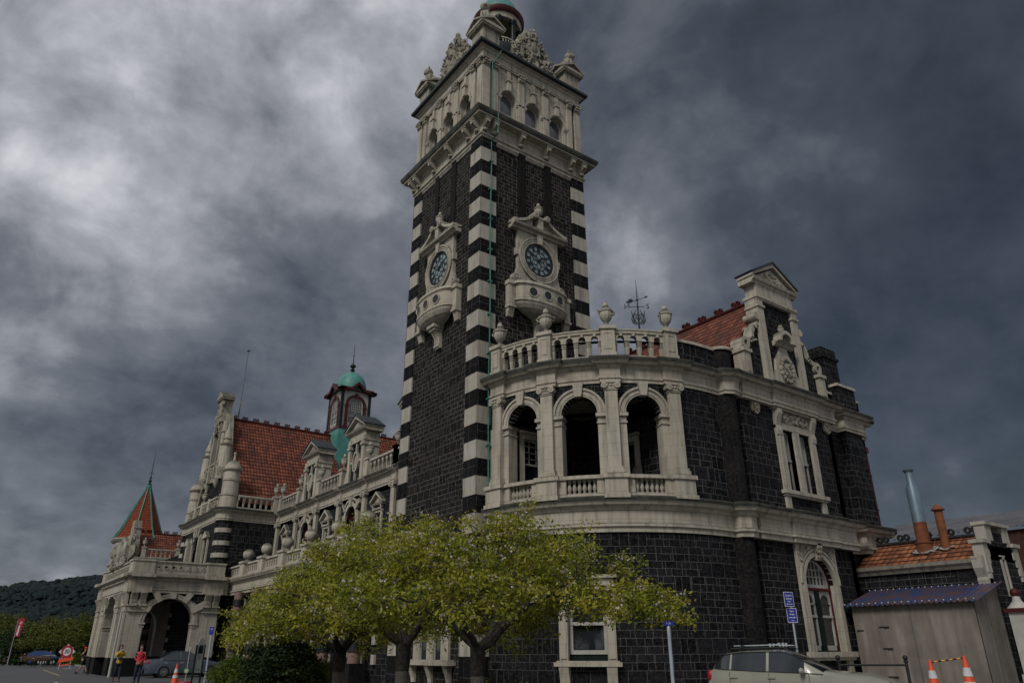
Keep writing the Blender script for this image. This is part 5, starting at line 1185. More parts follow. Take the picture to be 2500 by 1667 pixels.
m=M(); m.box(PX0+.1,PX1,PY0+.1,PY1-.1,5.1,5.4); m.obj('porch_ceiling','dark',ST)
m=M(); m.box(PX0-.2,PX0+.4,PY0+3.5,PY0+7.8,7.1,7.9); 
for i,y in enumerate((36.2,38.6,41.0)): m.blob((PX0,y,8.1),(.45,.5,.7),i,.3); m.blob((PX0,y,8.8),(.25,.25,.3),i,.2)
relief(m,Flat((PX0,PY1),(0,-1)),3,wW-3,7.1,8.2,.1,60,4,.2); m.obj('porch_sculpture','carved',ST)
# banded columns inside and beyond the porch
for i,(x,y) in enumerate(((-2.7,46.0),(-1.9,46.0),(-1.1,46.0),(-.3,45.6))):
    banded(x,y,1.0,.42,9,.33,.36); m=M(); m.box(x-.42,x+.42,y-.42,y+.42,0,1.0); m.obj('column_base','dark',ST)
m=M(); m.wall(Flat((-4.5,47.2),(1,0)),0,6,0,5.5,0,.3); m.obj('porch_inner_wall','blueL',ST)
m=M(); m.wall(Flat((1.0,46),(0,-1)),0,12.5,0,5.1,0,.2); 
m.obj('porch_back_wall','dark',ST)
m=M()
for y in (35.4,37.6,40.4,42.6): m.box(.5,.9,y-.2,y+.2,0,4.6); m.box(.42,.9,y-.28,y+.28,3.3,3.5)
m.obj('porch_back_pilasters','creamc',ST)
# colonnade north of the porch
m=M(); m.wall(Flat((-.9,Y2-6),(0,-1)),0,19,0,5.05,0,.6,[(2.2+4.2*i,1.4,0,3.2,True) for i in range(4)]); m.obj('arcade_wall','creamc',ST)
m=M(); m.sweep([(-.9,64.5),(-.9,45.5)],PP); m.sweep([(-.9,64.5),(-.9,45.5)],[(0,6.2),(.2,6.2),(.2,7.05),(0,7.05)]); m.obj('arcade_entablature','cream',ST)
# ------------------------------------------------------------------ annex with stepped gable
AN=thing('annex_building','low black stone annex with orange tiled roof and stepped cream gable','annex',(14.5,-10.5,0))
AX,AY=14.5,-10.5; AW=2.85
def loc(o): o.location=(-AX,-AY,0); return o
Aw=Flat((AX,-5.75),(0,-1)); Ag=Flat((AX,AY),(1,0))
m=M(); m.wall(Aw,0,4.75,0,4.4,0,.25); m.wall(Ag,0,AW,0,4.9,0,.25); loc(m.obj('wall','blueL',AN))
m=M(); m.poly(Ag,[(0,4.4),(AW,4.4),(AW,4.7),(AW-.35,4.7),(AW-.35,5.1),(AW-.7,5.1),(AW-.7,5.4),(.7,5.4),(.7,5.1),(.35,5.1),(.35,4.7),(0,4.7)],-.25,0); loc(m.obj('gable_wall','blueL',AN))
m=M(); m.mold(Aw,-.02,4.62,[(0,4.12),(.1,4.12),(.16,4.22),(.26,4.3),(.3,4.42),(0,4.46)]); loc(m.obj('eaves_moulding','carved',AN))
m=M()
for s in (0,1):
    f=lambda a: a if s==0 else AW-a
    def bb(a,b,p0,p1,z0,z1): a,b=sorted((f(a),f(b))); m.sb(Ag,a,b,p0,p1,z0,z1)
    bb(-.06,.32,-.3,.06,4.25,4.95); bb(-.14,.5,-.36,.14,4.95,5.08); bb(-.02,.18,-.1,.05,3.75,4.25); bb(-.02,.42,-.1,.05,4.5,4.75)
    bb(.45,.95,-.3,.06,5.08,5.62); bb(.5,.7,-.1,.05,4.95,5.1); bb(-.06,.25,-.2,.06,3.95,4.25)
m.sb(Ag,.4,AW-.4,-.36,.14,5.62,5.74)
m.mold(Flat((AX,AY+.35),(0,-1)),0,.35,[(0,3.55),(.08,3.52),(.14,3.7),(.1,3.8),(.26,4.1),(.3,4.5),(0,4.5)])
m.sb(Ag,AW/2-.2,AW/2-.1,-.05,.05,3.2,4.55); m.sb(Ag,AW/2+.1,AW/2+.2,-.05,.05,3.2,4.55); m.sb(Ag,AW/2-.2,AW/2+.2,-.05,.05,4.45,4.6)
loc(m.obj('gable_quoins','quoin',AN))
m=M(); d=math.hypot(1.65,1.0); m.slab([(AX-.22,-5.8,4.38),(AX-.22,AY+.3,4.38),(AX+1.42,AY+.3,5.36),(AX+1.42,-5.8,5.36)],.08,[(0,0),(4.4,0),(4.4,d),(0,d)]); m.slab([(AX+3.07,-5.8,4.38),(AX+3.07,AY+.3,4.38),(AX+1.42,AY+.3,5.36),(AX+1.42,-5.8,5.36)],.08,[(0,0),(4.4,0),(4.4,d),(0,d)]); loc(m.obj('roof','roofd',AN))
m=ridge_tiles((AX+1.42,-5.9,5.4),(AX+1.42,AY+.35,5.4),5,.13); loc(m.obj('ridge_tiles','blk',AN))
# tin flues
m=M(); x,y=15.2,-8.25; m.lathe(x,y,4.75,[(.30,0),(.30,.42),(.34,.46),(.34,.5),(.24,.52),(.235,1.25)],18); fo=loc(m.obj('flue','rust',AN,True))
m=M(); m.lathe(x,y,6.0,[(.235,0),(.235,1.3),(.13,1.55),(.13,1.95),(.16,1.97),(.2,2.05),(.1,2.06)],18); m.obj('upper_pipe','steel',fo,True)
m=M(); x,y=15.2,-9.02; m.lathe(x,y,4.75,[(.155,0),(.15,1.62)],14); m.lathe(x,y,6.36,[(.24,0),(.24,.03),(.05,.22),(0,.24)],14); loc(m.obj('flue','rust',AN,True))
m=M()
for k,(cx,cy,r,n) in enumerate(((15.1,-8.3,.5,60),(15.1,-9.05,.28,30))):
    for i in range(n): a=random.uniform(0,2*PI); q=r*random.uniform(.5,1); xx=cx+q*math.cos(a)*.5; m.blob((xx,cy+q*math.sin(a),4.47+(xx-14.28)*.6),(.05,.06,.02),i,.3,6,4)
loc(m.obj('flashing_sealant','linew',AN))
# ------------------------------------------------------------------ lean-to shed
SH=thing('lean_to_shed','weathered grey plywood lean-to shed under a blue corrugated iron roof','shed',(12.45,-10.6,0))
def locs(o): o.location=(-12.45,10.6,0); return o
m=M(); m.box(12.45,12.5,-10.62,-6.42,0,2.95); locs(m.obj('wall','ply',SH))
m=M(); m.add([(12.45,-10.62,0),(14.45,-10.62,0),(14.45,-10.62,3.48),(12.45,-10.62,2.95),(12.45,-10.57,0),(14.45,-10.57,0),(14.45,-10.57,3.48),(12.45,-10.57,2.95)],[(0,1,2,3),(7,6,5,4),(0,4,5,1),(3,2,6,7)]); locs(m.obj('end_wall','ply',SH))
m=M(); m.box(13.4,13.41,-10.626,-10.615,0,3.1); m.box(12.443,12.452,-8.506,-8.5,0,2.95); locs(m.obj('board_joints','gutter',SH))
m=M(); m.box(12.425,12.455,-7.5,-6.55,.1,2.42); dr=locs(m.obj('door','ply',SH))
m=M()
for z in (.6,1.5,2.2): m.box(12.40,12.43,-7.7,-7.35,z,z+.035)
for z in (2.1,.5): m.box(12.40,12.43,-6.75,-6.5,z,z+.035)
m.obj('hinges','gutter',dr)
m=M(); v=[];f=[];q=[]; n=150; y0,y1=-10.85,-6.2
for i in range(n+1):
    y=y0+(y1-y0)*i/n; h=.024*math.sin(i*2*PI/6)
    for x,z in ((12.2,2.93),(13.4,3.28),(14.49,3.6)): v.append((x,y,z+h)); q.append((y,0,x))
f=[(i*3+j,i*3+j+1,i*3+3+j+1,i*3+3+j) for i in range(n) for j in range(2)]; m.add(v,f,q); locs(m.obj('roof','iron',SH,True,None,False))
m=M()
for i in range(20):
    y=-10.7+i*.235; m.blob((14.3,y,3.58),.025,i,0,6,4); m.blob((12.35,y,3.01),.025,i,0,6,4)
locs(m.obj('roof_screws','galv',SH))
# grey iron roofed goods shed beyond
GS=thing('goods_shed','long grey corrugated iron roofed building beyond the annex','building',(30,-4,0))
m=M(); v=[];q=[];n=200
ya,yb=-24,1.75
for i in range(n+1):
    y=ya+(yb-ya)*i/n; h=.05*math.sin(i*2*PI/2.5)
    for x,z in ((25.0,7.35),(34.0,9.4)): v.append((x-30,y+4,z-.6+h)); q.append((y,0,x))
m.add(v,[(i*2,i*2+1,i*2+3,i*2+2) for i in range(n)],q); m.obj('roof','gironm',GS,False,None,False)
m=M(); m.box(25.3-30,33.5-30,ya+4,yb+4,0,6.65); m.obj('wall',simple('dark red brown brick',(.045,.018,.013),(.07,.03,.02),5,.9,0,.02),GS)
# gate post with red ball
GP=thing('gate_post','cream gate post with dark red cap and ball finial by the annex','gate post',(13.95,-11.35,0))
m=M(); m.box(-.25,.25,-.25,.25,0,2.6); m.box(-.3,.3,-.3,.3,.0,.75); m.lathe(0,0,2.72,[(.34,0),(.26,.08),(.14,.22),(.1,.38),(.1,.4)],16); m.obj('shaft','white',GP)
m=M(); m.box(-.34,.34,-.34,.34,2.6,2.72); m.blob((0,0,3.2),.15,0,0,14,10); m.obj('cap','red',GP,True)
# ------------------------------------------------------------------ placing helpers
def at(px,py,z=0):
    d=pxdir(px,py); t=(z-CAM.z)/d.z; p=CAM+d*t; return (p.x,p.y,z)
def atd(px,d,z=0):
    k=(px-1250)/F_PX; dep=d*math.cos(PITCH)+(z-CAM.z)*math.sin(PITCH); p=CAM+F0_*d+R0_*k*dep; return (p.x,p.y,z)
def zat(py,d): return CAM.z+d*math.tan(math.atan((833.5-py)/F_PX)+PITCH)
VIEW=math.atan2(F0_.y,F0_.x)
# ------------------------------------------------------------------ ground
def structure(o): o['kind']='structure'; return o
m=M(); m.add([(-1500,-300,0),(1500,-300,0),(1500,1800,0),(-1500,1800,0)],[(0,1,2,3)]); structure(m.obj('ground','asphalt'))
m=M(); m.box(-4.6,18,-7.6,12,.0,.12); m.box(8.5,24,-14.5,-7.6,.0,.12); structure(m.obj('pavement','kerb'))
m=M(); m.box(-7.3,-4.6,-12,14,.0,.14); structure(m.obj('garden_bed','soil'))
m=M(); 
gv=[(-7.6,66),(-4.4,75),(-4.4,300),(-60,300),(-14,110)]
g0=[at(60,1611)[:2],at(150,1621)[:2],at(232,1626)[:2],(20,130),(20,400),(-30,400),at(-60,1606)[:2],at(30,1608)[:2]]
m.add([(x,y,.14) for x,y in g0]+[(x,y,0) for x,y in g0],[tuple(range(8))]+[(i,(i+1)%8,8+(i+1)%8,8+i) for i in range(8)]); structure(m.obj('grass_verge','grass'))
m=M(); kk=[at(-60,1608)[:2],at(30,1610)[:2],at(60,1612.5)[:2],at(150,1622.5)[:2],at(232,1628)[:2]]
m.sweep([k for k in kk],[(-.1,0),(.12,0),(.12,.15),(-.1,.15)]); structure(m.obj('kerb_line','kerb'))
def mark(px,py,qx,qy,w,mat,name='road_marking'):
    a=Vector(at(px,py)[:2]); b=Vector(at(qx,qy)[:2]); d=(b-a).normalized(); n=Vector((-d.y,d.x))*w/2
    m=M(); m.add([(p.x,p.y,.004) for p in (a-n,b-n,b+n,a+n)],[(0,1,2,3)]); structure(m.obj(name,mat))
mark(105,1634,145,1648,.16,'liney'); mark(35,1617,80,1616,.5,'linew'); mark(90,1625,105,1627,.15,'linew'); mark(135,1664,165,1680,.15,'linew')
# hill
RP=[(-900,1460),(-300,1452),(0,1440),(18,1444),(60,1427),(105,1419),(125,1426),(160,1423),(172,1415),(255,1407),(400,1400),(700,1392),(1250,1400),(2400,1500),(3200,1560)]
xs=np.arange(-900,3201,12.0); zz=np.interp(xs,[a for a,_ in RP],[b for _,b in RP])
rng=np.random.default_rng(3)
def hp(i,t):
    d0=380+420*t; pr=pxdir(float(xs[i]),float(zz[i])); hl=math.hypot(pr.x,pr.y); el=pr.z/hl
    x,y=CAM.x+pr.x/hl*d0,CAM.y+pr.y/hl*d0; top=CAM.z+el*800
    z=top*(t**.75)+ (3.0*math.sin(x*.05+y*.02)+2.2*math.sin(x*.11-y*.07))*min(1,t*3)*(1-t)
    return (x,y,z)
nr=14; m=M(); m.add([hp(i,j/(nr-1)) for i in range(len(xs)) for j in range(nr)]+[],[(i*nr+j,i*nr+j+1,(i+1)*nr+j+1,(i+1)*nr+j) for i in range(len(xs)-1) for j in range(nr-1)])
K['hill']=simple('dark bush covered hillside',(.007,.014,.015),(.016,.030,.022),.02,.95)
structure(m.obj('hill','hill',None,True,None,False))
LV={'far':leafm('dark hillside foliage',[(0,(.008,.015,.017)),(.5,(.013,.025,.026)),(.85,(.021,.034,.027)),(1,(.035,.045,.026))],.05,.05,.9)}
def facets(name,V,Fc,tint,mat,parent=None):
    me=bpy.data.meshes.new(name); me.vertices.add(len(V)); me.vertices.foreach_set('co',np.asarray(V,dtype=np.float32).ravel())
    k=Fc.shape[1]; me.loops.add(Fc.size); me.loops.foreach_set('vertex_index',Fc.astype(np.int32).ravel()); me.polygons.add(len(Fc)); me.polygons.foreach_set('loop_start',np.arange(0,Fc.size,k,dtype=np.int32)); me.update(calc_edges=True)
    a=me.attributes.new('tint','FLOAT','POINT'); a.data.foreach_set('value',np.asarray(tint,dtype=np.float32)); me.materials.append(mat)
    o=bpy.data.objects.new(name,me); col.objects.link(o); o.parent=parent; return o
# forest on the hill: little faceted crowns
def forest():
    V=[];Fc=[];T=[]
    for _ in range(17000):
        i=int(rng.integers(60,len(xs)-1)) if rng.random()<.1 else int(rng.integers(50,112)); t=rng.random()**.7; x,y,z=hp(i,t); x+=rng.normal()*5; y+=rng.normal()*5
        r=rng.uniform(1.5,3.2); h=rng.uniform(.8,2.6)*(1.3 if rng.random()<.3 else 1)*(1-.45*(t>.9)); tn=np.clip(rng.beta(2,3)*1.0+(.2 if rng.random()<.08 else 0)+.25*math.sin(x*.03)*math.sin(y*.021),0,1); b=len(V)
        ring=[(x+r*math.cos(a)*rng.uniform(.7,1.2),y+r*math.sin(a)*rng.uniform(.7,1.2),z+rng.uniform(-.6,.3)) for a in np.linspace(0,2*PI,6)[:-1]]
        mid=[(x+r*.75*math.cos(a+.5)*rng.uniform(.7,1.2),y+r*.75*math.sin(a+.5)*rng.uniform(.7,1.2),z+h*.6) for a in np.linspace(0,2*PI,6)[:-1]]
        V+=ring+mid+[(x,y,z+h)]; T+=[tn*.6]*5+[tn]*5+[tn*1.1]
        for k in range(5): kk=(k+1)%5; Fc+=[(b+k,b+kk,b+5+k),(b+kk,b+5+kk,b+5+k),(b+5+k,b+5+kk,b+10)]
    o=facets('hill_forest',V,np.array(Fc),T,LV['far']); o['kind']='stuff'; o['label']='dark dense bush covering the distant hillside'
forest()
for k,(px,py,w) in enumerate(((44,1436.5,9),(57,1437,6),(77,1436,7))):
    d=pxdir(px,py); hl=math.hypot(d.x,d.y); p=CAM+d/hl*742; m=M(); m.box(-w/2,w/2,-3,3,-2,1.6); m.add([(-w/2,-3.4,1.6),(w/2,-3.4,1.6),(w/2,3.4,1.6),(-w/2,3.4,1.6),(-w/2,0,2.5),(w/2,0,2.5)],[(0,1,5,4),(2,3,4,5),(0,4,3),(1,2,5)])
    o=m.obj('hilltop_house','white'); o.location=(p.x,p.y,p.z-.3); tag(o,['long white farm building on the ridge, leftmost of three','white farm building on the ridge, middle of three','white farm building on the ridge, rightmost of three'][k],'house','white buildings on the hill ridge')
# ------------------------------------------------------------------ trees
LV['cherry']=leafm('cherry leaves',[(0,(.035,.065,.008)),(.22,(.13,.175,.014)),(.48,(.32,.34,.028)),(.76,(.48,.44,.05)),(.92,(.42,.29,.055)),(1,(.30,.14,.055))],1.2,.35)
LV['bloss']=leafm('cherry blossom',[(0,(.45,.38,.32)),(1,(.72,.66,.58))],2,.25)
LV['far2']=leafm('distant tree leaves',[(0,(.045,.065,.010)),(.6,(.12,.14,.018)),(1,(.19,.15,.03))],.6,.2)
LV['shrub']=leafm('dark shrub leaves',[(0,(.010,.022,.008)),(.7,(.028,.055,.012)),(1,(.05,.09,.02))],2,.15)
LV['shrub2']=leafm('light shrub leaves',[(0,(.05,.085,.012)),(.7,(.13,.18,.02)),(1,(.2,.22,.03))],2,.3)
def leaves(pos,n_per,spread,size,rg,droop=.5,asp=.42,tb=0.0,tv=1.0):
    P_=np.repeat(np.asarray(pos),n_per,axis=0); n=len(P_); P_=P_+rg.normal(size=(n,3))*np.array([spread,spread,spread*.65])
    d=rg.normal(size=(n,3)); d[:,2]=d[:,2]*.6-droop; d/=np.linalg.norm(d,axis=1)[:,None]
    s=rg.normal(size=(n,3)); s-=d*(s*d).sum(1)[:,None]; s/=np.linalg.norm(s,axis=1)[:,None]; nn=np.cross(d,s)
    L_=size*rg.uniform(.6,1.25,size=(n,1)); a=P_; b=P_+d*L_*.5+s*L_*asp*.5+nn*L_*.08; c=P_+d*L_; e=P_+d*L_*.5-s*L_*asp*.5+nn*L_*.08
    V=np.stack([a,b,c,e],1).reshape(-1,3); F=np.arange(n*4).reshape(n,4); q_=np.asarray(pos); cb=.5+.5*np.sin(q_[:,0]*2.1+1.3)*np.cos(q_[:,1]*1.9)*np.sin(q_[:,2]*3.3+.5); cl=np.repeat(rg.uniform(0,.45,len(pos))+.25*cb,n_per); t=np.clip(tb+(cl+rg.uniform(0,.35,n))*tv,0,1); return V,F,np.repeat(t,4)
def skeleton(rg,H,R,n,hb,off=(0,0),zmin=.0,trunkh=1.45,flat=2.0):
    pts=[]; 
    g=rg.uniform(-1,1,size=(7,3))
    while len(pts)<n:
        a=rg.uniform(0,2*PI); r=math.sqrt(rg.random()); rr=r*R*(1+.12*math.sin(3*a+g[0,0]*3)+.1*math.sin(5*a+g[1,0]*3))
        zt=H-(H-hb-.25)*r**flat; zb=hb+.35*(1-r); u=rg.random()**.38; z=zb+(zt-zb)*u
        x,y=rr*math.cos(a)+off[0]*r,rr*math.sin(a)+off[1]*r
        if math.sin(x*2.3+g[2,0]*5)*math.sin(y*2.1+g[3,0]*5)*math.sin(z*3.1+g[4,0]*5)>.05: continue
        pts.append((x,y,z))
    pts=np.array(pts); o=np.argsort(np.linalg.norm(pts-np.array([0,0,trunkh]),axis=1)); pts=pts[o]
    nodes=[np.array([0,0,0.]),np.array([.03,.02,trunkh*.5]),np.array([0,0,trunkh])]; par=[-1,0,1]; dist=[0,0,0]
    for k in range(5):
        a=k*2*PI/5+rg.uniform(-.4,.4); q=np.array([math.cos(a)*.55,math.sin(a)*.55,trunkh+rg.uniform(.3,.6)]); nodes.append(q); par.append(2); dist.append(.7)
        q2=np.array([math.cos(a+.2)*1.3,math.sin(a+.2)*1.3,trunkh+rg.uniform(.6,1.1)]); nodes.append(q2); par.append(len(nodes)-2); dist.append(1.5)
    tips=[]
    for p in pts:
        A=np.array(nodes[2:]); dd=np.linalg.norm(A-p,axis=1)+.32*np.array(dist[2:])+.9*np.clip(A[:,2]-p[2]-.1,0,9); j=int(np.argmin(dd))+2; q=nodes[j]
        L_=np.linalg.norm(p-q)
        if L_>.55:
            mid=(p+q)/2+rg.normal(size=3)*.07*L_+np.array([0,0,-.05*L_]); nodes.append(mid); par.append(j); dist.append(dist[j]+L_/2); j=len(nodes)-1
        nodes.append(p); par.append(j); dist.append(dist[j]+L_/2); tips.append(len(nodes)-1)
    w=np.zeros(len(nodes))
    for i in range(len(nodes)-1,0,-1):
        w[i]=max(w[i],1); w[par[i]]+=w[i]
    return nodes,par,w,tips
def tree(name,label,cat,loc,H,R,n,hb,seed,leafmat='cherry',lp=28,ls=.10,spread=.12,bl=9,group=None,tr=.17,off=(0,0),wrapped=True,trunkh=1.45,rz=0):
    rg=np.random.default_rng(seed); root=thing(name,label,cat,loc,rz,group); nodes,par,w,tips=skeleton(rg,H,R,n,hb,off,trunkh=trunkh)
    k=tr/math.sqrt(w[2]); m=M()
    def rad(i): return max(.007,k*math.sqrt(w[i]) if w[i]<w[2]*.5 else k*math.sqrt(w[i]))
    for i in range(3,len(nodes)):
        q=nodes[par[i]]; p=nodes[i]; r0=min(rad(i)*1.25,rad(par[i])); r1=rad(i); md=(p+q)/2+np.array([rg.normal()*.03,rg.normal()*.03,rg.normal()*.03])
        m.tube([q,md,p],[r0,(r0+r1)/2,r1],7 if r0>.05 else 4,False)
    pos=[nodes[i] for i in tips];  n_sh=int(len(tips)*.14) if bl else 0
    for i in rg.permutation(tips)[:n_sh]:
        q=nodes[i]; rr_=math.hypot(q[0],q[1])+.01; dv=np.array([q[0]/rr_*.8,q[1]/rr_*.8,.45 if q[2]>H-1.3 else -.15])+rg.normal(size=3)*.3; dv/=np.linalg.norm(dv); L_=rg.uniform(.35,.8)
        pts=[q+dv*L_*t+np.array([0,0,-.12*t*t*L_]) for t in (0,.35,.7,1)]; m.tube([tuple(a) for a in pts],[.012,.009,.006,.003],4,False); pos+=[a+rg.normal(size=3)*.03 for a in pts[1:]]
    m.tube([(0,0,trunkh*.62),(.02,.01,trunkh*.8),(0,0,trunkh+.08)],[tr*.95,tr*1.05,tr*1.1],12)
    m.obj('limbs','bark',root,True,None,False)
    m=M(); m.tube([(0,0,-.1),(0,0,.15),(.01,.0,trunkh*.4),(0,0,trunkh*.66)],[tr*1.25,tr*1.03,tr*.95,tr*.97],14); m.obj('trunk','barkg' if wrapped else 'bark',root,True,None,False)
    extra=[nodes[i]+rg.normal(size=3)*.12 for i in tips if rg.random()<.5]
    pos=np.array(pos+extra); V,F,T=leaves(pos,lp,spread,ls,rg); facets('crown',V,F,T,LV[leafmat],root)
    if bl:
        sel=pos[rg.random(len(pos))<(.45+.4*(pos[:,2]>H-1.1))]; V,F,T=leaves(sel+rg.normal(size=sel.shape)*.09,bl,.055,.05,rg,.2,.9); facets('blossom',V,F,T,LV['bloss'],root)
    return root
TG='cherry trees in leaf along the station front'
tree('cherry_tree','spreading blossoming cherry tree with pale wrapped trunk, nearest and rightmost of three before the tower','tree',atd(1160,16.5),4.35,3.5,660,1.9,11,trunkh=1.55,off=(R0_.x*.6,R0_.y*.6),group=TG,tr=.15)
tree('cherry_tree','cherry tree with leafy crown reaching over the tower base, middle of three','tree',atd(972,19.3),4.95,3.5,560,1.75,5,trunkh=1.6,group=TG,tr=.17,off=(-R0_.x*.5,-R0_.y*.5))
tree('cherry_tree','cherry tree leaning over the dark shrub, farthest left of the three at the facade','tree',atd(815,22.5),4.6,3.0,480,1.6,23,group=TG,tr=.17,off=(-R0_.x*.35,-R0_.y*.35))
def bush(name,label,loc,r,n,mat,seed,ls=.09,lp=30,group=None,stems=True):
    rg=np.random.default_rng(seed); root=thing(name,label,'shrub',loc,0,group); d=rg.normal(size=(n,3)); d/=np.linalg.norm(d,axis=1)[:,None]; d[:,2]=np.abs(d[:,2])
    k=rg.uniform(.55,1.05,size=(n,1)); lump=1+.14*np.sin(d[:,:1]*7+seed)*np.cos(d[:,1:2]*6); P_=d*k*np.array(r)*lump; P_[:,2]+=.1
    V,F,T=leaves(P_,lp,.09,ls,rg,.1,.5); facets('foliage',V,F,T,LV[mat],root)
    m=M()
    for i in range(min(24,n)): a=P_[i]; m.tube([(0,0,0),(a[0]*.5,a[1]*.5,a[2]*.6),tuple(a)],[.02,.014,.006],4,False)
    m.obj('stems','bark',root,False,None,False); return root
bush('rounded_shrub','dark rounded rhododendron shrub left of the cherry trunks',atd(670,20),(1.05,1.05,1.75),650,'shrub',3,lp=34)
bush('leafy_shrub','light green leafy shrub beside the information sign',atd(560,24.5),(.95,.95,1.25),330,'shrub2',4)
bush('leafy_shrub','low yellow green shrub at the bottom edge left of the dark shrub',atd(590,21),(.7,.7,.9),200,'shrub2',14)
bush('leafy_shrub','brownish green shrub between the dark shrub and the cherry trunks',atd(745,20.5),(.5,.6,1.25),160,'shrub2',15)
bush('sparse_shrub','straggly yellow green shrub at the foot of the nearest cherry tree',atd(1250,14.5),(.8,.5,.95),60,'shrub2',5,.07,14)
bush('sparse_shrub','small yellow green shrub below the ground floor window of the curved bay',atd(1400,14.5),(.55,.4,.8),46,'shrub2',6,.07,14)
bush('sparse_shrub','thin bare twigged shrub against the black stone wall',atd(1590,15.5),(.6,.5,1.1),16,'shrub2',7,.05,4)
BG='trees beyond the car park'
def ftree(label,px,d,H,R,n,seed,lm='far2'): 
    return tree('distant_tree',label,'tree',atd(px,d),H,R,n,1.9,seed,lm,34,.26,.36,0,BG,.22,wrapped=False,trunkh=1.7)
ftree('yellow green tree behind the speed sign',125,90,5.3,4.0,190,31)
ftree('yellow green tree touching the porch edge, behind the walking person',188,88,5.3,3.9,190,32)
ftree('rusty green tree between the blue kiosk and the red banner',72,98,4.8,3.4,150,33)
ftree('tall olive tree at the left edge behind the red banner',2,100,6.2,4.6,170,34)
ftree('dark bushy tree under the red banner at the left edge',18,90,3.6,3.2,150,35,'shrub')
bush('clipped_hedge','low green hedge behind the speed sign',atd(180,92),(7,2,1.3),260,'shrub',41,.22,30)
bush('small_bush','bright green small bush beside the walking person',atd(186,84),(.9,.9,1.2),90,'shrub2',42,.18,24)
bush('clipped_hedge','dark hedge behind the wooden benches',atd(70,98),(14,2,2.0),300,'shrub',43,.3,30)
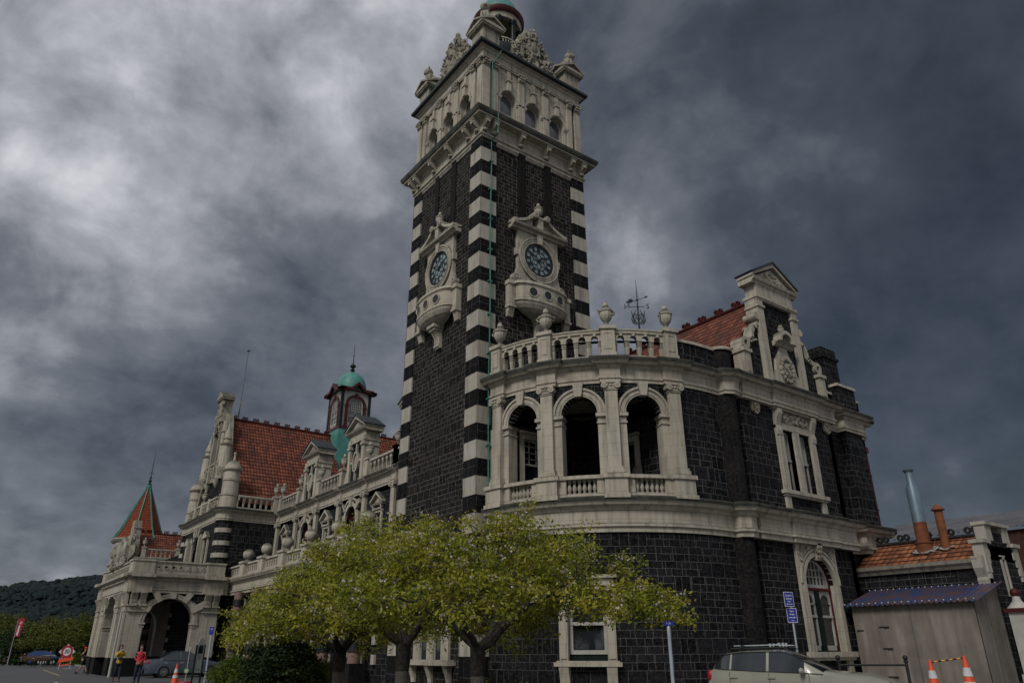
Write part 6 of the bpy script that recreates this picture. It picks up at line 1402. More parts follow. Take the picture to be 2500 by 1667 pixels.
# ------------------------------------------------------------------ cars
def car(label,kind,paint,loc,rz,group=None,name='parked_car'):
    root=thing(name,label,'car',loc,rz,group)
    # stations: x, belt z, belt half width, roof-edge z, roof-edge half width, roof-centre z
    if kind=='wagon':
        Ln=4.73; st=[(0,.62,.74,.66,.60,.68),(.10,.70,.80,.76,.66,.80),(.55,.80,.84,.885,.68,.93),(1.2,.88,.855,.93,.74,.98),(1.6,.91,.86,.965,.78,1.01),(1.95,.93,.865,1.15,.73,1.2),(2.38,.945,.865,1.38,.655,1.43),(2.58,.95,.865,1.44,.61,1.49),(2.75,.955,.865,1.45,.60,1.51),(3.25,.965,.865,1.44,.60,1.50),(3.75,.985,.86,1.42,.59,1.48),(4.22,1.0,.84,1.37,.57,1.43),(4.48,1.02,.80,1.16,.60,1.2),(4.62,.95,.76,.97,.62,1.0),(4.70,.7,.72,.72,.6,.75)]
        win=[(1.95,4.48)]; pil=[(1.95,2.06),(2.98,3.05),(4.0,4.05)]; ws=(1.6,2.58); rw=(4.22,4.62); ax=(.93,3.62)
    else:
        Ln=4.5; st=[(0,.58,.72,.62,.60,.64),(.10,.66,.79,.72,.66,.76),(.6,.78,.83,.86,.68,.90),(1.05,.86,.845,.93,.68,.97),(1.25,.89,.85,.96,.70,1.0),(1.7,.92,.85,1.2,.64,1.22),(2.1,.935,.85,1.40,.58,1.43),(2.4,.94,.85,1.45,.57,1.49),(2.8,.95,.85,1.45,.57,1.49),(3.2,.96,.85,1.39,.57,1.44),(3.65,.98,.84,1.14,.60,1.18),(3.85,.99,.83,1.03,.64,1.06),(4.3,.98,.80,1.01,.66,1.04),(4.42,.9,.76,.93,.66,.95),(4.5,.6,.72,.62,.6,.64)]
        win=[(1.7,3.65)]; pil=[(2.62,2.69)]; ws=(1.25,2.1); rw=(3.2,3.85); ax=(.85,3.5)
    xc=Ln/2
    def sec(s,y):
        x,zb,wb,zr,wr,zc=s; c=xc-x
        return [(c,y*.55*wb,.22),(c,y*wb*.94,.26),(c,y*wb*1.015,.5),(c,y*wb*1.02,zb-.17),(c,y*wb,zb),(c,y*wr,zr),(c,y*wr*.55,zc-.012 if zc>zr else zc),(c,0,zc)]
    fine=[]
    xsn=[s[0] for s in st]; allx=sorted(set(xsn+[a for w in pil for a in w]))
    for x in allx:
        j=max(i for i in range(len(st)) if st[i][0]<=x+1e-9); 
        if j==len(st)-1: fine.append(st[-1]); continue
        t=(x-st[j][0])/(st[j+1][0]-st[j][0]); fine.append(tuple(a+(b-a)*t for a,b in zip(st[j],st[j+1])))
    body=M(); gl=M()
    for a,b in zip(fine,fine[1:]):
        xm=(a[0]+b[0])/2
        for y in (1,-1):
            A,B_=sec(a,y),sec(b,y)
            for k in range(7):
                side=(k==4) and win[0][0]<=xm<=win[0][1] and not any(p[0]<=xm<=p[1] for p in pil)
                scr=(k>=5) and (ws[0]<=xm<=ws[1] or rw[0]<=xm<=rw[1])
                (gl if side or scr else body).add([A[k],B_[k],B_[k+1],A[k+1]],[(0,1,2,3)])
    for s in (fine[0],fine[-1]):
        for y in (1,-1): body.add(sec(s,y),[tuple(range(8))])
    def weld(m_,o):
        bm=bmesh.new(); bm.from_mesh(o.data); bmesh.ops.remove_doubles(bm,verts=bm.verts,dist=.002); bmesh.ops.recalc_face_normals(bm,faces=bm.faces); bm.to_mesh(o.data); bm.free(); o.data.polygons.foreach_set('use_smooth',[True]*len(o.data.polygons)); o.data.set_sharp_from_angle(angle=math.radians(30))
    bo=body.obj('body',paint,root); weld(0,bo); go=gl.obj('window_glass',K['carglass'],root); weld(0,go)
    S=Flat((xc,0),(-1,0))
    tr=M()
    for y in (1,-1):
        for x in [(st[i][0],st[i]) for i in range(len(st))]: pass
        edge=[(xc-s[0],y*(s[4]+.004),s[3]+.004) for s in fine if win[0][0]-.35<=s[0]<=win[0][1]+.05]; tr.tube(edge,.012,4); belt=[(xc-s[0],y*(s[2]+.006),s[1]+.002) for s in fine if win[0][0]-.4<=s[0]<=win[0][1]+.05]; tr.tube(belt,.012,4)
        for x in ((1.95,2.98,4.05) if kind=='wagon' else (1.5,2.65,3.6)):
            w=np.interp(x,xsn,[s[2] for s in st])*1.02; tr.tube([(xc-x,y*(w-.0),.3),(xc-x,y*(w+.004),.55),(xc-x,y*(w+.002),.93)],.006,4)
    tr.obj('trim','blk',root)
    hd=M()
    for y in (1,-1):
        for x in ((3.12,4.15) if kind=='wagon' else (2.75,3.65)): 
            w=np.interp(x-.2,xsn,[s[2] for s in st])*1.02; hd.box(xc-x+.1,xc-x+.3,min(y*w,y*(w+.035)),max(y*w,y*(w+.035)),.80,.835)
    hd.obj('door_handle',paint if kind=='wagon' else 'galv',root)
    for y in (1,-1):
        m=M(); x=2.1 if kind=='wagon' else 1.72; m.blob((xc-x,y*1.0,.99),(.07,.12,.085),1,.03,10,8); m.tube([(xc-x,y*.86,.95),(xc-x,y*.95,.96)],.025,5); m.obj('wing_mirror',paint,root,True)
    for x in ax:
        for y in (1,-1):
            Sw=Flat((xc-x,y*.87),(-y,0)); 
            m=M(); m.ring(Sw,0,.33,.34,.42,-.14,.022,-12,192,20); m.obj('wheel_arch',paint,root,True)
            m=M(); m.ring(Sw,0,.33,.20,.325,-.2,.015,0,360,24); m.disc(Sw,0,.33,.39,-.25,-.10,20); wo=m.obj('wheel','blk',root,True)
            m=M(); m.ring(Sw,0,.33,.175,.205,-.15,.03,0,360,24); m.disc(Sw,0,.33,.05,-.1,.03,12)
            for i in range(7): a=2*PI*i/7; m.poly(Sw,[(math.cos(a)*r+math.sin(a)*t,.33+math.sin(a)*r-math.cos(a)*t) for r,t in ((.03,-.03),(.19,-.022),(.19,.022),(.03,.03))],-.06,.018)
            m.obj('rim','chrome',wo)
    for y in (1,-1):
        m=M(); m.blob((xc-.16,y*.60,.69),(.16,.17,.075),2,.02,12,8); m.obj('headlight','chrome',root,True)
        m=M(); m.blob((xc-(Ln-.1),y*.70,.84),(.10,.10,.16),3,.02,10,8); m.obj('tail_light','signr',root,True)
    m=M(); m.box(xc-.06,xc+.015,-.38,.38,.52,.66); m.box(xc-.04,xc+.02,-.6,.6,.24,.4); m.obj('grille','blk',root)
    if kind=='wagon':
        m=M(); 
        for y in (1,-1): m.tube([(xc-2.45,y*.60,1.49),(xc-2.55,y*.60,1.56),(xc-4.0,y*.58,1.53),(xc-4.1,y*.58,1.45)],.018,6)
        for x in (2.75,3.7): m.tube([(xc-x,-.66,1.60),(xc-x,.66,1.60)],.018,6); m.box(xc-x-.05,xc-x+.05,.5,.66,1.54,1.6); m.box(xc-x-.05,xc-x+.05,-.66,-.5,1.54,1.6)
        m.obj('roof_rack','blk',root)
        for y in (-.35,.05,.4):
            m=M(); m.tube([(xc-2.5,y,1.61),(xc-3.0,y,1.625),(xc-4.0,y,1.60)],.013,6); m.box(xc-3.0,xc-2.95,y-.03,y+.03,1.58,1.66); m.box(xc-2.75,xc-2.7,y-.04,y+.04,1.58,1.68); m.obj('bike_carrier','galv',root)
    return root
K['carglass']=glassm('car glass',(.015,.022,.026),.05,.9)
K['gold']=simple('champagne car paint',(.31,.31,.25),(.285,.285,.23),2,.2,.0,0,.6,3,.6)
K['slate']=simple('slate blue car paint',(.085,.11,.135),(.08,.10,.125),2,.3,.0,0,.6,3,.5)
K['carred']=simple('red car paint',(.30,.02,.02),(.26,.015,.015),2,.3,0,0,.6,3,.5)
a_=math.radians(33); hv=R0_*math.cos(a_)-F0_*math.sin(a_); h25=math.atan2(hv.y,hv.x); p=CAM+F0_*21.6+R0_*7.85
car('champagne station wagon with roof rack parked before the curved black wall','wagon','gold',(p.x,p.y,.0),h25)
car('slate blue sedan parked in front of the arched porch','sedan','slate',(-1.75,29.75,0),-.05)
p=atd(222,95); car('small red car partly hidden behind the porch piers','sedan','carred',p,2.2)
# ------------------------------------------------------------------ people
K['jy']=simple('yellow rain jacket',(.62,.40,.015),(.52,.32,.01),6,.6,0,.01); K['jr']=simple('red jacket',(.50,.012,.04),(.40,.008,.03),6,.6,0,.01)
K['jn']=simple('dark navy trousers',(.010,.014,.03),(.02,.025,.045),8,.8); K['bk']=simple('black clothing',(.012,.012,.014),(.022,.022,.025),8,.85); K['shoe']=simple('brown boots',(.10,.05,.03),(.07,.035,.02),8,.6); K['cap']=simple('orange red cap',(.55,.045,.02),(.45,.03,.015),8,.6)
def skin(name,chain,mat,parent,sub=2):
    """chain: list of (pos,radius,parentindex)"""
    me=bpy.data.meshes.new(name); me.from_pydata([c[0] for c in chain],[(c[2],i) for i,c in enumerate(chain) if c[2]>=0],[]); me.materials.append(K[mat])
    o=bpy.data.objects.new(name,me); col.objects.link(o); o.parent=parent; sm=o.modifiers.new('s','SKIN'); sm.use_smooth_shade=True
    if not me.skin_vertices: me.attributes.new('skin','FLOAT2','POINT')
    dat=me.skin_vertices[0].data
    for i,c in enumerate(chain): r=c[1] if hasattr(c[1],'__len__') else (c[1],c[1]); dat[i].radius=r; dat[i].use_root=(i==0)
    ss=o.modifiers.new('u','SUBSURF'); ss.levels=sub; ss.render_levels=sub
    dg=bpy.context.evaluated_depsgraph_get(); ev=bpy.data.meshes.new_from_object(o.evaluated_get(dg)); o.modifiers.clear(); o.data=ev; ev.materials.clear(); ev.materials.append(K[mat]); ev.name=name
    ev.polygons.foreach_set('use_smooth',[True]*len(ev.polygons)); return o
def person(label,loc,rz,H,top,legs,shoes,pose,hat=None,bare=False,coat=.0,bag=None,group=None):
    root=thing('person',label,'person',loc,rz,group); s=H/1.72; v=lambda x,y,z:(x*s,y*s,z*s)   # faces +x, y left
    hp_=.93; sh=1.42; st=pose.get('stride',.0)
    kL=(st*.5+.02,.09,.50); fL=(st,.10,.08); kR=(-st*.1+.05,-.09,.49); fR=(-st*.9,-.10,.08+pose.get('lift',0))
    hands=pose['hands']; elb=pose['elbows']
    ch=[(v(0,0,.95),(.13*s,.10*s),-1),(v(.0,0,1.12),(.12*s,.10*s),0),(v(0,0,1.33),(.15*s,.11*s),1),(v(0,0,1.44),(.07*s,.07*s),2),(v(.01,0,1.53),(.052*s,.052*s),3),(v(.02,0,1.60),(.078*s,.072*s),4),(v(.025,0,1.68),(.085*s,.078*s),5),(v(.02,0,1.72),(.05*s,.05*s),6)]
    for sg,(e,h_) in ((1,(elb[0],hands[0])),(-1,(elb[1],hands[1]))):
        i=len(ch); ch+=[(v(0,sg*.17,1.40),.065*s,2),(v(*e),.045*s,i),(v(*h_),.032*s,i+1)]
    for k_,f_ in ((kL,fL),(kR,fR)):
        i=len(ch); y=k_[1]; ch+=[(v(0,y,.86),.085*s,0),(v(*k_),.06*s,i),(v(*f_),.042*s,i+1),(v(f_[0]+.12,f_[1],f_[2]-.04),.036*s,i+2)]
    skin('body',ch,'skin',root)
    # face
    m=M(); 
    for y in (-.03,.03): m.blob(v(.105,y,1.655),.010*s,1,0,6,4)
    m.obj('eyes','bk',root); m=M(); m.blob(v(.115,0,1.63),(.014*s,.012*s,.022*s),1,0,6,5); m.obj('nose','skin',root,True); m=M(); m.blob(v(.10,0,1.592),(.008*s,.024*s,.006*s),1,0,6,4); m.obj('mouth','signr',root)
    # hands: palm and five curled fingers
    m=M()
    for sg,h_,e in ((1,hands[0],elb[0]),(-1,hands[1],elb[1])):
        H_=Vector(v(*h_)); d=(H_-Vector(v(*e))).normalized(); sd=d.cross(Vector((0,0,1))); sd=sd.normalized() if sd.length>.1 else Vector((0,1,0)); pc=H_+d*.045*s; m.blob(tuple(pc),(.03*s,.026*s,.03*s),1,.05,8,6)
        nrm=d.cross(sd)
        for i in range(4): b=pc+d*.025*s+sd*(i-1.5)*.015*s; L_=(.045,.055,.05,.04)[i]*s; m.tube([b,b+d*L_*.6,b+d*L_*.9+nrm*L_*.45],[.0085*s,.008*s,.006*s],6)
        b=pc+sd*.03*s*sg; m.tube([b,b+sd*.02*s*sg+d*.02*s,b+d*.045*s+sd*.02*s*sg],[.01*s,.009*s,.007*s],6)
    m.obj('hands','skin',root,True)
    # jacket
    ln=.80-coat
    jc=[(v(0,0,1.12),(.138*s,.12*s),-1),(v(0,0,1.32),(.155*s,.12*s),0),(v(0,0,1.42),(.12*s,.10*s),1),(v(.0,0,1.50),(.075*s,.075*s),2),(v(0,0,.96),(.15*s,.13*s),0),(v(0,0,ln),(.16*s,.14*s),4)]
    for sg,(e,h_) in ((1,(elb[0],hands[0])),(-1,(elb[1],hands[1]))):
        i=len(jc); w=tuple(a+(b-a)*.88 for a,b in zip(e,h_)); jc+=[(v(0,sg*.175,1.385),.068*s,1),(v(*e),.052*s,i),(v(*w),.042*s,i+1)]
    skin('jacket',jc,top,root)
    if not bare:
        tc=[(v(0,0,.93),(.14*s,.12*s),-1)]
        for k_,f_ in ((kL,fL),(kR,fR)):
            i=len(tc); tc+=[(v(0,k_[1],.84),.10*s,0),(v(*k_),.075*s,i),(v(f_[0],f_[1],f_[2]+.05),.058*s,i+1)]
        skin('trousers',tc,legs,root)
    else:
        tc=[(v(0,0,.93),(.15*s,.13*s),-1)]
        for k_ in (kL,kR): i=len(tc); tc+=[(v(0,k_[1],.82),.11*s,0),(v(k_[0]*.8,k_[1],.58),.095*s,i)]
        skin('shorts',tc,legs,root)
    m=M()
    for f_ in (fL,fR): m.blob(v(f_[0]+.06,f_[1],f_[2]-.035),(.14*s,.05*s,.05*s),2,.02,10,6); m.tube([v(f_[0],f_[1],f_[2]-.02),v(f_[0],f_[1],f_[2]+.1)],.055*s,8)
    m.obj('shoes',shoes,root,True)
    m=M(); 
    if hat: m.blob(v(.01,0,1.73),(.115*s,.105*s,.085*s),2,.02,14,8); m.blob(v(.10,0,1.71),(.07*s,.07*s,.015*s),2,.02,10,6); m.obj('cap',hat,root,True)
    else: m.blob(v(-.025,0,1.70),(.105*s,.098*s,.105*s),2,.03,14,10); m.blob(v(-.07,0,1.60),(.07*s,.085*s,.12*s),3,.05,12,8); m.obj('hair','hair',root,True)
    return root
toC=lambda p: math.atan2(CAM.y-p[1],CAM.x-p[0])
p=at(281,1663); r=person('person in a yellow jacket lifting a small camera to the face, walking by the porch',p,toC(p)+.25,1.74,'jy','jn','shoe',{'stride':.18,'hands':((.20,.05,1.50),(.22,-.04,1.50)),'elbows':((.10,.20,1.24),(.10,-.20,1.24))},coat=-.02)
m=M(); m.box(.24,.31,-.06,.06,1.49,1.58); m.box(.31,.34,-.03,.03,1.51,1.56); m.box(.29,.30,-.05,.05,1.575,1.59); h=m.obj('hand_camera','galv'); h.location=p; h.rotation_euler=(0,0,toC(p)+.25); tag(h,'small silver camera held up by the person in yellow','camera')
m=M(); m.blob((.21,-.03,1.12),(.07,.1,.085),1,.05); m.tube([(.20,.06,1.16),(.17,.14,1.4),(.05,.1,1.5)],.012,5); m.tube([(.20,-.1,1.16),(.17,-.16,1.4),(.05,-.1,1.5)],.012,5); m.tube([(.25,-.03,1.1),(.33,-.03,1.06)],.045,10); h=m.obj('slr_camera','blk',None,True); h.location=p; h.rotation_euler=(0,0,toC(p)+.25); tag(h,'black camera hanging on a strap over the yellow jacket','camera')
p=at(331,1668); r=person('person in a red jacket and dark jeans, hands clasped, beside the person in yellow',p,toC(p)-.1,1.72,'jr','jn','bk',{'stride':.06,'hands':((.20,.03,.98),(.20,-.03,.98)),'elbows':((-.01,.235,1.16),(-.01,-.235,1.16))},coat=-.02)
p=(-5.95,39.9,0); ang=math.atan2(R0_.y,R0_.x)
person('person in an orange red cap, dark jacket and shorts striding right past the porch',p,ang,1.68,'bk','bk','bk',{'stride':.36,'lift':.06,'hands':((.3,.2,1.15),(.22,-.16,1.2)),'elbows':((-.02,.26,1.12),(-.05,-.26,1.12))},hat='cap',bare=True)
p=at(42,1611); person('person dressed all in black walking far off near the benches',p,toC(p)+PI+.3,1.78,'bk','bk','bk',{'stride':.14,'hands':((.05,.24,.85),(.05,-.24,.85)),'elbows':((-.03,.24,1.12),(-.03,-.24,1.12))})
# ------------------------------------------------------------------ cones, barriers, signs
def cone(label,loc,s=1,group='orange traffic cones',rz=0):
    root=thing('traffic_cone',label,'traffic cone',loc,rz,group)
    m=M(); m.lathe(0,0,.04,[(.17,0),(.155,.05),(.03,.86),(.02,.88),(0,.88)],20); b=m.obj('cone_body','oran',root,True); b.scale=(s,s,s)
    m=M(); m.box(-.24,.24,-.24,.24,0,.05); b=m.obj('base','oran',root); b.scale=(s,s,s)
    for z0,z1 in ((.50,.66),(.28,.40)):
        r=lambda z:.158-.125*(z-.05)/.81; m=M(); m.lathe(0,0,.04,[(r(z0)+.004,z0),(r(z1)+.004,z1)],20); b=m.obj('reflective_band','refl',root,True); b.scale=(s,s,s)
    return root
p=atd(2290,21.5,.12); q=atd(2378,21.2,.12); c1=cone('orange cone by the grey shed, left one of the pair joined by a bar',p,1.22); c2=cone('orange cone by the grey shed, right one of the pair joined by a bar',q,1.33)
m=M(); a=Vector(p)+Vector((0,0,1.05)); b=Vector(q)+Vector((0,0,1.17))
bar=thing('barrier_bar','yellow and black striped bar joining the two cones by the shed','barrier')
for i in range(9):
    u=a+(b-a)*i/9; w=a+(b-a)*(i+1)/9; m=M(); m.tube([tuple(u),tuple(w)],.022,8); m.obj('bar_segment','yell' if i%2 else 'blk',bar)
cone('tall orange cone with two white bands in front of the slate blue sedan',atd(422,37.2),1.05)
cone('orange cone at the far left edge of the car park',at(8,1620),1.15); cone('distant orange cone beside the black clad person, left of the benches',at(19,1605),1.1); cone('orange cone standing under the speed sign',at(143,1623),1.1)
# railing right
RL=thing('handrail','black tubular handrail with a ball topped post before the plywood shed','railing',atd(2228,23.4,.12)); base=Vector(RL.location)
e=Vector(atd(2060,23.8,.12))-base
m=M(); m.lathe(0,0,0,[(.07,0),(.07,.1),(.045,.12),(.045,1.02),(.07,1.03),(.07,1.07),(.03,1.09)],12); m.blob((0,0,1.15),.075,0,0,12,8); m.obj('post','blk',RL,True)
m=M(); m.lathe(e.x,e.y,0,[(.07,0),(.07,.1),(.045,.12),(.045,1.02),(.07,1.03),(.07,1.07),(.03,1.09)],12); m.blob((e.x,e.y,1.15),.075,0,0,12,8); m.obj('post','blk',RL,True)
m=M(); m.tube([(0,0,.95),(e.x,e.y,.95)],.03,8); m.obj('rail','blk',RL)
def up(x,y,z,ang): return Matrix.Translation((x,y,z))@Matrix.Rotation(ang,4,'Z')@Matrix.Rotation(PI/2,4,'X')
def board(S,u0,u1,z0,z1,p,mat,name,root,border=None):
    m=M(); m.sb(S,u0,u1,p,p+.012,z0,z1); o=m.obj(name,mat,root)
    if border:
        t=.018; m=M(); m.sb(S,u0-t,u1+t,p-.002,p+.015,z1,z1+t); m.sb(S,u0-t,u1+t,p-.002,p+.015,z0-t,z0); m.sb(S,u0-t,u0,p-.002,p+.015,z0,z1); m.sb(S,u1,u1+t,p-.002,p+.015,z0,z1); m.obj('sign_border',border,o)
    return o
d=24.6; pos=atd(1962,d); SG=thing('direction_sign','blue direction signs with white lettering on a pale pole behind the wagon','sign',pos); SG.scale=(.8,.8,.98)
rd=(math.cos(-.35),math.sin(-.35)); S=Flat((0,0),rd); an=math.atan2(rd[1],rd[0])
m=M(); m.tube([(0,0,0),(0,0,3.25)],.04,10); m.obj('pole','galv',SG,True)
o=board(S,-.28,.12,2.84,3.26,.045,'signb','sign_panel',SG,'refl'); 
for tx,z,sz in (('Dunedin',3.17,.088),('Railway',3.07,.088),('station',2.985,.06)): text_mesh('lettering',tx,sz,'refl',o,up(*S.P(-.08,.06,z),an),.001,bold=.002)
m=M(); m.poly(S,[(-.23,2.90),(-.17,2.93),(-.17,2.91),(.06,2.91),(.06,2.89),(-.17,2.89),(-.17,2.87)],.058,.062); m.obj('arrow','refl',o)
S3=Flat((0,0),(math.cos(-.95),math.sin(-.95))); a3=-.95
o=board(S3,-.17,.17,2.35,2.76,.045,'signb','sign_panel',SG,'refl')
for tx,z,sz in (('Taieri',2.68,.07),('Gorge',2.59,.07),('Trains',2.40,.04)): text_mesh('lettering',tx,sz,'refl',o,up(*S3.P(0,.06,z),a3),.001,bold=.002)
m=M(); m.poly(S3,[(.13,2.49),(.07,2.52),(.07,2.5),(-.13,2.5),(-.13,2.48),(.07,2.48),(.07,2.46)],.058,.062); m.obj('arrow','refl',o)
pos=atd(1652,14.6); SG=thing('parking_sign','small blue sign on a thick galvanised pole under the cherry branches','sign',pos)
m=M(); m.tube([(0,0,0),(0,0,1.86)],.034,12); m.lathe(0,0,1.84,[(.036,0),(.03,.1),(.015,.12)],12); m.obj('pole','galv',SG,True)
S=Flat((0,0),(R0_.x,R0_.y)); o=board(S,-.09,.10,1.94,2.02,.02,'signb','sign_panel',SG); text_mesh('lettering','P 30',.05,'refl',o,up(*S.P(0,.034,1.98),math.atan2(R0_.y,R0_.x)),.001)
pos=atd(492,30.5); SG=thing('parking_sign','tall thin pole with a small blue and white sign beside the porch corner','sign',pos); m=M(); m.tube([(0,0,0),(0,0,2.4)],.035,8); m.obj('pole','galv',SG,True); o=board(S,-.09,.09,2.1,2.38,.04,'signb','sign_panel',SG); text_mesh('lettering','P',.13,'refl',o,up(*S.P(0,.054,2.27),math.atan2(R0_.y,R0_.x)),.001)
pos=atd(470,30.5); IS=thing('information_sign','tall narrow pale information board between two dark green posts near the sedan','sign',pos); IS.scale=(.68,.68,.97); S=Flat((0,0),(R0_.x*.55+F0_.x*.835,R0_.y*.55+F0_.y*.835)); 
m=M(); 
for u in (-.26,.26): m.tube([S.P(u,0,0),S.P(u,0,1.78)],.05,8)
m.obj('posts','green',IS,True); m=M(); m.poly(S,[(-.21,.75),(.21,.75),(.21,1.85),(.14,1.98),(0,2.05),(-.14,1.98),(-.21,1.85)],.0,.03); o=m.obj('sign_panel','signg',IS); m=M(); m.poly(S,[(-.15,1.45),(.15,1.45),(.15,1.72),(.05,1.8),(0,1.72),(-.08,1.8),(-.15,1.66)],.03,.036); m.obj('sign_drawing','green',o)
m=M(); 
for z in (1.36,1.3,1.24,.86): m.sb(S,-.1,.1,.03,.034,z,z+.02)
m.obj('text_lines','green',o)
# ornament on stake with red barrel ring
pos=atd(447,36.5); OR=thing('garden_stake','thin pale stake with a green and white rosette standing on a red plastic base','stake',pos); m=M(); m.tube([(0,0,.15),(0,0,1.65)],.02,6); m.ring(Flat((0,0),(R0_.x,R0_.y)),0,1.6,.04,.07,-.01,.01,0,360,10); m.obj('stake','signg',OR)
m=M(); Sx=Flat((0,0),(R0_.x,R0_.y))
for i in range(8): a=i*PI/4; m.poly(Sx,[(0,.66),(.06*math.cos(a)-.03*math.sin(a),.66+.06*math.sin(a)+.03*math.cos(a)),(.13*math.cos(a),.66+.13*math.sin(a)),(.06*math.cos(a)+.03*math.sin(a),.66+.06*math.sin(a)-.03*math.cos(a))],.02,.04)
K['lime']=simple('lime green plastic',(.20,.36,.06),(.45,.5,.4),9,.5); m.obj('rosette','lime',OR); m=M(); m.lathe(0,0,0,[(.0,0),(.34,0),(.36,.1),(.3,.2),(.1,.22),(0,.22)],20); m.obj('base','signr',OR,True)
# white pole at the porch corner
m=M(); m.tube([(-5.42,32.3,0),(-5.40,32.3,3.75)],[.085,.065],10); tag(m.obj('white_pole','white',None,True),'smooth white pole standing against the west side of the porch','pole')
# speed sign
pos=atd(152,70); SS=thing('speed_sign','white diamond board with red ring and black 30 above an orange works panel','sign',pos); SS.scale=(.95,.95,.95); S=Flat((0,0),(R0_.x,R0_.y)); an=math.atan2(R0_.y,R0_.x); k=1.0
m=M(); m.tube([S.P(.55,-.05,0),S.P(.45,-.05,1.9)],.05,6); m.tube([S.P(-.5,-.05,0),S.P(-.3,-.05,1.6)],.05,6); m.tube([S.P(0,-.1,0),S.P(.9,-.6,0.05)],.04,6); m.obj('stand','galv',SS)
m=M(); m.poly(S,[(.0,.85),(.78,1.5),(.0,2.15),(-.78,1.5)],0,.02); o=m.obj('sign_panel','refl',SS); m=M(); m.ring(S,0,1.5,.36,.55,.02,.03,0,360,32); m.obj('red_ring','signr',o); text_mesh('lettering','30',.48,'ink',o,up(*S.P(0,.03,1.5),an),.002,bold=.01)
m=M(); m.poly(S,[(-.6,.55),(.75,.78),(.75,1.05),(-.6,.85)],.05,.07); m.poly(S,[(-.4,.2),(.6,.42),(.6,.5),(-.4,.32)],.05,.07); m.obj('orange_panel','oran',SS)
m=M(); 
for u in (-.4,-.2,0,.2,.4): m.poly(S,[(u,.72+u*.16),(u+.12,.74+u*.16),(u+.12,.80+u*.16),(u,.78+u*.16)],.07,.074)
# lamp post, kiosk, benches, banner at the far left
pos=at(120,1608); LP=thing('lamp_post','thin grey lamp post between the blue kiosk and the speed sign','lamp post',pos); m=M(); m.tube([(0,0,0),(0,0,4.6)],[.09,.06],8); m.obj('pole','galv',LP); m=M(); m.box(-.15,.15,-.35,.15,4.55,4.75); m.obj('lamp_head','galv',LP)
pos=atd(95,80); KI=thing('kiosk','blue curved canopy kiosk with white striped lettering boards under the trees','kiosk',pos,math.atan2(R0_.y,R0_.x)); KI.scale=(.62,.6,.6)
m=M(); S=Flat((-2.6,0),(1,0)); m.poly(S,[(0,1.5)]+[(2.6-2.6*math.cos(PI*i/12*.62),1.5+1.0*math.sin(PI*i/12*.8)) for i in range(1,13)]+[(4.9,1.3)],-1.2,0); m.obj('canopy',simple('faded blue canopy',(.015,.045,.16),(.02,.05,.13),3,.6),KI)
m=M()
for i in range(26): t=i/26; m.sb(S,.9+t*4.0,.9+t*4.0+.1,.0,.03,1.15+.55*math.sin(t*2.2),1.3+.55*math.sin(t*2.2))
for i in range(9): m.sb(S,1.2+i*.42,1.42+i*.42,0,.03,.35+.1*(i%3),.95-.1*(i%2))
m.obj('white_panels','signg',KI); m=M(); m.sb(S,.6,1.6,.02,.05,.6,1.0); m.obj('blue_panel','signb',KI)
m=M()
for u in (.6,2.6,4.6): m.sb(S,u,u+.1,-.8,-.7,0,1.6)
m.obj('posts','gutter',KI)
for k,(px,lb) in enumerate(((62,'brown slatted bench left of the kiosk'),(93,'brown slatted bench in front of the kiosk'))):
    pos=atd(px,78+k); B=thing('bench',lb,'bench',(pos[0],pos[1],.14),math.atan2(R0_.y,R0_.x),'benches on the grass verge')
    m=M(); [m.box(-.9,.9,-.25+i*.12,-.16+i*.12,.42,.46) for i in range(4)]; m.obj('seat','shoe',B); m=M(); [m.box(-.9,.9,.24,.27,.55+i*.13,.64+i*.13) for i in range(3)]; m.obj('backrest','shoe',B)
    for x in (-.8,.75): m=M(); m.box(x,x+.06,-.25,.27,0,.42); m.box(x,x+.06,.22,.27,.42,.95); m.obj('leg','gutter',B)
pos=at(58,1609.5); BR=thing('barrier_board','red and white striped slanting barrier board on the verge','barrier',pos); S=Flat((0,0),(R0_.x,R0_.y))
for i in range(5): m=M(); m.poly(S,[(-.9+i*.36,.4),(-.9+(i+1)*.36,.4),(-.6+(i+1)*.36,1.0),(-.6+i*.36,1.0)],0,.03); m.obj('stripe','oran' if i%2==0 else 'refl',BR)
m=M(); m.box(-.95,-.85,-.2,.2,0,.5); m.box(.85,.95,-.2,.2,0,.5); m.obj('feet','gutter',BR)
pos=atd(14,84); FB=thing('banner','red feather banner with grey emblem on a pole at the left edge','banner',pos); m=M(); m.tube([(0,0,0),(0,0,4.6)],[.04,.02],6); m.obj('pole','galv',FB); S=Flat((0,0),(R0_.x,R0_.y)); m=M(); m.poly(S,[(.05,2.9),(.55,2.9),(.75,4.75),(.05,4.75)],0,.02); o=m.obj('flag','signr',FB); m=M(); m.poly(S,[(.15,3.1),(.35,3.0),(.4,4.0),(.25,4.1)],.02,.025); m.ring(S,.4,4.3,.08,.14,.02,.025,0,360,12); m.obj('emblem','refl',o)
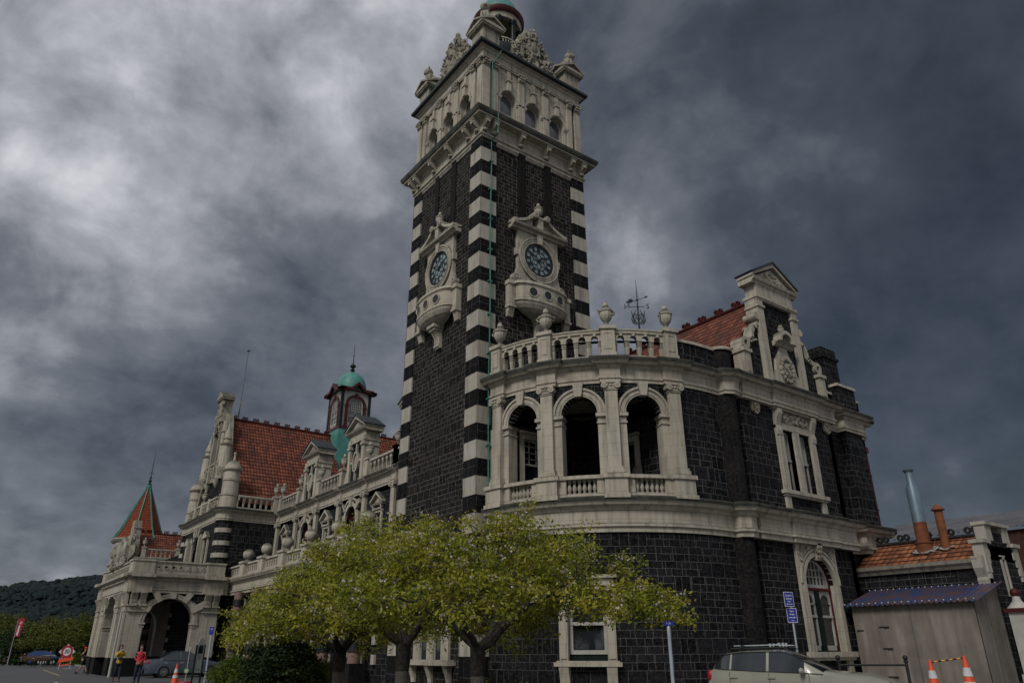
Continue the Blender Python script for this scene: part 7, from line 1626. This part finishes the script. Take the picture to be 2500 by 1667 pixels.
# ------------------------------------------------------------------ sky
w=bpy.data.worlds.new('World'); sc.world=w; w.use_nodes=True; t=w.node_tree; t.nodes.clear()
out=N(t,'OutputWorld'); bg=N(t,'Background'); L(t,bg.outputs[0],out.inputs[0])
tc=N(t,'TexCoord'); nv=N(t,'VectorMath',operation='NORMALIZE'); L(t,tc.outputs['Generated'],nv.inputs[0]); D=nv.outputs[0]
sp=N(t,'SeparateXYZ'); L(t,D,sp.inputs[0]); zc=mth(t,'ADD',mth(t,'MAXIMUM',sp.outputs[2],0.0),.45)
pv=N(t,'CombineXYZ'); L(t,mth(t,'DIVIDE',sp.outputs[0],zc),pv.inputs[0]); L(t,mth(t,'DIVIDE',sp.outputs[1],zc),pv.inputs[1])
BL=[(60,50,.05,6),(250,220,1.15,9),(40,360,.85,6),(870,120,.95,6),(600,330,.6,6),(400,480,.68,6),(420,150,.88,6),(700,720,.27,6),(160,880,.72,7),(450,930,.28,6),(90,1180,.14,6),(60,1390,.7,4),(120,1480,.75,4),(1650,250,.36,7),(1520,590,.60,5),(1850,300,.27,6),(2300,130,.17,7),(2180,520,.12,7),(2480,900,.07,7),(2230,1130,.30,5),(2000,560,.33,4),(2380,1300,.20,5),(860,880,.42,5),(700,480,.38,5),(1000,300,.42,5),(40,640,.20,3),(1560,100,.34,6),(300,1300,.25,5),(30,800,.42,4)]
num=None; den=None
nw=noise(t,1.1,3,pv.outputs[0]); nwv=N(t,'TexNoise'); nwv.inputs['Scale'].default_value=1.6; nwv.inputs['Detail'].default_value=4; L(t,pv.outputs[0],nwv.inputs['Vector'])
o1=N(t,'VectorMath',operation='SUBTRACT'); L(t,nwv.outputs['Color'],o1.inputs[0]); o1.inputs[1].default_value=(.5,.5,.5)
o2=N(t,'VectorMath',operation='SCALE'); L(t,o1.outputs[0],o2.inputs[0]); o2.inputs['Scale'].default_value=.2
o3=N(t,'VectorMath',operation='ADD'); L(t,D,o3.inputs[0]); L(t,o2.outputs[0],o3.inputs[1]); o4=N(t,'VectorMath',operation='NORMALIZE'); L(t,o3.outputs[0],o4.inputs[0]); DW=o4.outputs[0]
for px,py,v,sg in BL:
    dd=pxdir(px,py); dt=N(t,'VectorMath',operation='DOT_PRODUCT'); L(t,DW,dt.inputs[0]); dt.inputs[1].default_value=tuple(dd)
    k=1/math.radians(sg)**2; wgt=mth(t,'EXPONENT',mth(t,'MULTIPLY',mth(t,'SUBTRACT',dt.outputs['Value'],1),k))
    num=mth(t,'MULTIPLY_ADD',wgt,v,num if num is not None else .0006*.68); den=mth(t,'ADD',wgt,den if den is not None else .0006)
val=mth(t,'DIVIDE',num,den)
nb=noise(t,2.9,5,pv.outputs[0],.5,.15); nb=ramp(t,nb,[(.36,(0,0,0)),(.5,(.42,)*3),(.56,(.75,)*3),(.66,(1,1,1))]); n1=noise(t,5.2,9,pv.outputs[0],.6,.1); n2=noise(t,1.7,5,pv.outputs[0],.55,.6); n3=noise(t,7.5,6,DW,.55,.4)
amp=mth(t,'MULTIPLY_ADD',val,.9,.35)
val=mth(t,'ADD',val,mth(t,'MULTIPLY',mth(t,'SUBTRACT',nb,.5),mth(t,'MULTIPLY',amp,.22)));val=mth(t,'ADD',val,mth(t,'MULTIPLY',mth(t,'SUBTRACT',n1,.5),mth(t,'MULTIPLY',amp,.9))); val=mth(t,'ADD',val,mth(t,'MULTIPLY',mth(t,'SUBTRACT',n3,.5),mth(t,'MULTIPLY',amp,.7))); val=mth(t,'ADD',val,mth(t,'MULTIPLY',mth(t,'SUBTRACT',n2,.5),.35),clamp=True)
c=ramp(t,val,[(0,(.014,.020,.026)),(.25,(.045,.053,.066)),(.5,(.130,.138,.159)),(.75,(.305,.313,.340)),(1,(.54,.55,.575))])
sky=N(t,'TexSky',sky_type='NISHITA'); sky.sun_disc=False; SE,SR=math.radians(42),math.radians(225)
sky.sun_elevation=SE; sky.sun_rotation=SR
gap=ramp(t,val,[(.0,(.25,)*3),(.35,(.08,)*3),(.7,(.0,)*3)])
sk=mix(t,1.0,sky.outputs[0],(.006,.006,.006),'MULTIPLY'); c=mix(t,1.0,c,sk,'ADD')
L(t,c,bg.inputs[0]); bg.inputs[1].default_value=1.0
sl=bpy.data.lights.new('sun','SUN'); sl.energy=1.4; sl.angle=math.radians(18); sl.color=(1,.965,.91); so=bpy.data.objects.new('sun',sl); col.objects.link(so)
# light from behind-left of the camera
az=math.radians(-156); dv=Vector((math.cos(az)*math.cos(SE),math.sin(az)*math.cos(SE),math.sin(SE))); so.rotation_euler=dv.to_track_quat('Z','Y').to_euler(); sky.sun_rotation=math.atan2(dv.x,dv.y)
sc.view_settings.view_transform='Standard'; sc.view_settings.look='None'; sc.view_settings.exposure=.22; sc.view_settings.gamma=1

import re as _re
SPL={'carved_crest':None,'white_panels':'white_panel','door_handle':None,'hands':'hand','eyes':'eye','engaged_column':None,'window_glass':None,'trim':None,'window_lining':None,'gable_scrolls':'gable_scroll','eaves_gutter':None,'gable_surround':None,'porch_arch':None,'wing_wall':None,'grille':None,'white_bands':'white_band','parapet_wall':None,'parapet_coping':None,'turret_corner_post':None,'porch_dentils':'dentil','gable_carving':None,'striped_pier':'pier_block','lantern_balustrade':None,'gable_turrets':'gable_turret','carved_panels':'carved_panel','column_bands':None,'dormer_flashing':None,'porch_back_pilasters':'back_pilaster','stand':'leg','posts':'post','feet':'foot','hinges':'hinge','board_joints':'board_joint','door_consoles':'console','loggia_arches':'loggia_arch','loggia_spandrels':None,'wing_window':None,'shoes':'shoe','roof_screws':None,'gable_quoins':'quoin','balcony_openings':None,'pavilion_wall':None,'rear_roof':'rear_roof','opening_rims':'opening_rim','turret_window_frame':None}
for o in list(col.objects):
    b=_re.sub(r'\.\d+$','',o.name)
    if o.type=='MESH' and b in SPL: split_parts(o,SPL[b] or b)
